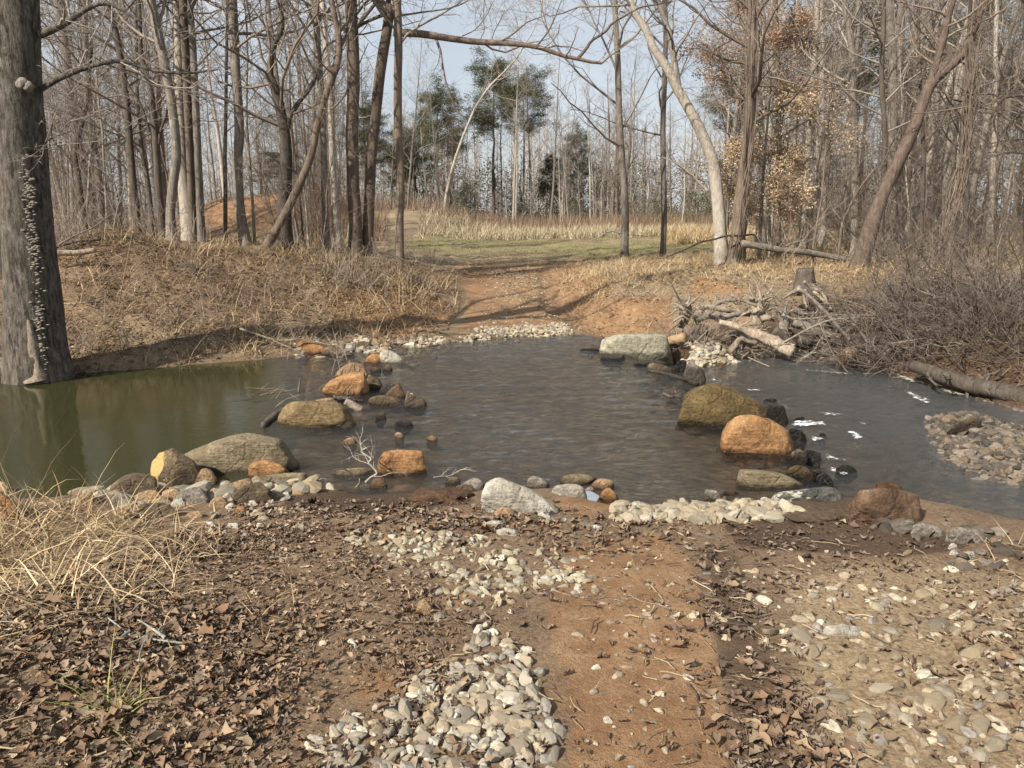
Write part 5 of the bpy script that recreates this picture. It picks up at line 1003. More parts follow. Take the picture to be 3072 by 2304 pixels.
tree('white barked trunk at the far right of the wood', c3, [(2000, 1445), (2012, 1200), (2025, 950), (2030, 700), (2035, 400)], 40, 26, 27, M_bark_pale, 16)
tree('dark crooked tree with bare limbs reaching in at the right edge', c3, [(2250, 1640), (2240, 1300), (2250, 1000), (2260, 700), (2255, 400), (2260, 0)], 60, 40, 17.5, M_bark_dark, 14, [([(2250, 650), (2160, 730), (2100, 790), (2050, 880)], 22, 8), ([(2250, 590), (2140, 595), (2070, 620), (2030, 690), (2000, 740)], 16, 7), ([(2250, 860), (2120, 865), (2000, 890)], 14, 5), ([(2250, 950), (2130, 945), (2010, 968)], 14, 5), ([(2080, 600), (2090, 500), (2060, 420)], 9, 5)], twig=M_twig_brown, low=3)
tree('dark vine hung trunk in the right thicket', c3, [(1840, 1600), (1855, 1300), (1850, 1000), (1860, 700), (1870, 300)], 36, 22, 19, M_bark_dark, 13, low=2.5, twig=M_twig_brown, droop=.05)
tree('slim dark trunk left of the vine hung trunk', c3, [(1570, 1590), (1580, 1300), (1590, 1000), (1580, 700), (1560, 300)], 28, 18, 20, M_bark_dark, 13, low=2.5)
tree('slanting thin tree crossing low before the reddish leaning tree', c3, [(1080, 1420), (1110, 1330), (1180, 1190), (1260, 1080), (1330, 1000), (1400, 880)], 16, 6, 20, M_bark_brown, 5.5, n1=10, L1=1.2, low=1, flare=.1, twig=M_twig_brown)
tree('slim dark trunk standing just left of the tan leaved beech', c3, [(690, 1540), (690, 1300), (695, 1000), (690, 600), (680, 200)], 40, 30, 24, M_bark_brown, 15)
# hanging vines on the right
def vines(label, f, lines, Y, w, mat):
    t = None; parts = []
    for ln in lines:
        P, R = px_path(f, ln, Y + random.uniform(-.3, .3), w, w * .7, 14); P = P + np.cumsum(rng.normal(0, .02, P.shape), 0); parts.append(tubes(P[None], R[None], 4))
    V, fs = join(parts); o = P[0]; return tag(mk('hanging_vine', V, fs, mat, origin=o), label, 'vine')
vines('bundle of dark vines hanging from the reddish tree fork', c3, [[(1690 + random.gauss(0, 15), 470), (1750 + random.gauss(0, 40), 380 + random.gauss(0, 20)), (1850 + random.gauss(0, 30), 230), (1920 + random.gauss(0, 20), 60), (1950 + random.gauss(0, 30), -60)] for k in range(16)], 17.9, 4, M_twig_brown)
vines('curtain of dark vines rising from the right brush thicket', c3, [[(1700 + random.gauss(0, 25), 1620), (1740 + random.gauss(0, 25), 1400), (1800 + random.gauss(0, 30), 1150), (1850 + random.gauss(0, 25), 900), (1870 + random.gauss(0, 40), 600), (1880 + random.gauss(0, 60), 250)] for k in range(22)], 17.2, 5, M_twig_brown)
vines('loose grey vines trailing on the vine wrapped trunk', c3, [[(430 + random.gauss(0, 22), 1600), (465 + random.gauss(0, 20), 1250), (505 + random.gauss(0, 16), 800), (530 + random.gauss(0, 14), 300), (530, -20)] for k in range(12)], 20.3, 6, M_twig_brown)

# beech that keeps its dead leaves
def beech(label, f, pts, w0, w1, Y, sprays, pal, H=9):
    P, R = px_path(f, pts, Y, w0, w1, 20); gz_ = float(TZ(P[0, 0], P[0, 1])) - .1
    if P[0, 2] > gz_: P = np.concatenate([[[P[0, 0], P[0, 1], gz_]], P]); R = np.concatenate([[R[0]], R])
    base = P[0]; t = tag(empty('young_beech', base), label, 'tree'); mk('trunk', *tubes(P[None], R[None], 8, rough=.05), M_bark_pale, t, base)
    tw, LVs = [], []
    for sp in sprays:
        Q, q = px_path(f, sp, Y + random.uniform(-.6, .6), 5, 2, 9, random.uniform(-1, 1)); tw.append(tubes(Q[None], q[None], 4))
        a, ra = grow(Q[None], q[None], 26, .05, 1, .75, 40, -.01, 5, .6, .003, .15, tp=.7); tw.append(tubes(a, ra, 3))
        b, rb = grow(a, ra, 5, .1, 1, .5, 40, -.02, 4, .7, .002, .15); tw.append(spikes(b, rb)); LVs += [b[:, 1:].reshape(-1, 3), a[:, 1:].reshape(-1, 3)]
    V, fs = join(tw); mk('crown', V, fs, M_twig_grey, t, base)
    L_ = np.concatenate(LVs); L_ = np.repeat(L_, 3, 0); L_ = L_[rng.random(len(L_)) < .8] ; L_ = L_ + rng.normal(0, .09, L_.shape); n = len(L_)
    RMt = rotm(n, 2.2); s = rng.uniform(.05, .09, n); PV = np.array([(-.5, 0, 0), (-.1, .22, .05), (.5, 0, -.08), (-.1, -.22, .05)]) + np.array([.5, 0, -.1])
    V = np.einsum('nij,vj->nvi', RMt * s[:, None, None], PV) + L_[:, None]
    c = pal[rng.integers(0, len(pal), n)] * rng.uniform(.8, 1.15, (n, 1))
    mk('foliage', V.reshape(-1, 3), [np.arange(n * 4).reshape(-1, 4)], M_tint, t, base, tint=np.repeat(c, 4, 0), smooth=False)
PAL_T1 = np.array([(.46, .33, .2), (.54, .41, .27), (.38, .26, .15), (.58, .46, .32)]); PAL_T2 = np.array([(.36, .23, .15), (.42, .29, .19), (.3, .18, .12)])
beech('young beech holding pale tan dead leaves low on the right', c3, [(575, 1560), (585, 1300), (600, 1050), (620, 800), (640, 600), (650, 450)], 26, 8, 21.5,
      [[(600, 1000), (520, 930), (440, 920)], [(600, 1020), (700, 1000), (800, 1010)], [(600, 1100), (520, 1150), (380, 1170)], [(600, 1120), (720, 1140), (850, 1180)], [(600, 1200), (680, 1250), (750, 1320)], [(590, 1180), (480, 1100), (330, 1000)], [(615, 800), (720, 740), (860, 700), (980, 740), (1090, 790)], [(620, 780), (700, 680), (850, 650)], [(610, 900), (560, 880), (520, 980)], [(600, 1050), (640, 960), (760, 900)], [(600, 1250), (540, 1300), (480, 1280)], [(610, 1000), (650, 1080), (690, 1200)]], PAL_T1)
beech('taller beech behind it holding reddish brown dead leaves', c3, [(640, 1540), (630, 1200), (620, 850), (600, 600), (590, 350), (600, 120)], 24, 8, 23,
      [[(600, 480), (700, 490), (860, 520), (880, 560)], [(595, 520), (520, 480), (400, 450), (310, 440)], [(595, 400), (680, 330), (780, 280), (860, 270)], [(595, 350), (500, 300), (380, 330), (300, 340)], [(598, 230), (680, 180), (760, 120), (840, 130)], [(598, 220), (520, 180), (430, 200), (300, 250), (160, 320)], [(600, 560), (680, 560), (750, 540)], [(596, 300), (650, 260), (720, 240)], [(600, 150), (540, 90), (460, 60)]], PAL_T2)

# ------------------------------------------------------------------ the wood behind: prototypes copied many times
def proto_tree(seed, H, r, mat, twig, n1, L1, t0, n2, n3, lean=.03, rmin=.006, sides=7, n4=2):
    K = 12; z = np.linspace(0, H, K); g = np.random.default_rng(seed)
    xy = np.cumsum(g.normal(0, lean * H / K, (K, 2)) + g.normal(0, .012, 2) * H / K * 1.5, 0); xy -= xy[0]
    P = np.column_stack([xy, z - .15]); R = r * (1 - .88 * (z / H) ** .9) * (1 + .4 * np.exp(-z / (3 * r)))
    tr = mk('trunk', *tubes(P[None], R[None], sides, rough=.05, seed=seed), mat, link=False)
    parts = crown_of(P[None], R[None], t0, n1, L1, n2=n2, n3=n3, rmin=rmin, plen=H, up=.1, n4=n4)
    V, fs = join(parts); cr_ = mk('crown', V, fs, twig, link=False); return tr, cr_
WOOD = [proto_tree(1, 17, .15, M_bark_grey, M_twig_grey, 22, 3.6, .28, 7, 5), proto_tree(2, 19, .19, M_bark_grey, M_twig_grey, 22, 3.8, .35, 7, 5), proto_tree(3, 15, .11, M_bark_pale, M_twig_grey, 22, 3.0, .25, 7, 5),
        proto_tree(4, 18, .14, M_bark_pale, M_twig_grey, 22, 3.4, .38, 7, 5), proto_tree(5, 13, .09, M_bark_brown, M_twig_brown, 24, 2.8, .18, 7, 5, .06), proto_tree(6, 20, .17, M_bark_pale, M_twig_grey, 20, 3.6, .42, 7, 5),
        proto_tree(7, 16, .12, M_bark_brown, M_twig_brown, 24, 3.2, .22, 7, 5, .05), proto_tree(8, 14, .08, M_bark_pale, M_twig_grey, 22, 2.6, .25, 7, 5, .04)]
WNAME = ['grey', 'stout grey', 'slender pale', 'straight pale', 'crooked brown', 'tall pale', 'brown', 'thin whitish']
SAP = [proto_tree(21, 6.5, .035, M_bark_brown, M_twig_brown, 18, 1.7, .15, 6, 5, .06, .0035, 5), proto_tree(22, 5., .028, M_bark_grey, M_twig_brown, 18, 1.6, .12, 6, 5, .08, .0035, 5), proto_tree(23, 8, .045, M_bark_pale, M_twig_grey, 20, 1.9, .2, 6, 5, .05, .004, 5), proto_tree(24, 4, .022, M_bark_dark, M_twig_brown, 18, 1.5, .1, 6, 5, .1, .0035, 5)]
def plant(pr, name, x, y, s, label, cat, group, tilt=.05):
    z = float(TZ(x, y)); o = empty(name, (x, y, z - .02)); o.rotation_euler = (random.gauss(0, tilt), random.gauss(0, tilt), random.uniform(0, 6.28)); sx = s * random.uniform(.85, 1.2); o.scale = (sx, sx, s); tag(o, label, cat, group)
    for me, nm in zip(pr, ('trunk', 'crown')):
        c = bpy.data.objects.new(nm, me); COL.objects.link(c); c.parent = o
taken = []
MARKS = [(85, 'the massive old tree'), (184, 'the thin crooked dark tree'), (222, 'the pale grey mound tree'), (299, 'the bending dark tree'), (351, 'the mossy forked tree'), (371, 'the swollen footed dark tree'), (413, 'the wide pale trunk'), (433, 'the tall grey mound trunk'), (530, 'the single straight trunk'), (614, 'the widely forked dark tree'),
         (573, 'the foot of the leaning dark tree'), (708, 'the slender pale trunk'), (782, 'the close trunk pair'), (863, 'the hollow footed trunk'), (958, 'the drooping pale tree'), (1068, 'the tallest middle pine'), (1240, 'the faint far pine'), (1349, 'the clearing edge trunk'), (1432, 'the dark streaked trunk'), (1559, 'the pale leaning tree'), (1588, 'the vine wrapped trunk'),
         (1640, 'the tan leaved beech'), (1733, 'the light grey trunk'), (1800, 'the shorter right pine'), (1857, 'the foot of the reddish leaning tree'), (1922, 'the stout pale trunk'), (2033, 'the vine curtain'), (2138, 'the white barked tree'), (2200, 'the right edge tree')]
_used = {}
def where(x, y, kind, cat, zone):
    u = float(proj(x, y, TZ(x, y))[0]) * .72; m = min(MARKS, key=lambda q: abs(q[0] - u)); d = u - m[0]
    rel = 'right behind' if abs(d) < 7 else ('just left of' if d < 0 else 'just right of') if abs(d) < 30 else ('well left of' if d < 0 else 'well right of')
    dep = 'close in' if y < 28 else 'set back' if y < 42 else 'deep in the wood' if y < 66 else 'at the far wood edge' if y < 76 else 'inside the far wood'
    for tail in ('', dep, dep.split()[0]): 
        lb = ' '.join(f'{kind} bare {cat} {rel} {m[1]} {tail}'.split())
        if lb not in _used and len(lb.split()) <= 16: break
    _used[lb] = 1; return lb
def free(x, y, dmin):
    for a, b in taken:
        if (a - x) ** 2 + (b - y) ** 2 < dmin * dmin: return False
    taken.append((x, y)); return True
def fill(n, y0, y1, a, b, pr, names, name, zone, cat, dmin, s0, s1, tilt=.05, ex=1., group=None):
    k = tries = 0
    while k < n and tries < n * 40:
        tries += 1; y = y0 + (y1 - y0) * random.random() ** ex; x = y * random.uniform(a, b)
        if not free(x, y, dmin): continue
        if y < 47 and -.415 < x / y < -.305: continue             # keeps the gap to the clay bank
        j = random.randrange(len(pr)); plant(pr[j], name, x, y, random.uniform(s0, s1), where(x, y, names[j], cat, zone), cat, group or f'bare {cat}s {zone}', tilt); k += 1
fill(62, 22, 62, -.78, -.2, WOOD, WNAME, 'bare_tree', 'in the wood left of the clearing', 'tree', 1.0, .8, 1.1, ex=.8)
fill(66, 25, 60, .27, .80, WOOD, WNAME, 'bare_tree', 'in the wood right of the clearing', 'tree', 1.0, .8, 1.1, ex=.8)
fill(78, 60, 88, -.3, .5, WOOD, WNAME, 'bare_tree', 'in the wood beyond the clearing', 'tree', 1.1, .62, .85)
SN = ['brown twiggy', 'low grey twiggy', 'pale thin', 'dark low twiggy']
fill(60, 17, 40, -.75, -.22, SAP, SN, 'sapling', 'under the trees left of the clearing', 'sapling', .5, .7, 1.25, .1)
fill(60, 19.5, 42, .3, .78, SAP, SN, 'sapling', 'under the trees right of the clearing', 'sapling', .5, .7, 1.25, .1)
# far wood, one mass
parts = []; tt = []
def far_mass(n, y0, y1, a, b, h0, h1):
    y = rng.uniform(y0, y1, n); x = y * rng.uniform(a, b, n); H = rng.uniform(h0, h1, n); K = 7
    K = 6; P = np.zeros((n, K, 3)); zz = np.linspace(0, 1, K)
    P[..., 2] = zz[None] * H[:, None] + TZ(x, y)[:, None]; P[..., 0] = x[:, None] + np.cumsum(rng.normal(0, .12, (n, K)), 1); P[..., 1] = y[:, None] + np.cumsum(rng.normal(0, .12, (n, K)), 1)
    R = rng.uniform(.05, .15, n)[:, None] * (1 - .85 * zz)[None]; out = [tubes(P, R, 4)]
    a1, r1 = grow(P, R, 14, .12, .99, .24, 50, .12, 4, .45, .024, .2); out.append(spikes(a1, r1))
    a2, r2 = grow(a1, r1, 10, .1, .98, .55, 45, .06, 2, .6, .019, .2); out.append(spikes(a2, r2)); return out
ms = far_mass(250, 86, 118, -.45, .58, 10., 14.) + far_mass(140, 70, 92, -.22, .5, 4, 9) + far_mass(90, 62, 90, -.85, -.28, 11, 16) + far_mass(90, 58, 90, .45, .85, 12, 17)
V, fs = join(ms); mt = np.array([(.27, .235, .2), (.36, .32, .28), (.2, .165, .135)])
tint = np.repeat(mt[rng.integers(0, 3, len(V) // 15 + 1)], 15, 0)[:len(V)]
tag(mk('distant_wood', V, fs, M_twig, tint=tint), 'dense grey brown leafless wood filling the distance', 'wood', kind='stuff')
# scrub and evergreen underwood
def scrub(n, y0, y1, a, b, h0, h1, pal, nst=6):
    y = rng.uniform(y0, y1, n); x = y * rng.uniform(a, b, n); return scrub_at(x, y, h0, h1, pal, nst)
def scrub_at(x, y, h0, h1, pal, nst=6, rm=.0045, up=1.):
    ok = ~((y > 16) & (y < 47) & (x / y > -.415) & (x / y < -.305)); x, y = x[ok], y[ok]
    n = len(x); M = n * nst; bx = np.repeat(x, nst) + rng.normal(0, .15, M); by = np.repeat(y, nst) + rng.normal(0, .15, M); K = 5; P = np.empty((M, K, 3)); P[:, 0] = np.column_stack([bx, by, TZ(bx, by)]); d = nrm(np.column_stack([rng.normal(0, .45, (M, 2)), np.full(M, up)])); Ls = rng.uniform(h0, h1, M)
    for k in range(1, K): d = nrm(d + rng.normal(0, .16, (M, 3)) - np.array([0, 0, .05])); P[:, k] = P[:, k - 1] + d * (Ls / (K - 1))[:, None]
    R = np.full((M, 1), rm * 2.0) * np.linspace(1, .4, K)[None]; out = [spikes(P, R)]
    a1, r1 = grow(P, R, 5, .2, .98, .45, 45, .02, 3, .7, rm * .8, .25); out.append(spikes(a1, r1)); a2, r2 = grow(a1, r1, 3, .1, .95, .6, 45, .0, 2, .8, rm * .65, .25); out.append(spikes(a2, r2))
    V, fs = join(out); c = pal[rng.integers(0, len(pal), len(V) // 18 + 1)]; return V, fs, np.repeat(c, 18, 0)[:len(V)]
def stuff(name, label, cat, lst, mat):
    V, fs = join([(a, b) for a, b, _ in lst]); tag(mk(name, V, fs, mat, tint=np.concatenate([c for *_, c in lst])), label, cat, kind='stuff')
PB = np.array([(.2, .15, .115), (.27, .22, .18), (.15, .11, .085), (.33, .27, .22)])
stuff('undergrowth', 'leafless twiggy undergrowth beneath the trees', 'undergrowth', [scrub(110, 17.5, 45, -.78, -.24, 1.2, 3.2, PB), scrub(110, 18.5, 45, .33, .8, 1.2, 3.4, PB), scrub(90, 58, 80, -.3, .5, 1.5, 4, PB), scrub(14, 13.2, 17, -.66, -.4, .5, 1.2, PB)], M_twig)
PBD = np.array([(.09, .068, .054), (.13, .1, .08), (.07, .052, .042), (.17, .135, .11)])
hx = np.array([hit(*F(random.uniform(1840, 2300), random.uniform(620, 790)))[:2] for k in range(40)]); hx2 = np.array([hit(*F(random.uniform(1880, 2300), random.uniform(585, 660)))[:2] for k in range(16)])
stuff('brush_thicket', 'dark tangle of thin leafless brush on the right bank', 'brush', [scrub_at(hx[:, 0], hx[:, 1], .7, 1.9, PBD, 6, .004, .35), scrub_at(hx2[:, 0], hx2[:, 1], .8, 2.2, PBD, 6, .004, .6)], M_twig)

# evergreens
M_needle = tint_mat('needles', .75, 30, .35)
PAL_N = np.array([(.075, .088, .04), (.105, .11, .05), (.05, .062, .028), (.14, .135, .065), (.085, .092, .045)])
def leafblob(cen, n, rad, s0, s1, pal, flat_=.7, nw=.2):
    k = len(cen); P = np.repeat(cen, n, 0) + rng.normal(0, 1, (k * n, 3)) * np.repeat(rad, n)[:, None] * np.array([1, 1, flat_]); m = len(P); RMt = rotm(m, 2.5); s = rng.uniform(s0, s1, m)
    PV = np.array([(-.5, 0, 0), (0, nw, .05), (.5, 0, 0), (0, -nw, .05)]); V = np.einsum('nij,vj->nvi', RMt * s[:, None, None], PV) + P[:, None]
    return V.reshape(-1, 3), [np.arange(m * 4).reshape(-1, 4)], np.repeat(pal[rng.integers(0, len(pal), m)] * rng.uniform(.7, 1.25, (m, 1)), 4, 0)
def proto_pine(seed, H, t0, dens=1.):
    K = 12; g = np.random.default_rng(seed); z = np.linspace(0, H, K); P = np.column_stack([np.cumsum(g.normal(0, .06, (K, 2)), 0), z - .1]); R = .17 * (1 - .85 * z / H)
    tr = mk('trunk', *tubes(P[None], R[None], 7), M_bark_red, link=False)
    a, ra = grow(P[None], R[None], 40, t0, .995, .34, 72, .1, 6, .35, .012, .18); b, rb = grow(a, ra, 5, .3, 1, .5, 45, .08, 4, .6, .008, .15)
    V, fs = join([tubes(a, ra, 4), tubes(b, rb, 3)]); lm = mk('limbs', V, fs, M_bark_brown, link=False)
    cen = np.concatenate([a[:, -1], a[:, 3], b[:, -1], b[:, 2], P[-1:]]); cen = cen[rng.random(len(cen)) < .85]
    V, fs, c = leafblob(cen, int(60 * dens), rng.uniform(.16, .36, len(cen)), .14, .3, PAL_N, .6, .07); cr_ = mk('crown', V, fs, M_needle, tint=c, link=False, smooth=False); return tr, lm, cr_
PINES = [proto_pine(51, 13.5, .55), proto_pine(52, 12, .45), proto_pine(53, 16, .6), proto_pine(54, 9.5, .35)]
def pine(j, u, v_top, Y, label):
    p = at_y(*F(u, 600), Y); top = at_y(*F(u, v_top), Y)[2]; Hs = (13.3, 11.8, 15.8, 9.3)[j]; z = float(TZ(p[0], p[1])); o = empty('pine_tree', (p[0], p[1], z)); s = (top - z) / Hs; o.scale = (max(s, .7) * 1.05,) * 2 + (s,); o.rotation_euler = (0, 0, random.uniform(0, 6.28)); tag(o, label, 'pine tree')
    for me, nm in zip(PINES[j], ('trunk', 'limb', 'crown')): c = bpy.data.objects.new(nm, me); COL.objects.link(c); c.parent = o
for a in ((0, 1068, 150, 74, 'tallest dark pine rising in the middle of the far wood'), (2, 1128, 175, 78, 'broad paler pine right of the tallest middle pine'), (1, 952, 216, 72, 'lone flat layered pine left of the tallest middle pine'), (1, 872, 290, 80, 'small pine left of the lone layered pine'), (3, 905, 285, 84, 'lower dull pine between the small pine and the layered pine'),
          (1, 800, 245, 70, 'pine partly behind the close trunk pair'), (2, 1575, 160, 46, 'dark pine behind the red leaved beech'), (2, 1700, 60, 44, 'tall pine in the right wood left of centre'), (0, 1810, 10, 42, 'tall pine behind the stout pale trunk'), (2, 2050, 20, 46, 'tall pine toward the right edge of the wood'), (0, 1940, 70, 50, 'shorter pine between the two right hand tall pines'),
          (3, 625, 335, 48, 'small dense evergreen behind the single grey trunk'), (1, 1240, 300, 86, 'faint pine among grey trees right of the broad pine'), (3, 1190, 345, 82, 'low pine at the foot of the broad paler pine'), (1, 2170, 90, 48, 'pine at the right edge behind the dark crooked tree')): pine(*a)
def shrub(u, v, Y, wd, h, label, pal=PAL_N):
    p = at_y(*F(u, v), Y); z = float(TZ(p[0], p[1])); k = int(40 + wd * 12); t = rng.random(k); an = rng.uniform(0, 6.28, k); rr = wd * .5 * np.sqrt(rng.random(k)) * (1 - .55 * t)
    cen = np.column_stack([rr * np.cos(an), rr * np.sin(an), .15 + t * h]); V, fs, c = leafblob(cen, 45, np.full(k, .17), .06, .15, pal)
    o = tag(empty('evergreen_shrub', (p[0], p[1], z)), label, 'shrub'); mk('foliage', V, fs, M_needle, tint=c, smooth=False).parent = o
    st = np.zeros((5, 4, 3)); st[:, :, 2] = np.linspace(0, h * .8, 4); st[:, :, :2] = rng.normal(0, .2, (5, 1, 2)) * np.linspace(.3, 1.6, 4)[None, :, None] * wd * .4; mk('stem', *tubes(st, np.full((5, 4), .02), 4), M_bark_brown).parent = o
for a in ((1005, 480, 66, 3.0, 3.6, 'bushy evergreen at the far wood edge left of the leaning tree'), (1500, 470, 62, 4.0, 2.6, 'dark evergreen bush behind the clearing trunks'), (1570, 460, 56, 3.6, 3.2, 'dark evergreen bush left of the tan leaved beech'), (1420, 480, 70, 5, 2.2, 'wide low evergreen bush at the far wood edge'), (1240, 485, 76, 6, 2.4, 'long low evergreen bush in the shade of the far wood'),
          (1130, 485, 76, 4, 2.0, 'small low evergreen bush in the far wood left of the long one'), (1660, 480, 50, 4, 3, 'evergreen bush behind the light grey trunk'), (880, 480, 72, 3, 2.2, 'evergreen bush beyond the third trunk'), (240, 470, 40, 2.4, 1.6, 'low evergreen bush in the left wood behind the mound'), (1360, 485, 74, 4, 2.6, 'evergreen bush just left of the clearing trunk far back'), (1750, 470, 54, 4, 2.6, 'evergreen bush deep in the right wood')): shrub(*a)

# evergreen and brown underwood far back, one mass each
def under(n, y0, y1, a, b, h, pal):
    y = rng.uniform(y0, y1, n); x = y * rng.uniform(a, b, n); cl = sst(-.2, .5, vn(x, y, .12, 55)); ok = rng.random(n) < .25 + .75 * cl; x, y = x[ok], y[ok]; z = TZ(x, y) + h * rng.random(len(x)) ** 1.4
    return leafblob(np.column_stack([x, y, z]), 34, rng.uniform(.4, .9, len(x)), .13, .3, pal, .7, .26)
PAL_U = np.array([(.1, .095, .062), (.14, .122, .09), (.08, .075, .05), (.18, .15, .115)])
V, fs, c = under(3000, 78, 104, -.34, .55, 6.5, PAL_U); V2, f2, c2_ = under(500, 48, 72, .42, .85, 5., PAL_U * 1.1); V3, f3, c3_ = under(260, 46, 70, -.85, -.4, 3.5, PAL_U * 1.2)
V, fs = join([(V, fs), (V2, f2), (V3, f3)]); tag(mk('evergreen_undergrowth', V, fs, M_needle, tint=np.concatenate([c, c2_, c3_]), smooth=False), 'dull evergreen undergrowth between the far trunks', 'undergrowth', kind='stuff')
# ------------------------------------------------------------------ logs, driftwood, sticks
def log(label, f, pts, w0, w1, mat, Y=None, dy=0., name='log', cat='log', rough=.12, n=16, sides=10, twigs=0, tl=.4, cap=True, lift=.5, group=None, twmat=None, endmat=None):
    if Y is None:
        q = np.array([hit(*f(x, y)) for x, y in pts]); sc = abs(f(1, 0)[0] - f(0, 0)[0]); r = np.linspace(w0, w1, len(pts)) * sc / FPX * q[:, 1] / 2; q[:, 2] += r * lift
        s = smoothpath(np.column_stack([q, r]), n); P, R = s[:, :3], np.maximum(s[:, 3], .003)
    else: P, R = px_path(f, pts, Y, w0, w1, n, dy)
    V, fs = tubes(P[None], R[None], sides, cap=cap, rough=rough, seed=len(label))
    if not twigs: return tag(mk(name, V, fs, mat, origin=P[0]), label, cat, group)
    t = tag(mk(name, V, fs, mat, origin=P[0]), label, cat, group)
    a, ra = grow(P[None], R[None], twigs, .15, .98, tl / max(np.linalg.norm(P[-1] - P[0]), .1), 50, .05, 5, .4, .003, .25); b, rb = grow(a, ra, 4, .2, .95, .5, 45, .0, 3, .6, .002, .25)
    V, fs = join([tubes(a, ra, 4), spikes(b, rb)]); m = mk('twigs', V, fs, twmat or mat, origin=P[0]); m['kind'] = 'stuff'; m.parent = t; m.location = (0, 0, 0); return t
def endcap(t, f, x, y, w, Y): pass
# left bank
log('pale broken log lying on the left mound behind the massive old tree', cJ, [(250, 222), (330, 215), (420, 215), (520, 200)], 36, 28, M_drift, 12.8, .3)
log('dark log above the pale broken log on the left mound', cJ, [(275, 190), (350, 170), (430, 150), (550, 140)], 18, 14, M_bark_dark, 13.4, .3)
log('slanting dead branch rising over the two left logs', cJ, [(320, 170), (400, 125), (500, 80), (560, 40), (605, 8)], 10, 5, M_drift_grey, 13.2, .4, 'branch', 'branch', twigs=9)
log('thin upright stick leaning on the left bank', cJ, [(630, 585), (655, 450), (690, 270), (720, 110)], 7, 4, M_twig_brown, 12.0, .6, 'stick', 'stick', .05)
log('pale stick lying on the left bank near the massive old tree', cJ, [(320, 495), (400, 495), (470, 488), (555, 478)], 8, 10, M_drift, None, name='stick', cat='stick')
log('long dark stick lying across the left bank', cJ, [(990, 410), (1080, 430), (1160, 450), (1260, 470)], 9, 7, M_bark_dark, None, name='stick', cat='stick')
log('short dark limb sticking up from the left bank', cJ, [(950, 430), (980, 370), (1010, 295)], 10, 7, M_bark_brown, 13.2, .2, 'stick', 'stick')
log('broken dark stump piece on the left bank below the mound trees', cJ, [(1065, 400), (1068, 350), (1055, 300), (1035, 285)], 26, 22, M_bark_dark, 13.4, .0, 'stump', 'stump', twigs=6)
log('crooked dark fallen limb at the foot of the third trunk', cK, [(660, 115), (672, 155), (695, 180), (740, 190), (790, 212), (860, 245)], 11, 6, M_bark_dark, 17.2, -1.2, 'branch', 'branch', twigs=8)
for i, (pts, w, lab) in enumerate([([(460, 265), (530, 250), (610, 225), (745, 208)], 9, 'pale branch lying on the bank below the close trunk pair'), ([(530, 175), (600, 215), (700, 270), (800, 310), (920, 350)], 6, 'long thin branch slanting down the bank from the trunk pair'), ([(680, 275), (740, 310), (810, 325)], 8, 'short pale branch in the bank brush pile'),
                                   ([(700, 240), (780, 290), (880, 330), (990, 360)], 5, 'thin branch along the road side of the bank brush'), ([(540, 270), (580, 310), (620, 330)], 8, 'short grey branch half way down the bank'), ([(260, 180), (340, 195), (420, 222)], 6, 'thin branch below the slender pale trunk')]):
    log(lab, cK, pts, w, w * .5, M_drift_grey if i % 2 == 0 else M_bark_brown, None, name='branch', cat='branch', twigs=7, tl=.6)
PBK = np.array([(.24, .185, .14), (.32, .26, .2), (.17, .125, .095)])
hx = np.array([hit(*F(random.uniform(690, 960), random.uniform(560, 640)))[:2] for k in range(26)])
stuff('brush_pile', 'heap of cut twigs on the bank at the road corner', 'brush', [scrub_at(hx[:, 0], hx[:, 1], .3, .8, PBK, 5, .0045)], M_twig)
hx = np.array([hit(*F(random.uniform(-20, 680), random.uniform(560, 790)))[:2] for k in range(90)])
stuff('bank_brush', 'low dead stems over the left bank', 'brush', [scrub_at(hx[:, 0], hx[:, 1], .2, .6, PBK, 3, .003)], M_twig)
log('thick pale fallen branch at the left bank foot', cK, [(468, 515), (510, 545), (560, 572), (650, 610)], 13, 9, M_drift, None, name='branch', cat='branch', lift=1.2)
log('long whitish branch dipping from the left bank over the orange boulder', cK, [(30, 548), (110, 575), (190, 600), (260, 605), (320, 598), (400, 615), (490, 632)], 9, 6, M_drift, 11.3, .2, 'branch', 'branch', twigs=6, tl=.6)
log('pale twig branch running below the whitish branch', cK, [(190, 606), (250, 632), (310, 658), (345, 672)], 6, 4, M_drift, 11.0, .1, 'branch', 'branch')
log('thin leaning dead stick beside the forked mound trees', cK, [(280, 65), (330, 110), (372, 146)], 6, 5, M_drift, 19.5, .2, 'stick', 'stick')
log('pale broken log at the far side of the clearing', cK, [(862, 110), (905, 116), (945, 122)], 12, 11, M_drift, 44)
log('short pale log right of the broken log across the clearing', cK, [(985, 121), (1015, 124), (1045, 126)], 9, 8, M_drift, 43)
log('pale fallen branch with upturned fork at the far wood edge', c2, [(815, 1290), (835, 1340), (870, 1400), (905, 1440)], 12, 8, M_drift, 58, name='branch', cat='branch', twigs=10, tl=2.5)
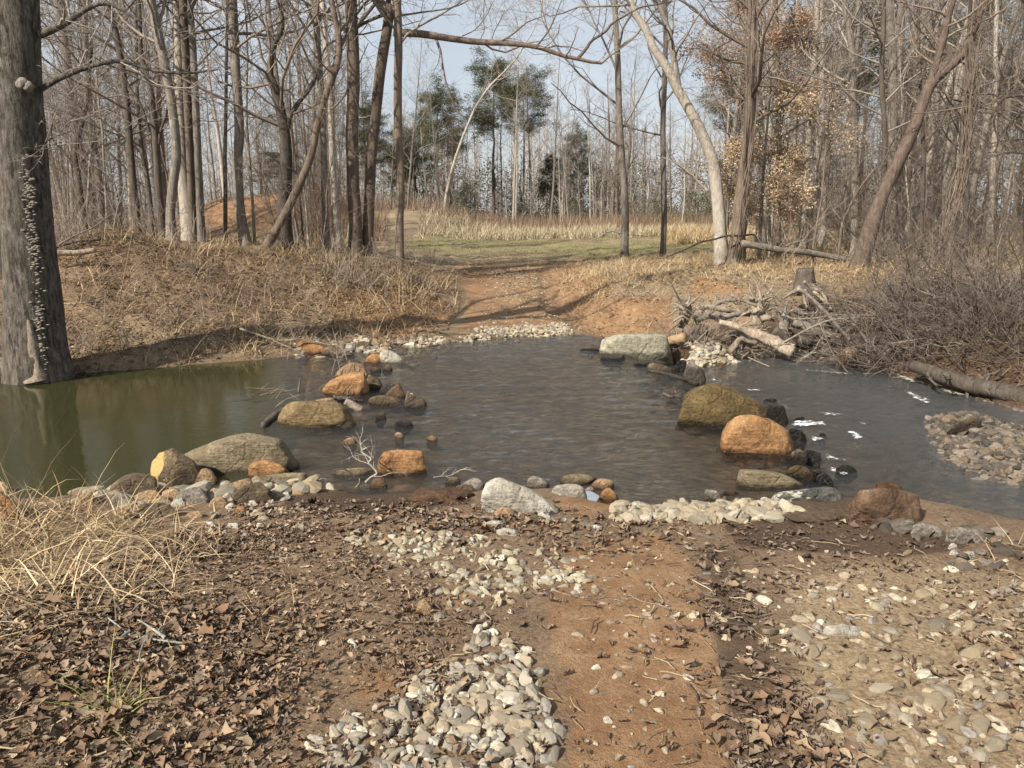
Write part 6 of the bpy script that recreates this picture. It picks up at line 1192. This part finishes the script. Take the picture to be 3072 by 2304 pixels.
# the spill stones
log('broken log stub between the golden dome and the orange block', cB, [(870, 895), (920, 925), (980, 960), (1050, 1000)], 80, 95, M_drift, hit(*cB(1000, 1010))[1] + .08, 0, cat='log', rough=.1)
log('dark matted root clump on top of the log stub', cB, [(740, 850), (820, 860), (900, 870), (980, 890)], 50, 60, M_bark_dark, hit(*cB(900, 910))[1], 0, 'root_clump', 'roots', .6, twigs=30, tl=.25)
log('rough bark covered log sliding into the pool left of the golden dome', cB, [(200, 1015), (120, 1060), (50, 1110), (-40, 1190)], 90, 70, M_bark_dark, None, rough=.3)
log('thin wooden stake standing in the pool', cB, [(355, 795), (362, 720), (374, 640)], 26, 10, M_bark_brown, hit(*cB(358, 798))[1], 0, 'stake', 'stake')
log('curved dark twig lying over the orange block boulder', cB, [(735, 770), (745, 720), (765, 660), (780, 620)], 20, 12, M_bark_dark, hit(*cB(800, 800))[1] - .02, .12, 'twig', 'twig')
log('curved dark branch lying over the rounded brown boulder', cB, [(885, 600), (895, 540), (915, 480), (930, 455)], 28, 22, M_bark_brown, hit(*cB(900, 640))[1] + .0, .12, 'branch', 'branch')
for i, (pts, lab) in enumerate([([(820, 580), (790, 450), (770, 300), (760, 150)], 'tallest thin bare shoot among the spill stones'), ([(720, 600), (760, 450), (830, 300), (880, 140)], 'thin bare shoot crossing the tallest shoot'), ([(890, 450), (860, 360), (800, 290), (700, 250)], 'bare shoot arching left over the spill stones')]):
    log(lab, cB, pts, 10, 4, M_twig_grey, 9.6 + i * .1, 0, 'shoot', 'shoot', .05, twigs=5, tl=.25, sides=5)
log('thin pale twig rising from the pool by the golden dome', cB, [(100, 960), (190, 890), (280, 850), (370, 820)], 10, 5, M_drift, hit(*cB(110, 980))[1], .3, 'twig', 'twig', twigs=4, tl=.2)
hx = np.array([on_z(*cB(random.uniform(-250, 700), random.uniform(760, 900)), ZW)[:2] for k in range(26)])
t_ = blades(np.column_stack([hx, np.full(26, ZW + .005)]), rng.uniform(.15, .5, 26), rng.uniform(1.35, 1.55, 26), rng.uniform(.006, .014, 26), 3, None, .05)
tag(mk('floating_twigs', t_[0], [t_[1]], M_straw, tint=np.tile([[.22, .16, .11]], (len(t_[0]), 1))), 'twigs and stalks afloat where the pool narrows', 'twigs', kind='stuff')
# lichened branch beside the orange block, twigs at the near shore
Yb = hit(*c5(200, 1140))[1]
lb = log('grey green lichened branch standing by the orange sandstone block', c5, [(200, 1135), (230, 1105), (272, 1078), (245, 1040), (218, 1012), (236, 990), (210, 968), (172, 940), (215, 915)], 16, 8, M_bark_pale, Yb, .1, 'branch', 'branch', .3, n=30, twigs=8, tl=.25)
log('dark curved root arching beside the lichened branch', c5, [(0, 1060), (60, 1052), (110, 1080), (150, 1130), (165, 1170)], 12, 7, M_bark_dark, Yb - .05, 0, 'root', 'root')
log('lichen covered stick lying along the red dirt', cA, [(1760, 620), (1860, 612), (1960, 590), (2060, 560), (2140, 540)], 16, 9, M_bark_pale, None, name='stick', cat='stick', rough=.4, twigs=5, tl=.15)
log('short pale broken stick by the red brown stone', c5, [(130, 1175), (160, 1140), (163, 1110)], 8, 6, M_drift, Yb - .1, 0, 'stick', 'stick')
log('lichened log with a rotten orange end at the gravel edge', cC, [(975, 555), (1080, 555), (1200, 585), (1300, 615), (1395, 645)], 40, 58, bark_mat('lichened_bark', (.05, .04, .032), (.14, .11, .085), (.55, .53, .45), .9), None, rough=.25)
log('bare dark twig at the water line left of the granite slab', cC, [(0, 200), (60, 190), (140, 185), (200, 150), (290, 115)], 9, 4, M_bark_pale, hit(*cC(110, 215))[1], .1, 'twig', 'twig', twigs=6, tl=.2)
log('pale forked twig lying on the dark mud right of the gravel', cG, [(725, 470), (760, 505), (800, 528), (838, 540)], 13, 9, M_drift, None, name='stick', cat='stick')
log('grey stick pointing left from the pale forked twig', cG, [(540, 450), (600, 475), (680, 488), (760, 460), (835, 415)], 10, 5, M_drift_grey, None, name='stick', cat='stick')
log('broad dark bark strip lying by the track', c8, [(720, 125), (780, 145), (850, 165), (900, 178)], 22, 14, M_bark_brown, None, name='bark_strip', cat='bark', rough=.3)
log('long pale straw twig lying across the orange track', c8, [(165, 385), (240, 410), (330, 425), (420, 428), (495, 440)], 6, 3, M_drift, None, name='twig', cat='twig', twigs=4, tl=.12)
log('second pale straw twig right of the first on the track', c8, [(500, 408), (560, 438), (640, 455), (700, 478), (735, 492)], 6, 3, M_drift, None, name='twig', cat='twig', twigs=5, tl=.12)
log('short pale twig right of the second straw twig', c8, [(760, 517), (820, 512), (890, 505)], 5, 3, M_drift, None, name='twig', cat='twig')
log('brown wood chip stick lying in leaves below the sedge tuft', c7, [(820, 890), (860, 915), (900, 945)], 16, 14, M_cut, None, name='stick', cat='stick')
M_lich = bark_mat('pale_lichen', (.1, .1, .085), (.3, .31, .265), (.4, .41, .36), .7, 1., .9)
lt = log('whitish lichened fallen twig among brown leaves at the lower left', c7, [(470, 535), (520, 575), (565, 612), (640, 630), (740, 645), (850, 662)], 7, 10, M_lich, None, name='twig', cat='twig', rough=.5, n=26, lift=9)
for pts in ([(600, 560), (650, 590), (720, 640)], [(610, 765), (612, 700), (645, 632)], [(460, 645), (520, 640), (565, 612)], [(700, 590), (690, 615), (720, 642)], [(560, 665), (600, 650), (640, 632)]):
    q = np.array([hit(*c7(x, y)) for x, y in pts]); q[:, 2] += .05; s = smoothpath(q, 10); m = mk('side_twig', *tubes(s[None], np.linspace(.003, .007, 10)[None], 6, rough=.5), M_lich, origin=np.array(lt.location)); m.parent = lt; m.location = (0, 0, 0)
# far end of the sill
log('black wet log lying along the far sill', cD, [(750, 632), (860, 650), (1000, 680), (1160, 735), (1310, 795)], 36, 48, R_dark, hit(*cD(1000, 720))[1] + .12, -.5)
log('black driftwood floating below the concrete slab', cD, [(5, 408), (90, 408), (200, 412), (310, 432), (405, 408)], 26, 30, R_dark, None, rough=.25)
log('dark debris knot caught in front of the mossy boulder', cD, [(925, 900), (990, 930), (1060, 925), (1120, 920)], 40, 60, M_bark_dark, None, name='debris', cat='debris', rough=.6, twigs=14, tl=.15)
log('small black twig poking from the ford', cD, [(790, 1020), (860, 1010), (930, 1022)], 18, 8, M_bark_dark, None, name='twig', cat='twig')
log('thin black stick lying in the lower creek', cE, [(680, 128), (790, 124), (895, 132)], 11, 8, M_bark_dark, None, name='stick', cat='stick')
# driftwood tangle on the right bank
def rootwad(label, f, stem, w0, w1, Y, roots, mat, dy=0., rw=16):
    P, R = px_path(f, stem, Y, w0, w1, 12, dy); t = tag(mk('root_wad', *tubes(P[None], R[None], 12, cap=True, rough=.22, seed=len(label)), mat, origin=P[0]), label, 'root wad'); base = P[0]
    for rt in roots:
        Q, q = px_path(f, rt, Y + random.uniform(-.35, .15), rw, 4, 12, random.uniform(-.3, .3)); m = mk('root', *tubes(Q[None], q[None], 7, rough=.3), mat, origin=base); m.parent = t; m.location = (0, 0, 0)
    c0 = P[-1:]; parts = []
    a, ra = grow(P[None], R[None], 26, .2, 1, .55 / np.linalg.norm(P[-1] - P[0]), 60, .0, 6, .12, .006, .35); b, rb = grow(a, ra, 4, .2, .95, .6, 45, 0, 4, .6, .003, .3); V, fs = join([tubes(a, ra, 5), tubes(b, rb, 3)])
    m = mk('rootlets', V, fs, M_drift_grey, origin=base); m.parent = t; m.location = (0, 0, 0); m['kind'] = 'stuff'; return t
Yr = 12.7
rootwad('pale weathered root wad star with a sawn round end', cH, [(262, 388), (275, 345), (285, 300), (278, 265)], 46, 44, Yr - .2, [[(280, 285), (250, 250), (232, 215), (215, 180)], [(285, 290), (310, 265), (340, 240), (362, 218)], [(282, 300), (240, 300), (205, 325), (180, 335)], [(285, 300), (320, 300), (350, 285), (370, 280)], [(275, 300), (240, 275), (200, 270)], [(285, 280), (300, 245), (290, 215)], [(270, 330), (230, 350), (200, 380)], [(290, 310), (330, 330), (360, 325)], [(265, 350), (225, 380), (190, 410)]], M_drift)
rootwad('tall root wad with torn pale wood in the middle of the driftwood', cH, [(620, 372), (618, 330), (625, 290), (620, 245)], 62, 80, Yr, [[(620, 260), (590, 215), (585, 170)], [(630, 260), (680, 215), (700, 180)], [(620, 280), (560, 260), (530, 220)], [(630, 280), (690, 280), (755, 285)], [(610, 300), (560, 320), (520, 350)], [(640, 250), (620, 180), (570, 120)], [(635, 260), (700, 240), (760, 290)], [(625, 330), (660, 345), (700, 350)], [(605, 250), (560, 230), (540, 260)], [(640, 270), (690, 250), (740, 200)]], M_drift)
rootwad('smaller grey root wad left of the bent grey branch', cH, [(745, 420), (748, 380), (755, 340), (760, 310)], 50, 44, Yr - .3, [[(755, 330), (720, 300), (690, 290)], [(760, 320), (800, 300), (850, 300)], [(760, 330), (800, 345), (840, 330)], [(750, 380), (780, 400), (800, 430)], [(750, 330), (760, 280), (775, 250)]], M_drift_grey)
log('thick split driftwood trunk sloping down to the water', cH, [(440, 360), (500, 375), (570, 398), (640, 425), (710, 460), (790, 500)], 26, 64, M_drift, Yr - .5, -.4, 'driftwood_log', 'log', .3, twigs=10, tl=.5, n=24, sides=14)
log('bare forked driftwood foot dipping in the brown pool', cH, [(490, 500), (520, 465), (545, 440), (580, 452), (620, 458)], 34, 18, M_drift, Yr - .8, 0, 'driftwood_log', 'log', .25)
log('dark driftwood trunk behind the smaller grey root wad', cH, [(790, 362), (860, 385), (950, 420), (1050, 455), (1150, 492)], 50, 40, M_drift_grey, Yr - .3, -.3, 'driftwood_log', 'log', .3, n=20)
log('grey driftwood log lying left of the tall root wad', cH, [(355, 285), (420, 290), (480, 300), (540, 310)], 24, 30, M_drift, Yr + .1, 0, 'driftwood_log', 'log', .25)
log('grey driftwood log stacked below the left driftwood log', cH, [(430, 345), (490, 330), (530, 320), (590, 318)], 24, 28, M_drift_grey, Yr - .1, .2, 'driftwood_log', 'log', .25)
log('stout brown log end poking from the driftwood left side', cH, [(370, 400), (345, 400), (315, 402), (288, 404)], 62, 58, M_bark_brown, Yr - .2, -.2, 'driftwood_log', 'log', .12)
log('sawn tan log chunk beside the concrete slab', cD, [(960, 320), (1020, 300), (1090, 285), (1160, 268)], 100, 118, M_cut, Yr - .6, -.25, 'log_chunk', 'log', .06)
log('brown root knot behind the concrete slab end', cD, [(950, 390), (1000, 370), (1050, 340), (1080, 330)], 60, 80, M_drift_grey, Yr - .6, 0, 'root_knot', 'roots', .4, twigs=12, tl=.3)
for pts, w, lab, mt, dq in (([(500, 410), (560, 432), (600, 472)], 40, 'short thick driftwood piece under the split trunk', M_drift_grey, -.3), ([(375, 440), (440, 468), (480, 492)], 34, 'brown driftwood piece low beside the gravel patch', M_bark_brown, -.5), ([(640, 345), (700, 332), (745, 346)], 36, 'pale torn driftwood piece right of the tall root wad', M_drift, -.2),
                        ([(700, 400), (760, 440), (800, 474)], 46, 'dark driftwood piece between the split trunk and the grey root wad', M_bark_dark, -.4), ([(395, 300), (450, 262), (525, 252)], 22, 'slim driftwood limb above the left driftwood logs', M_drift_grey, .1), ([(570, 305), (545, 262), (500, 228)], 18, 'twisted grey limb left of the tall root wad top', M_drift, .1), ([(325, 352), (380, 332), (445, 330)], 36, 'stout grey driftwood piece right of the star root wad', M_drift_grey, -.1),
                        ([(795, 300), (850, 330), (905, 372)], 28, 'grey driftwood limb under the stump', M_drift_grey, -.1), ([(870, 385), (950, 372), (1030, 384)], 46, 'broad dark driftwood trunk right of the grey root wad', M_bark_dark, -.2), ([(560, 478), (605, 492), (650, 486)], 24, 'low brown driftwood piece at the brown pool', M_bark_brown, -.7), ([(820, 440), (880, 455), (960, 470)], 40, 'dark log lying low behind the water branches', M_bark_dark, -.6), ([(930, 500), (1020, 505), (1120, 515)], 44, 'dark log just above the water under the brush pile', M_bark_dark, -.8), ([(300, 430), (350, 440), (390, 455)], 40, 'dark driftwood knot beside the stout brown log end', M_bark_dark, -.5)):
    log(lab, cH, pts, w, w * .8, mt, Yr + dq, 0, 'driftwood_log', 'log', .35, n=14, twigs=7, tl=.35)
for pts, w, lab in (([(812, 200), (850, 222), (905, 270), (960, 325), (1010, 385), (1050, 430), (1080, 480)], 20, 'long bent grey branch slanting over the driftwood'), ([(845, 165), (872, 195), (885, 235)], 15, 'short whitish broken branch beside the stump'),
                    ([(740, 460), (850, 400), (960, 352), (1090, 340), (1180, 345), (1270, 362)], 10, 'thin long grey branch across the driftwood'), ([(850, 592), (920, 555), (1000, 530), (1130, 515), (1290, 488)], 14, 'lowest long grey branch just above the water'), ([(785, 578), (830, 540), (890, 510), (950, 508), (1000, 520)], 20, 'crooked grey branch arching at the water'),
                    ([(590, 105), (640, 170), (700, 230), (760, 285)], 5, 'thin pale stick leaning on the tall root wad'), ([(900, 605), (905, 560), (930, 530), (1000, 540)], 10, 'dark forked branch dropping in the water'), ([(820, 345), (900, 340), (1000, 325), (1100, 335)], 8, 'thin dark branch behind the bent grey branch')):
    log(lab, cH, pts, w, w * .7, M_drift_grey, Yr - .9, .1, 'branch', 'branch', .12, twigs=7, tl=.5, n=20)
log('thin pale stick reaching into the brown pool', cH, [(530, 515), (570, 530), (620, 552), (680, 576)], 8, 5, M_drift, None, name='stick', cat='stick', lift=2)
for pts, w, lab, Yq in (([(528, 632), (560, 585), (600, 540), (650, 490), (700, 460), (775, 430)], 20, 'smooth grey branch curving up from the foam', 11.2), ([(548, 298), (580, 340), (620, 372), (660, 405), (705, 435)], 34, 'thick grey limb in the middle of the brush pile', 12.2), ([(545, 290), (620, 268), (680, 232), (740, 190), (800, 140), (815, 128)], 16, 'long grey branch slanting up the right bank', 13),
                        ([(785, 572), (820, 530), (860, 490), (940, 420)], 34, 'pale slanting trunk piece standing on the bank log', 11.4), ([(800, 570), (880, 500), (965, 405)], 14, 'thin branch behind the pale slanting trunk piece', 11.8), ([(1000, 440), (1018, 510), (1025, 560), (1030, 600)], 44, 'stubby grey trunk hanging at the right of the brush', 11.6), ([(1115, 385), (1108, 460), (1100, 545)], 28, 'slimmer grey trunk right of the stubby trunk', 11.8),
                        ([(320, 315), (420, 318), (500, 335), (575, 345)], 10, 'thin grey branch left of the thick limb', 12.6), ([(650, 480), (655, 420), (640, 380), (580, 330)], 16, 'dark crooked limb crossing the thick grey limb', 12.2), ([(720, 440), (710, 390), (685, 320)], 10, 'thin upright grey branch in the brush pile', 12.4), ([(1120, 600), (1180, 618), (1270, 640), (1340, 655)], 32, 'whitish log lying on the right bank log', 11), ([(480, 340), (560, 380), (620, 410), (690, 440)], 14, 'grey branch under the thick grey limb', 12.1),
                        ([(1040, 145), (1120, 175), (1200, 215), (1300, 255)], 6, 'long pale whip branch over the right thicket', 12.8), ([(330, 190), (420, 210), (520, 215), (640, 215)], 6, 'thin pale branch on the upper right bank', 13.4)):
    log(lab, cI, pts, w, w * .72, M_drift if 'pale' in lab or 'whitish' in lab else M_drift_grey, Yq, .15, 'branch', 'branch', .14, twigs=9, tl=.7, n=18)
log('big brown fallen log lying along the right water edge', cI, [(660, 575), (740, 600), (850, 640), (960, 672), (1060, 695), (1200, 730), (1340, 770)], 62, 96, M_bark_dark, 10.2, -1.3, 'fallen_log', 'log', .12, n=24, sides=16, twigs=16, tl=.6)
hx = np.array([at_y(*cI(random.uniform(420, 1300), 0), random.uniform(11, 12.6))[:2] for k in range(70)])
stuff('driftwood_twigs', 'tangle of bleached thin branches over the brush pile', 'brush', [scrub_at(hx[:, 0], hx[:, 1], .6, 1.6, np.array([(.2, .165, .135), (.14, .11, .09), (.26, .22, .18), (.1, .08, .065)]), 5, .006, .2)], M_twig)
hx = np.array([at_y(*cI(random.uniform(690, 1340), 0), random.uniform(9.2, 10.6))[:2] for k in range(30)]); hx[:, 1] = 10.4 - (hx[:, 0] - 6.3) * .42 + rng.uniform(-.1, .9, 30)
stuff('log_brush', 'dark thin brush hanging over the fallen bank log', 'brush', [scrub_at(hx[:, 0], hx[:, 1], .5, 1.3, PBD, 6, .004, .3)], M_twig)
hx = np.array([at_y(*cH(random.uniform(200, 860), 0), random.uniform(12.1, 13.2))[:2] for k in range(40)])
stuff('root_tangle', 'tangle of fine dead roots among the driftwood', 'roots', [scrub_at(hx[:, 0], hx[:, 1], .3, .8, np.array([(.26, .2, .15), (.2, .15, .11), (.36, .29, .22), (.13, .1, .08)]), 6, .0045, .4)], M_twig)
# stump
Ys = 13.6
P, R = px_path(cH, [(848, 225), (848, 190), (849, 150), (850, 104)], Ys, 104, 80, 10); gz_ = float(TZ(P[0, 0], P[0, 1])) - .1
st = tag(empty('tree_stump', P[0]), 'old dark hollow topped stump on the right bank', 'stump'); a = np.arange(24) / 24 * 2 * math.pi
P2 = np.concatenate([P, [P[-1] - [0, 0, .015], P[-1] - [0, 0, .14]]]); R2 = np.concatenate([R * (1 + .35 * np.exp(-np.arange(10) / 2.)), [R[-1] * .86, R[-1] * .74]])
mk('trunk', *tubes(P2[None], R2[None], 24, cap=True, rough=.1, seed=5), M_bark_dark, st, P[0])
for rt in ([(820, 200), (780, 225), (740, 250)], [(880, 200), (920, 240), (960, 280)], [(850, 215), (845, 250), (860, 290)], [(885, 190), (930, 220), (975, 300)]):
    Q, q = px_path(cH, rt, Ys - .2, 26, 8, 10, -.4); mk('root', *tubes(Q[None], q[None], 8, rough=.3), M_drift, st, P[0])
# fallen tree behind, dead branch at the pale tree's foot
log('long fallen grey trunk lying across the right wood', c3, [(465, 1508), (560, 1522), (700, 1545), (860, 1560), (1000, 1585), (1130, 1605), (1260, 1615), (1450, 1612), (1650, 1622), (1860, 1628)], 44, 26, M_bark_grey, 19.6, .8, 'fallen_log', 'log', .1, n=30, twigs=10, tl=.9)
log('dark dead branch arching from the pale leaning tree foot', c3, [(0, 1590), (120, 1540), (210, 1500), (300, 1480), (380, 1458), (460, 1460), (550, 1455), (570, 1520)], 10, 12, M_bark_dark, 20.2, 0, 'branch', 'branch', .1, n=22, twigs=6, tl=.6)
log('bleached forked branch leaning in the right wood', c3, [(1110, 1320), (1100, 1380), (1180, 1470), (1300, 1550)], 14, 10, M_bark_dark, 19, .2, 'branch', 'branch')
log('thin dead branch lying in the tall grass right of the clearing', c2, [(1640, 1480), (1720, 1440), (1800, 1455), (1950, 1470)], 9, 5, M_drift_grey, 30, .5, 'branch', 'branch', twigs=8, tl=1.)
# mound of red dirt
def dirt(label, px, f, w, h, dk=(.035, .02, .013), md=(.115, .064, .038)):
    p = hit(*f(*px)); D, Fc = ico(4); V = D * np.array([w / 2, w * .3, h]) * (1 + .4 * fbm(D[:, 0], D[:, 1], 2.3, 5, 6, D[:, 2]))[:, None]; V = V + p + [0, 0, -.25 * h]
    t = NT('red_dirt'); q = t.noise(t.coord(), 30, 6, .8); m = t.done(t.ramp(q, [(.3, dk), (.55, md), (.75, (.2, .135, .09))]), .95, t.bump(q, 1., .03)); o = mk('dirt_mound', V, [Fc], m, origin=p); return tag(o, label, 'dirt mound')
dirt('crumbly red dirt mound left of the granite slab', (650, 1235), c5, .42, .08)
dirt('dark brown mud hump by the rust brown boulder', (1000, 440), cG, .75, .06, (.04, .027, .018), (.11, .075, .048))
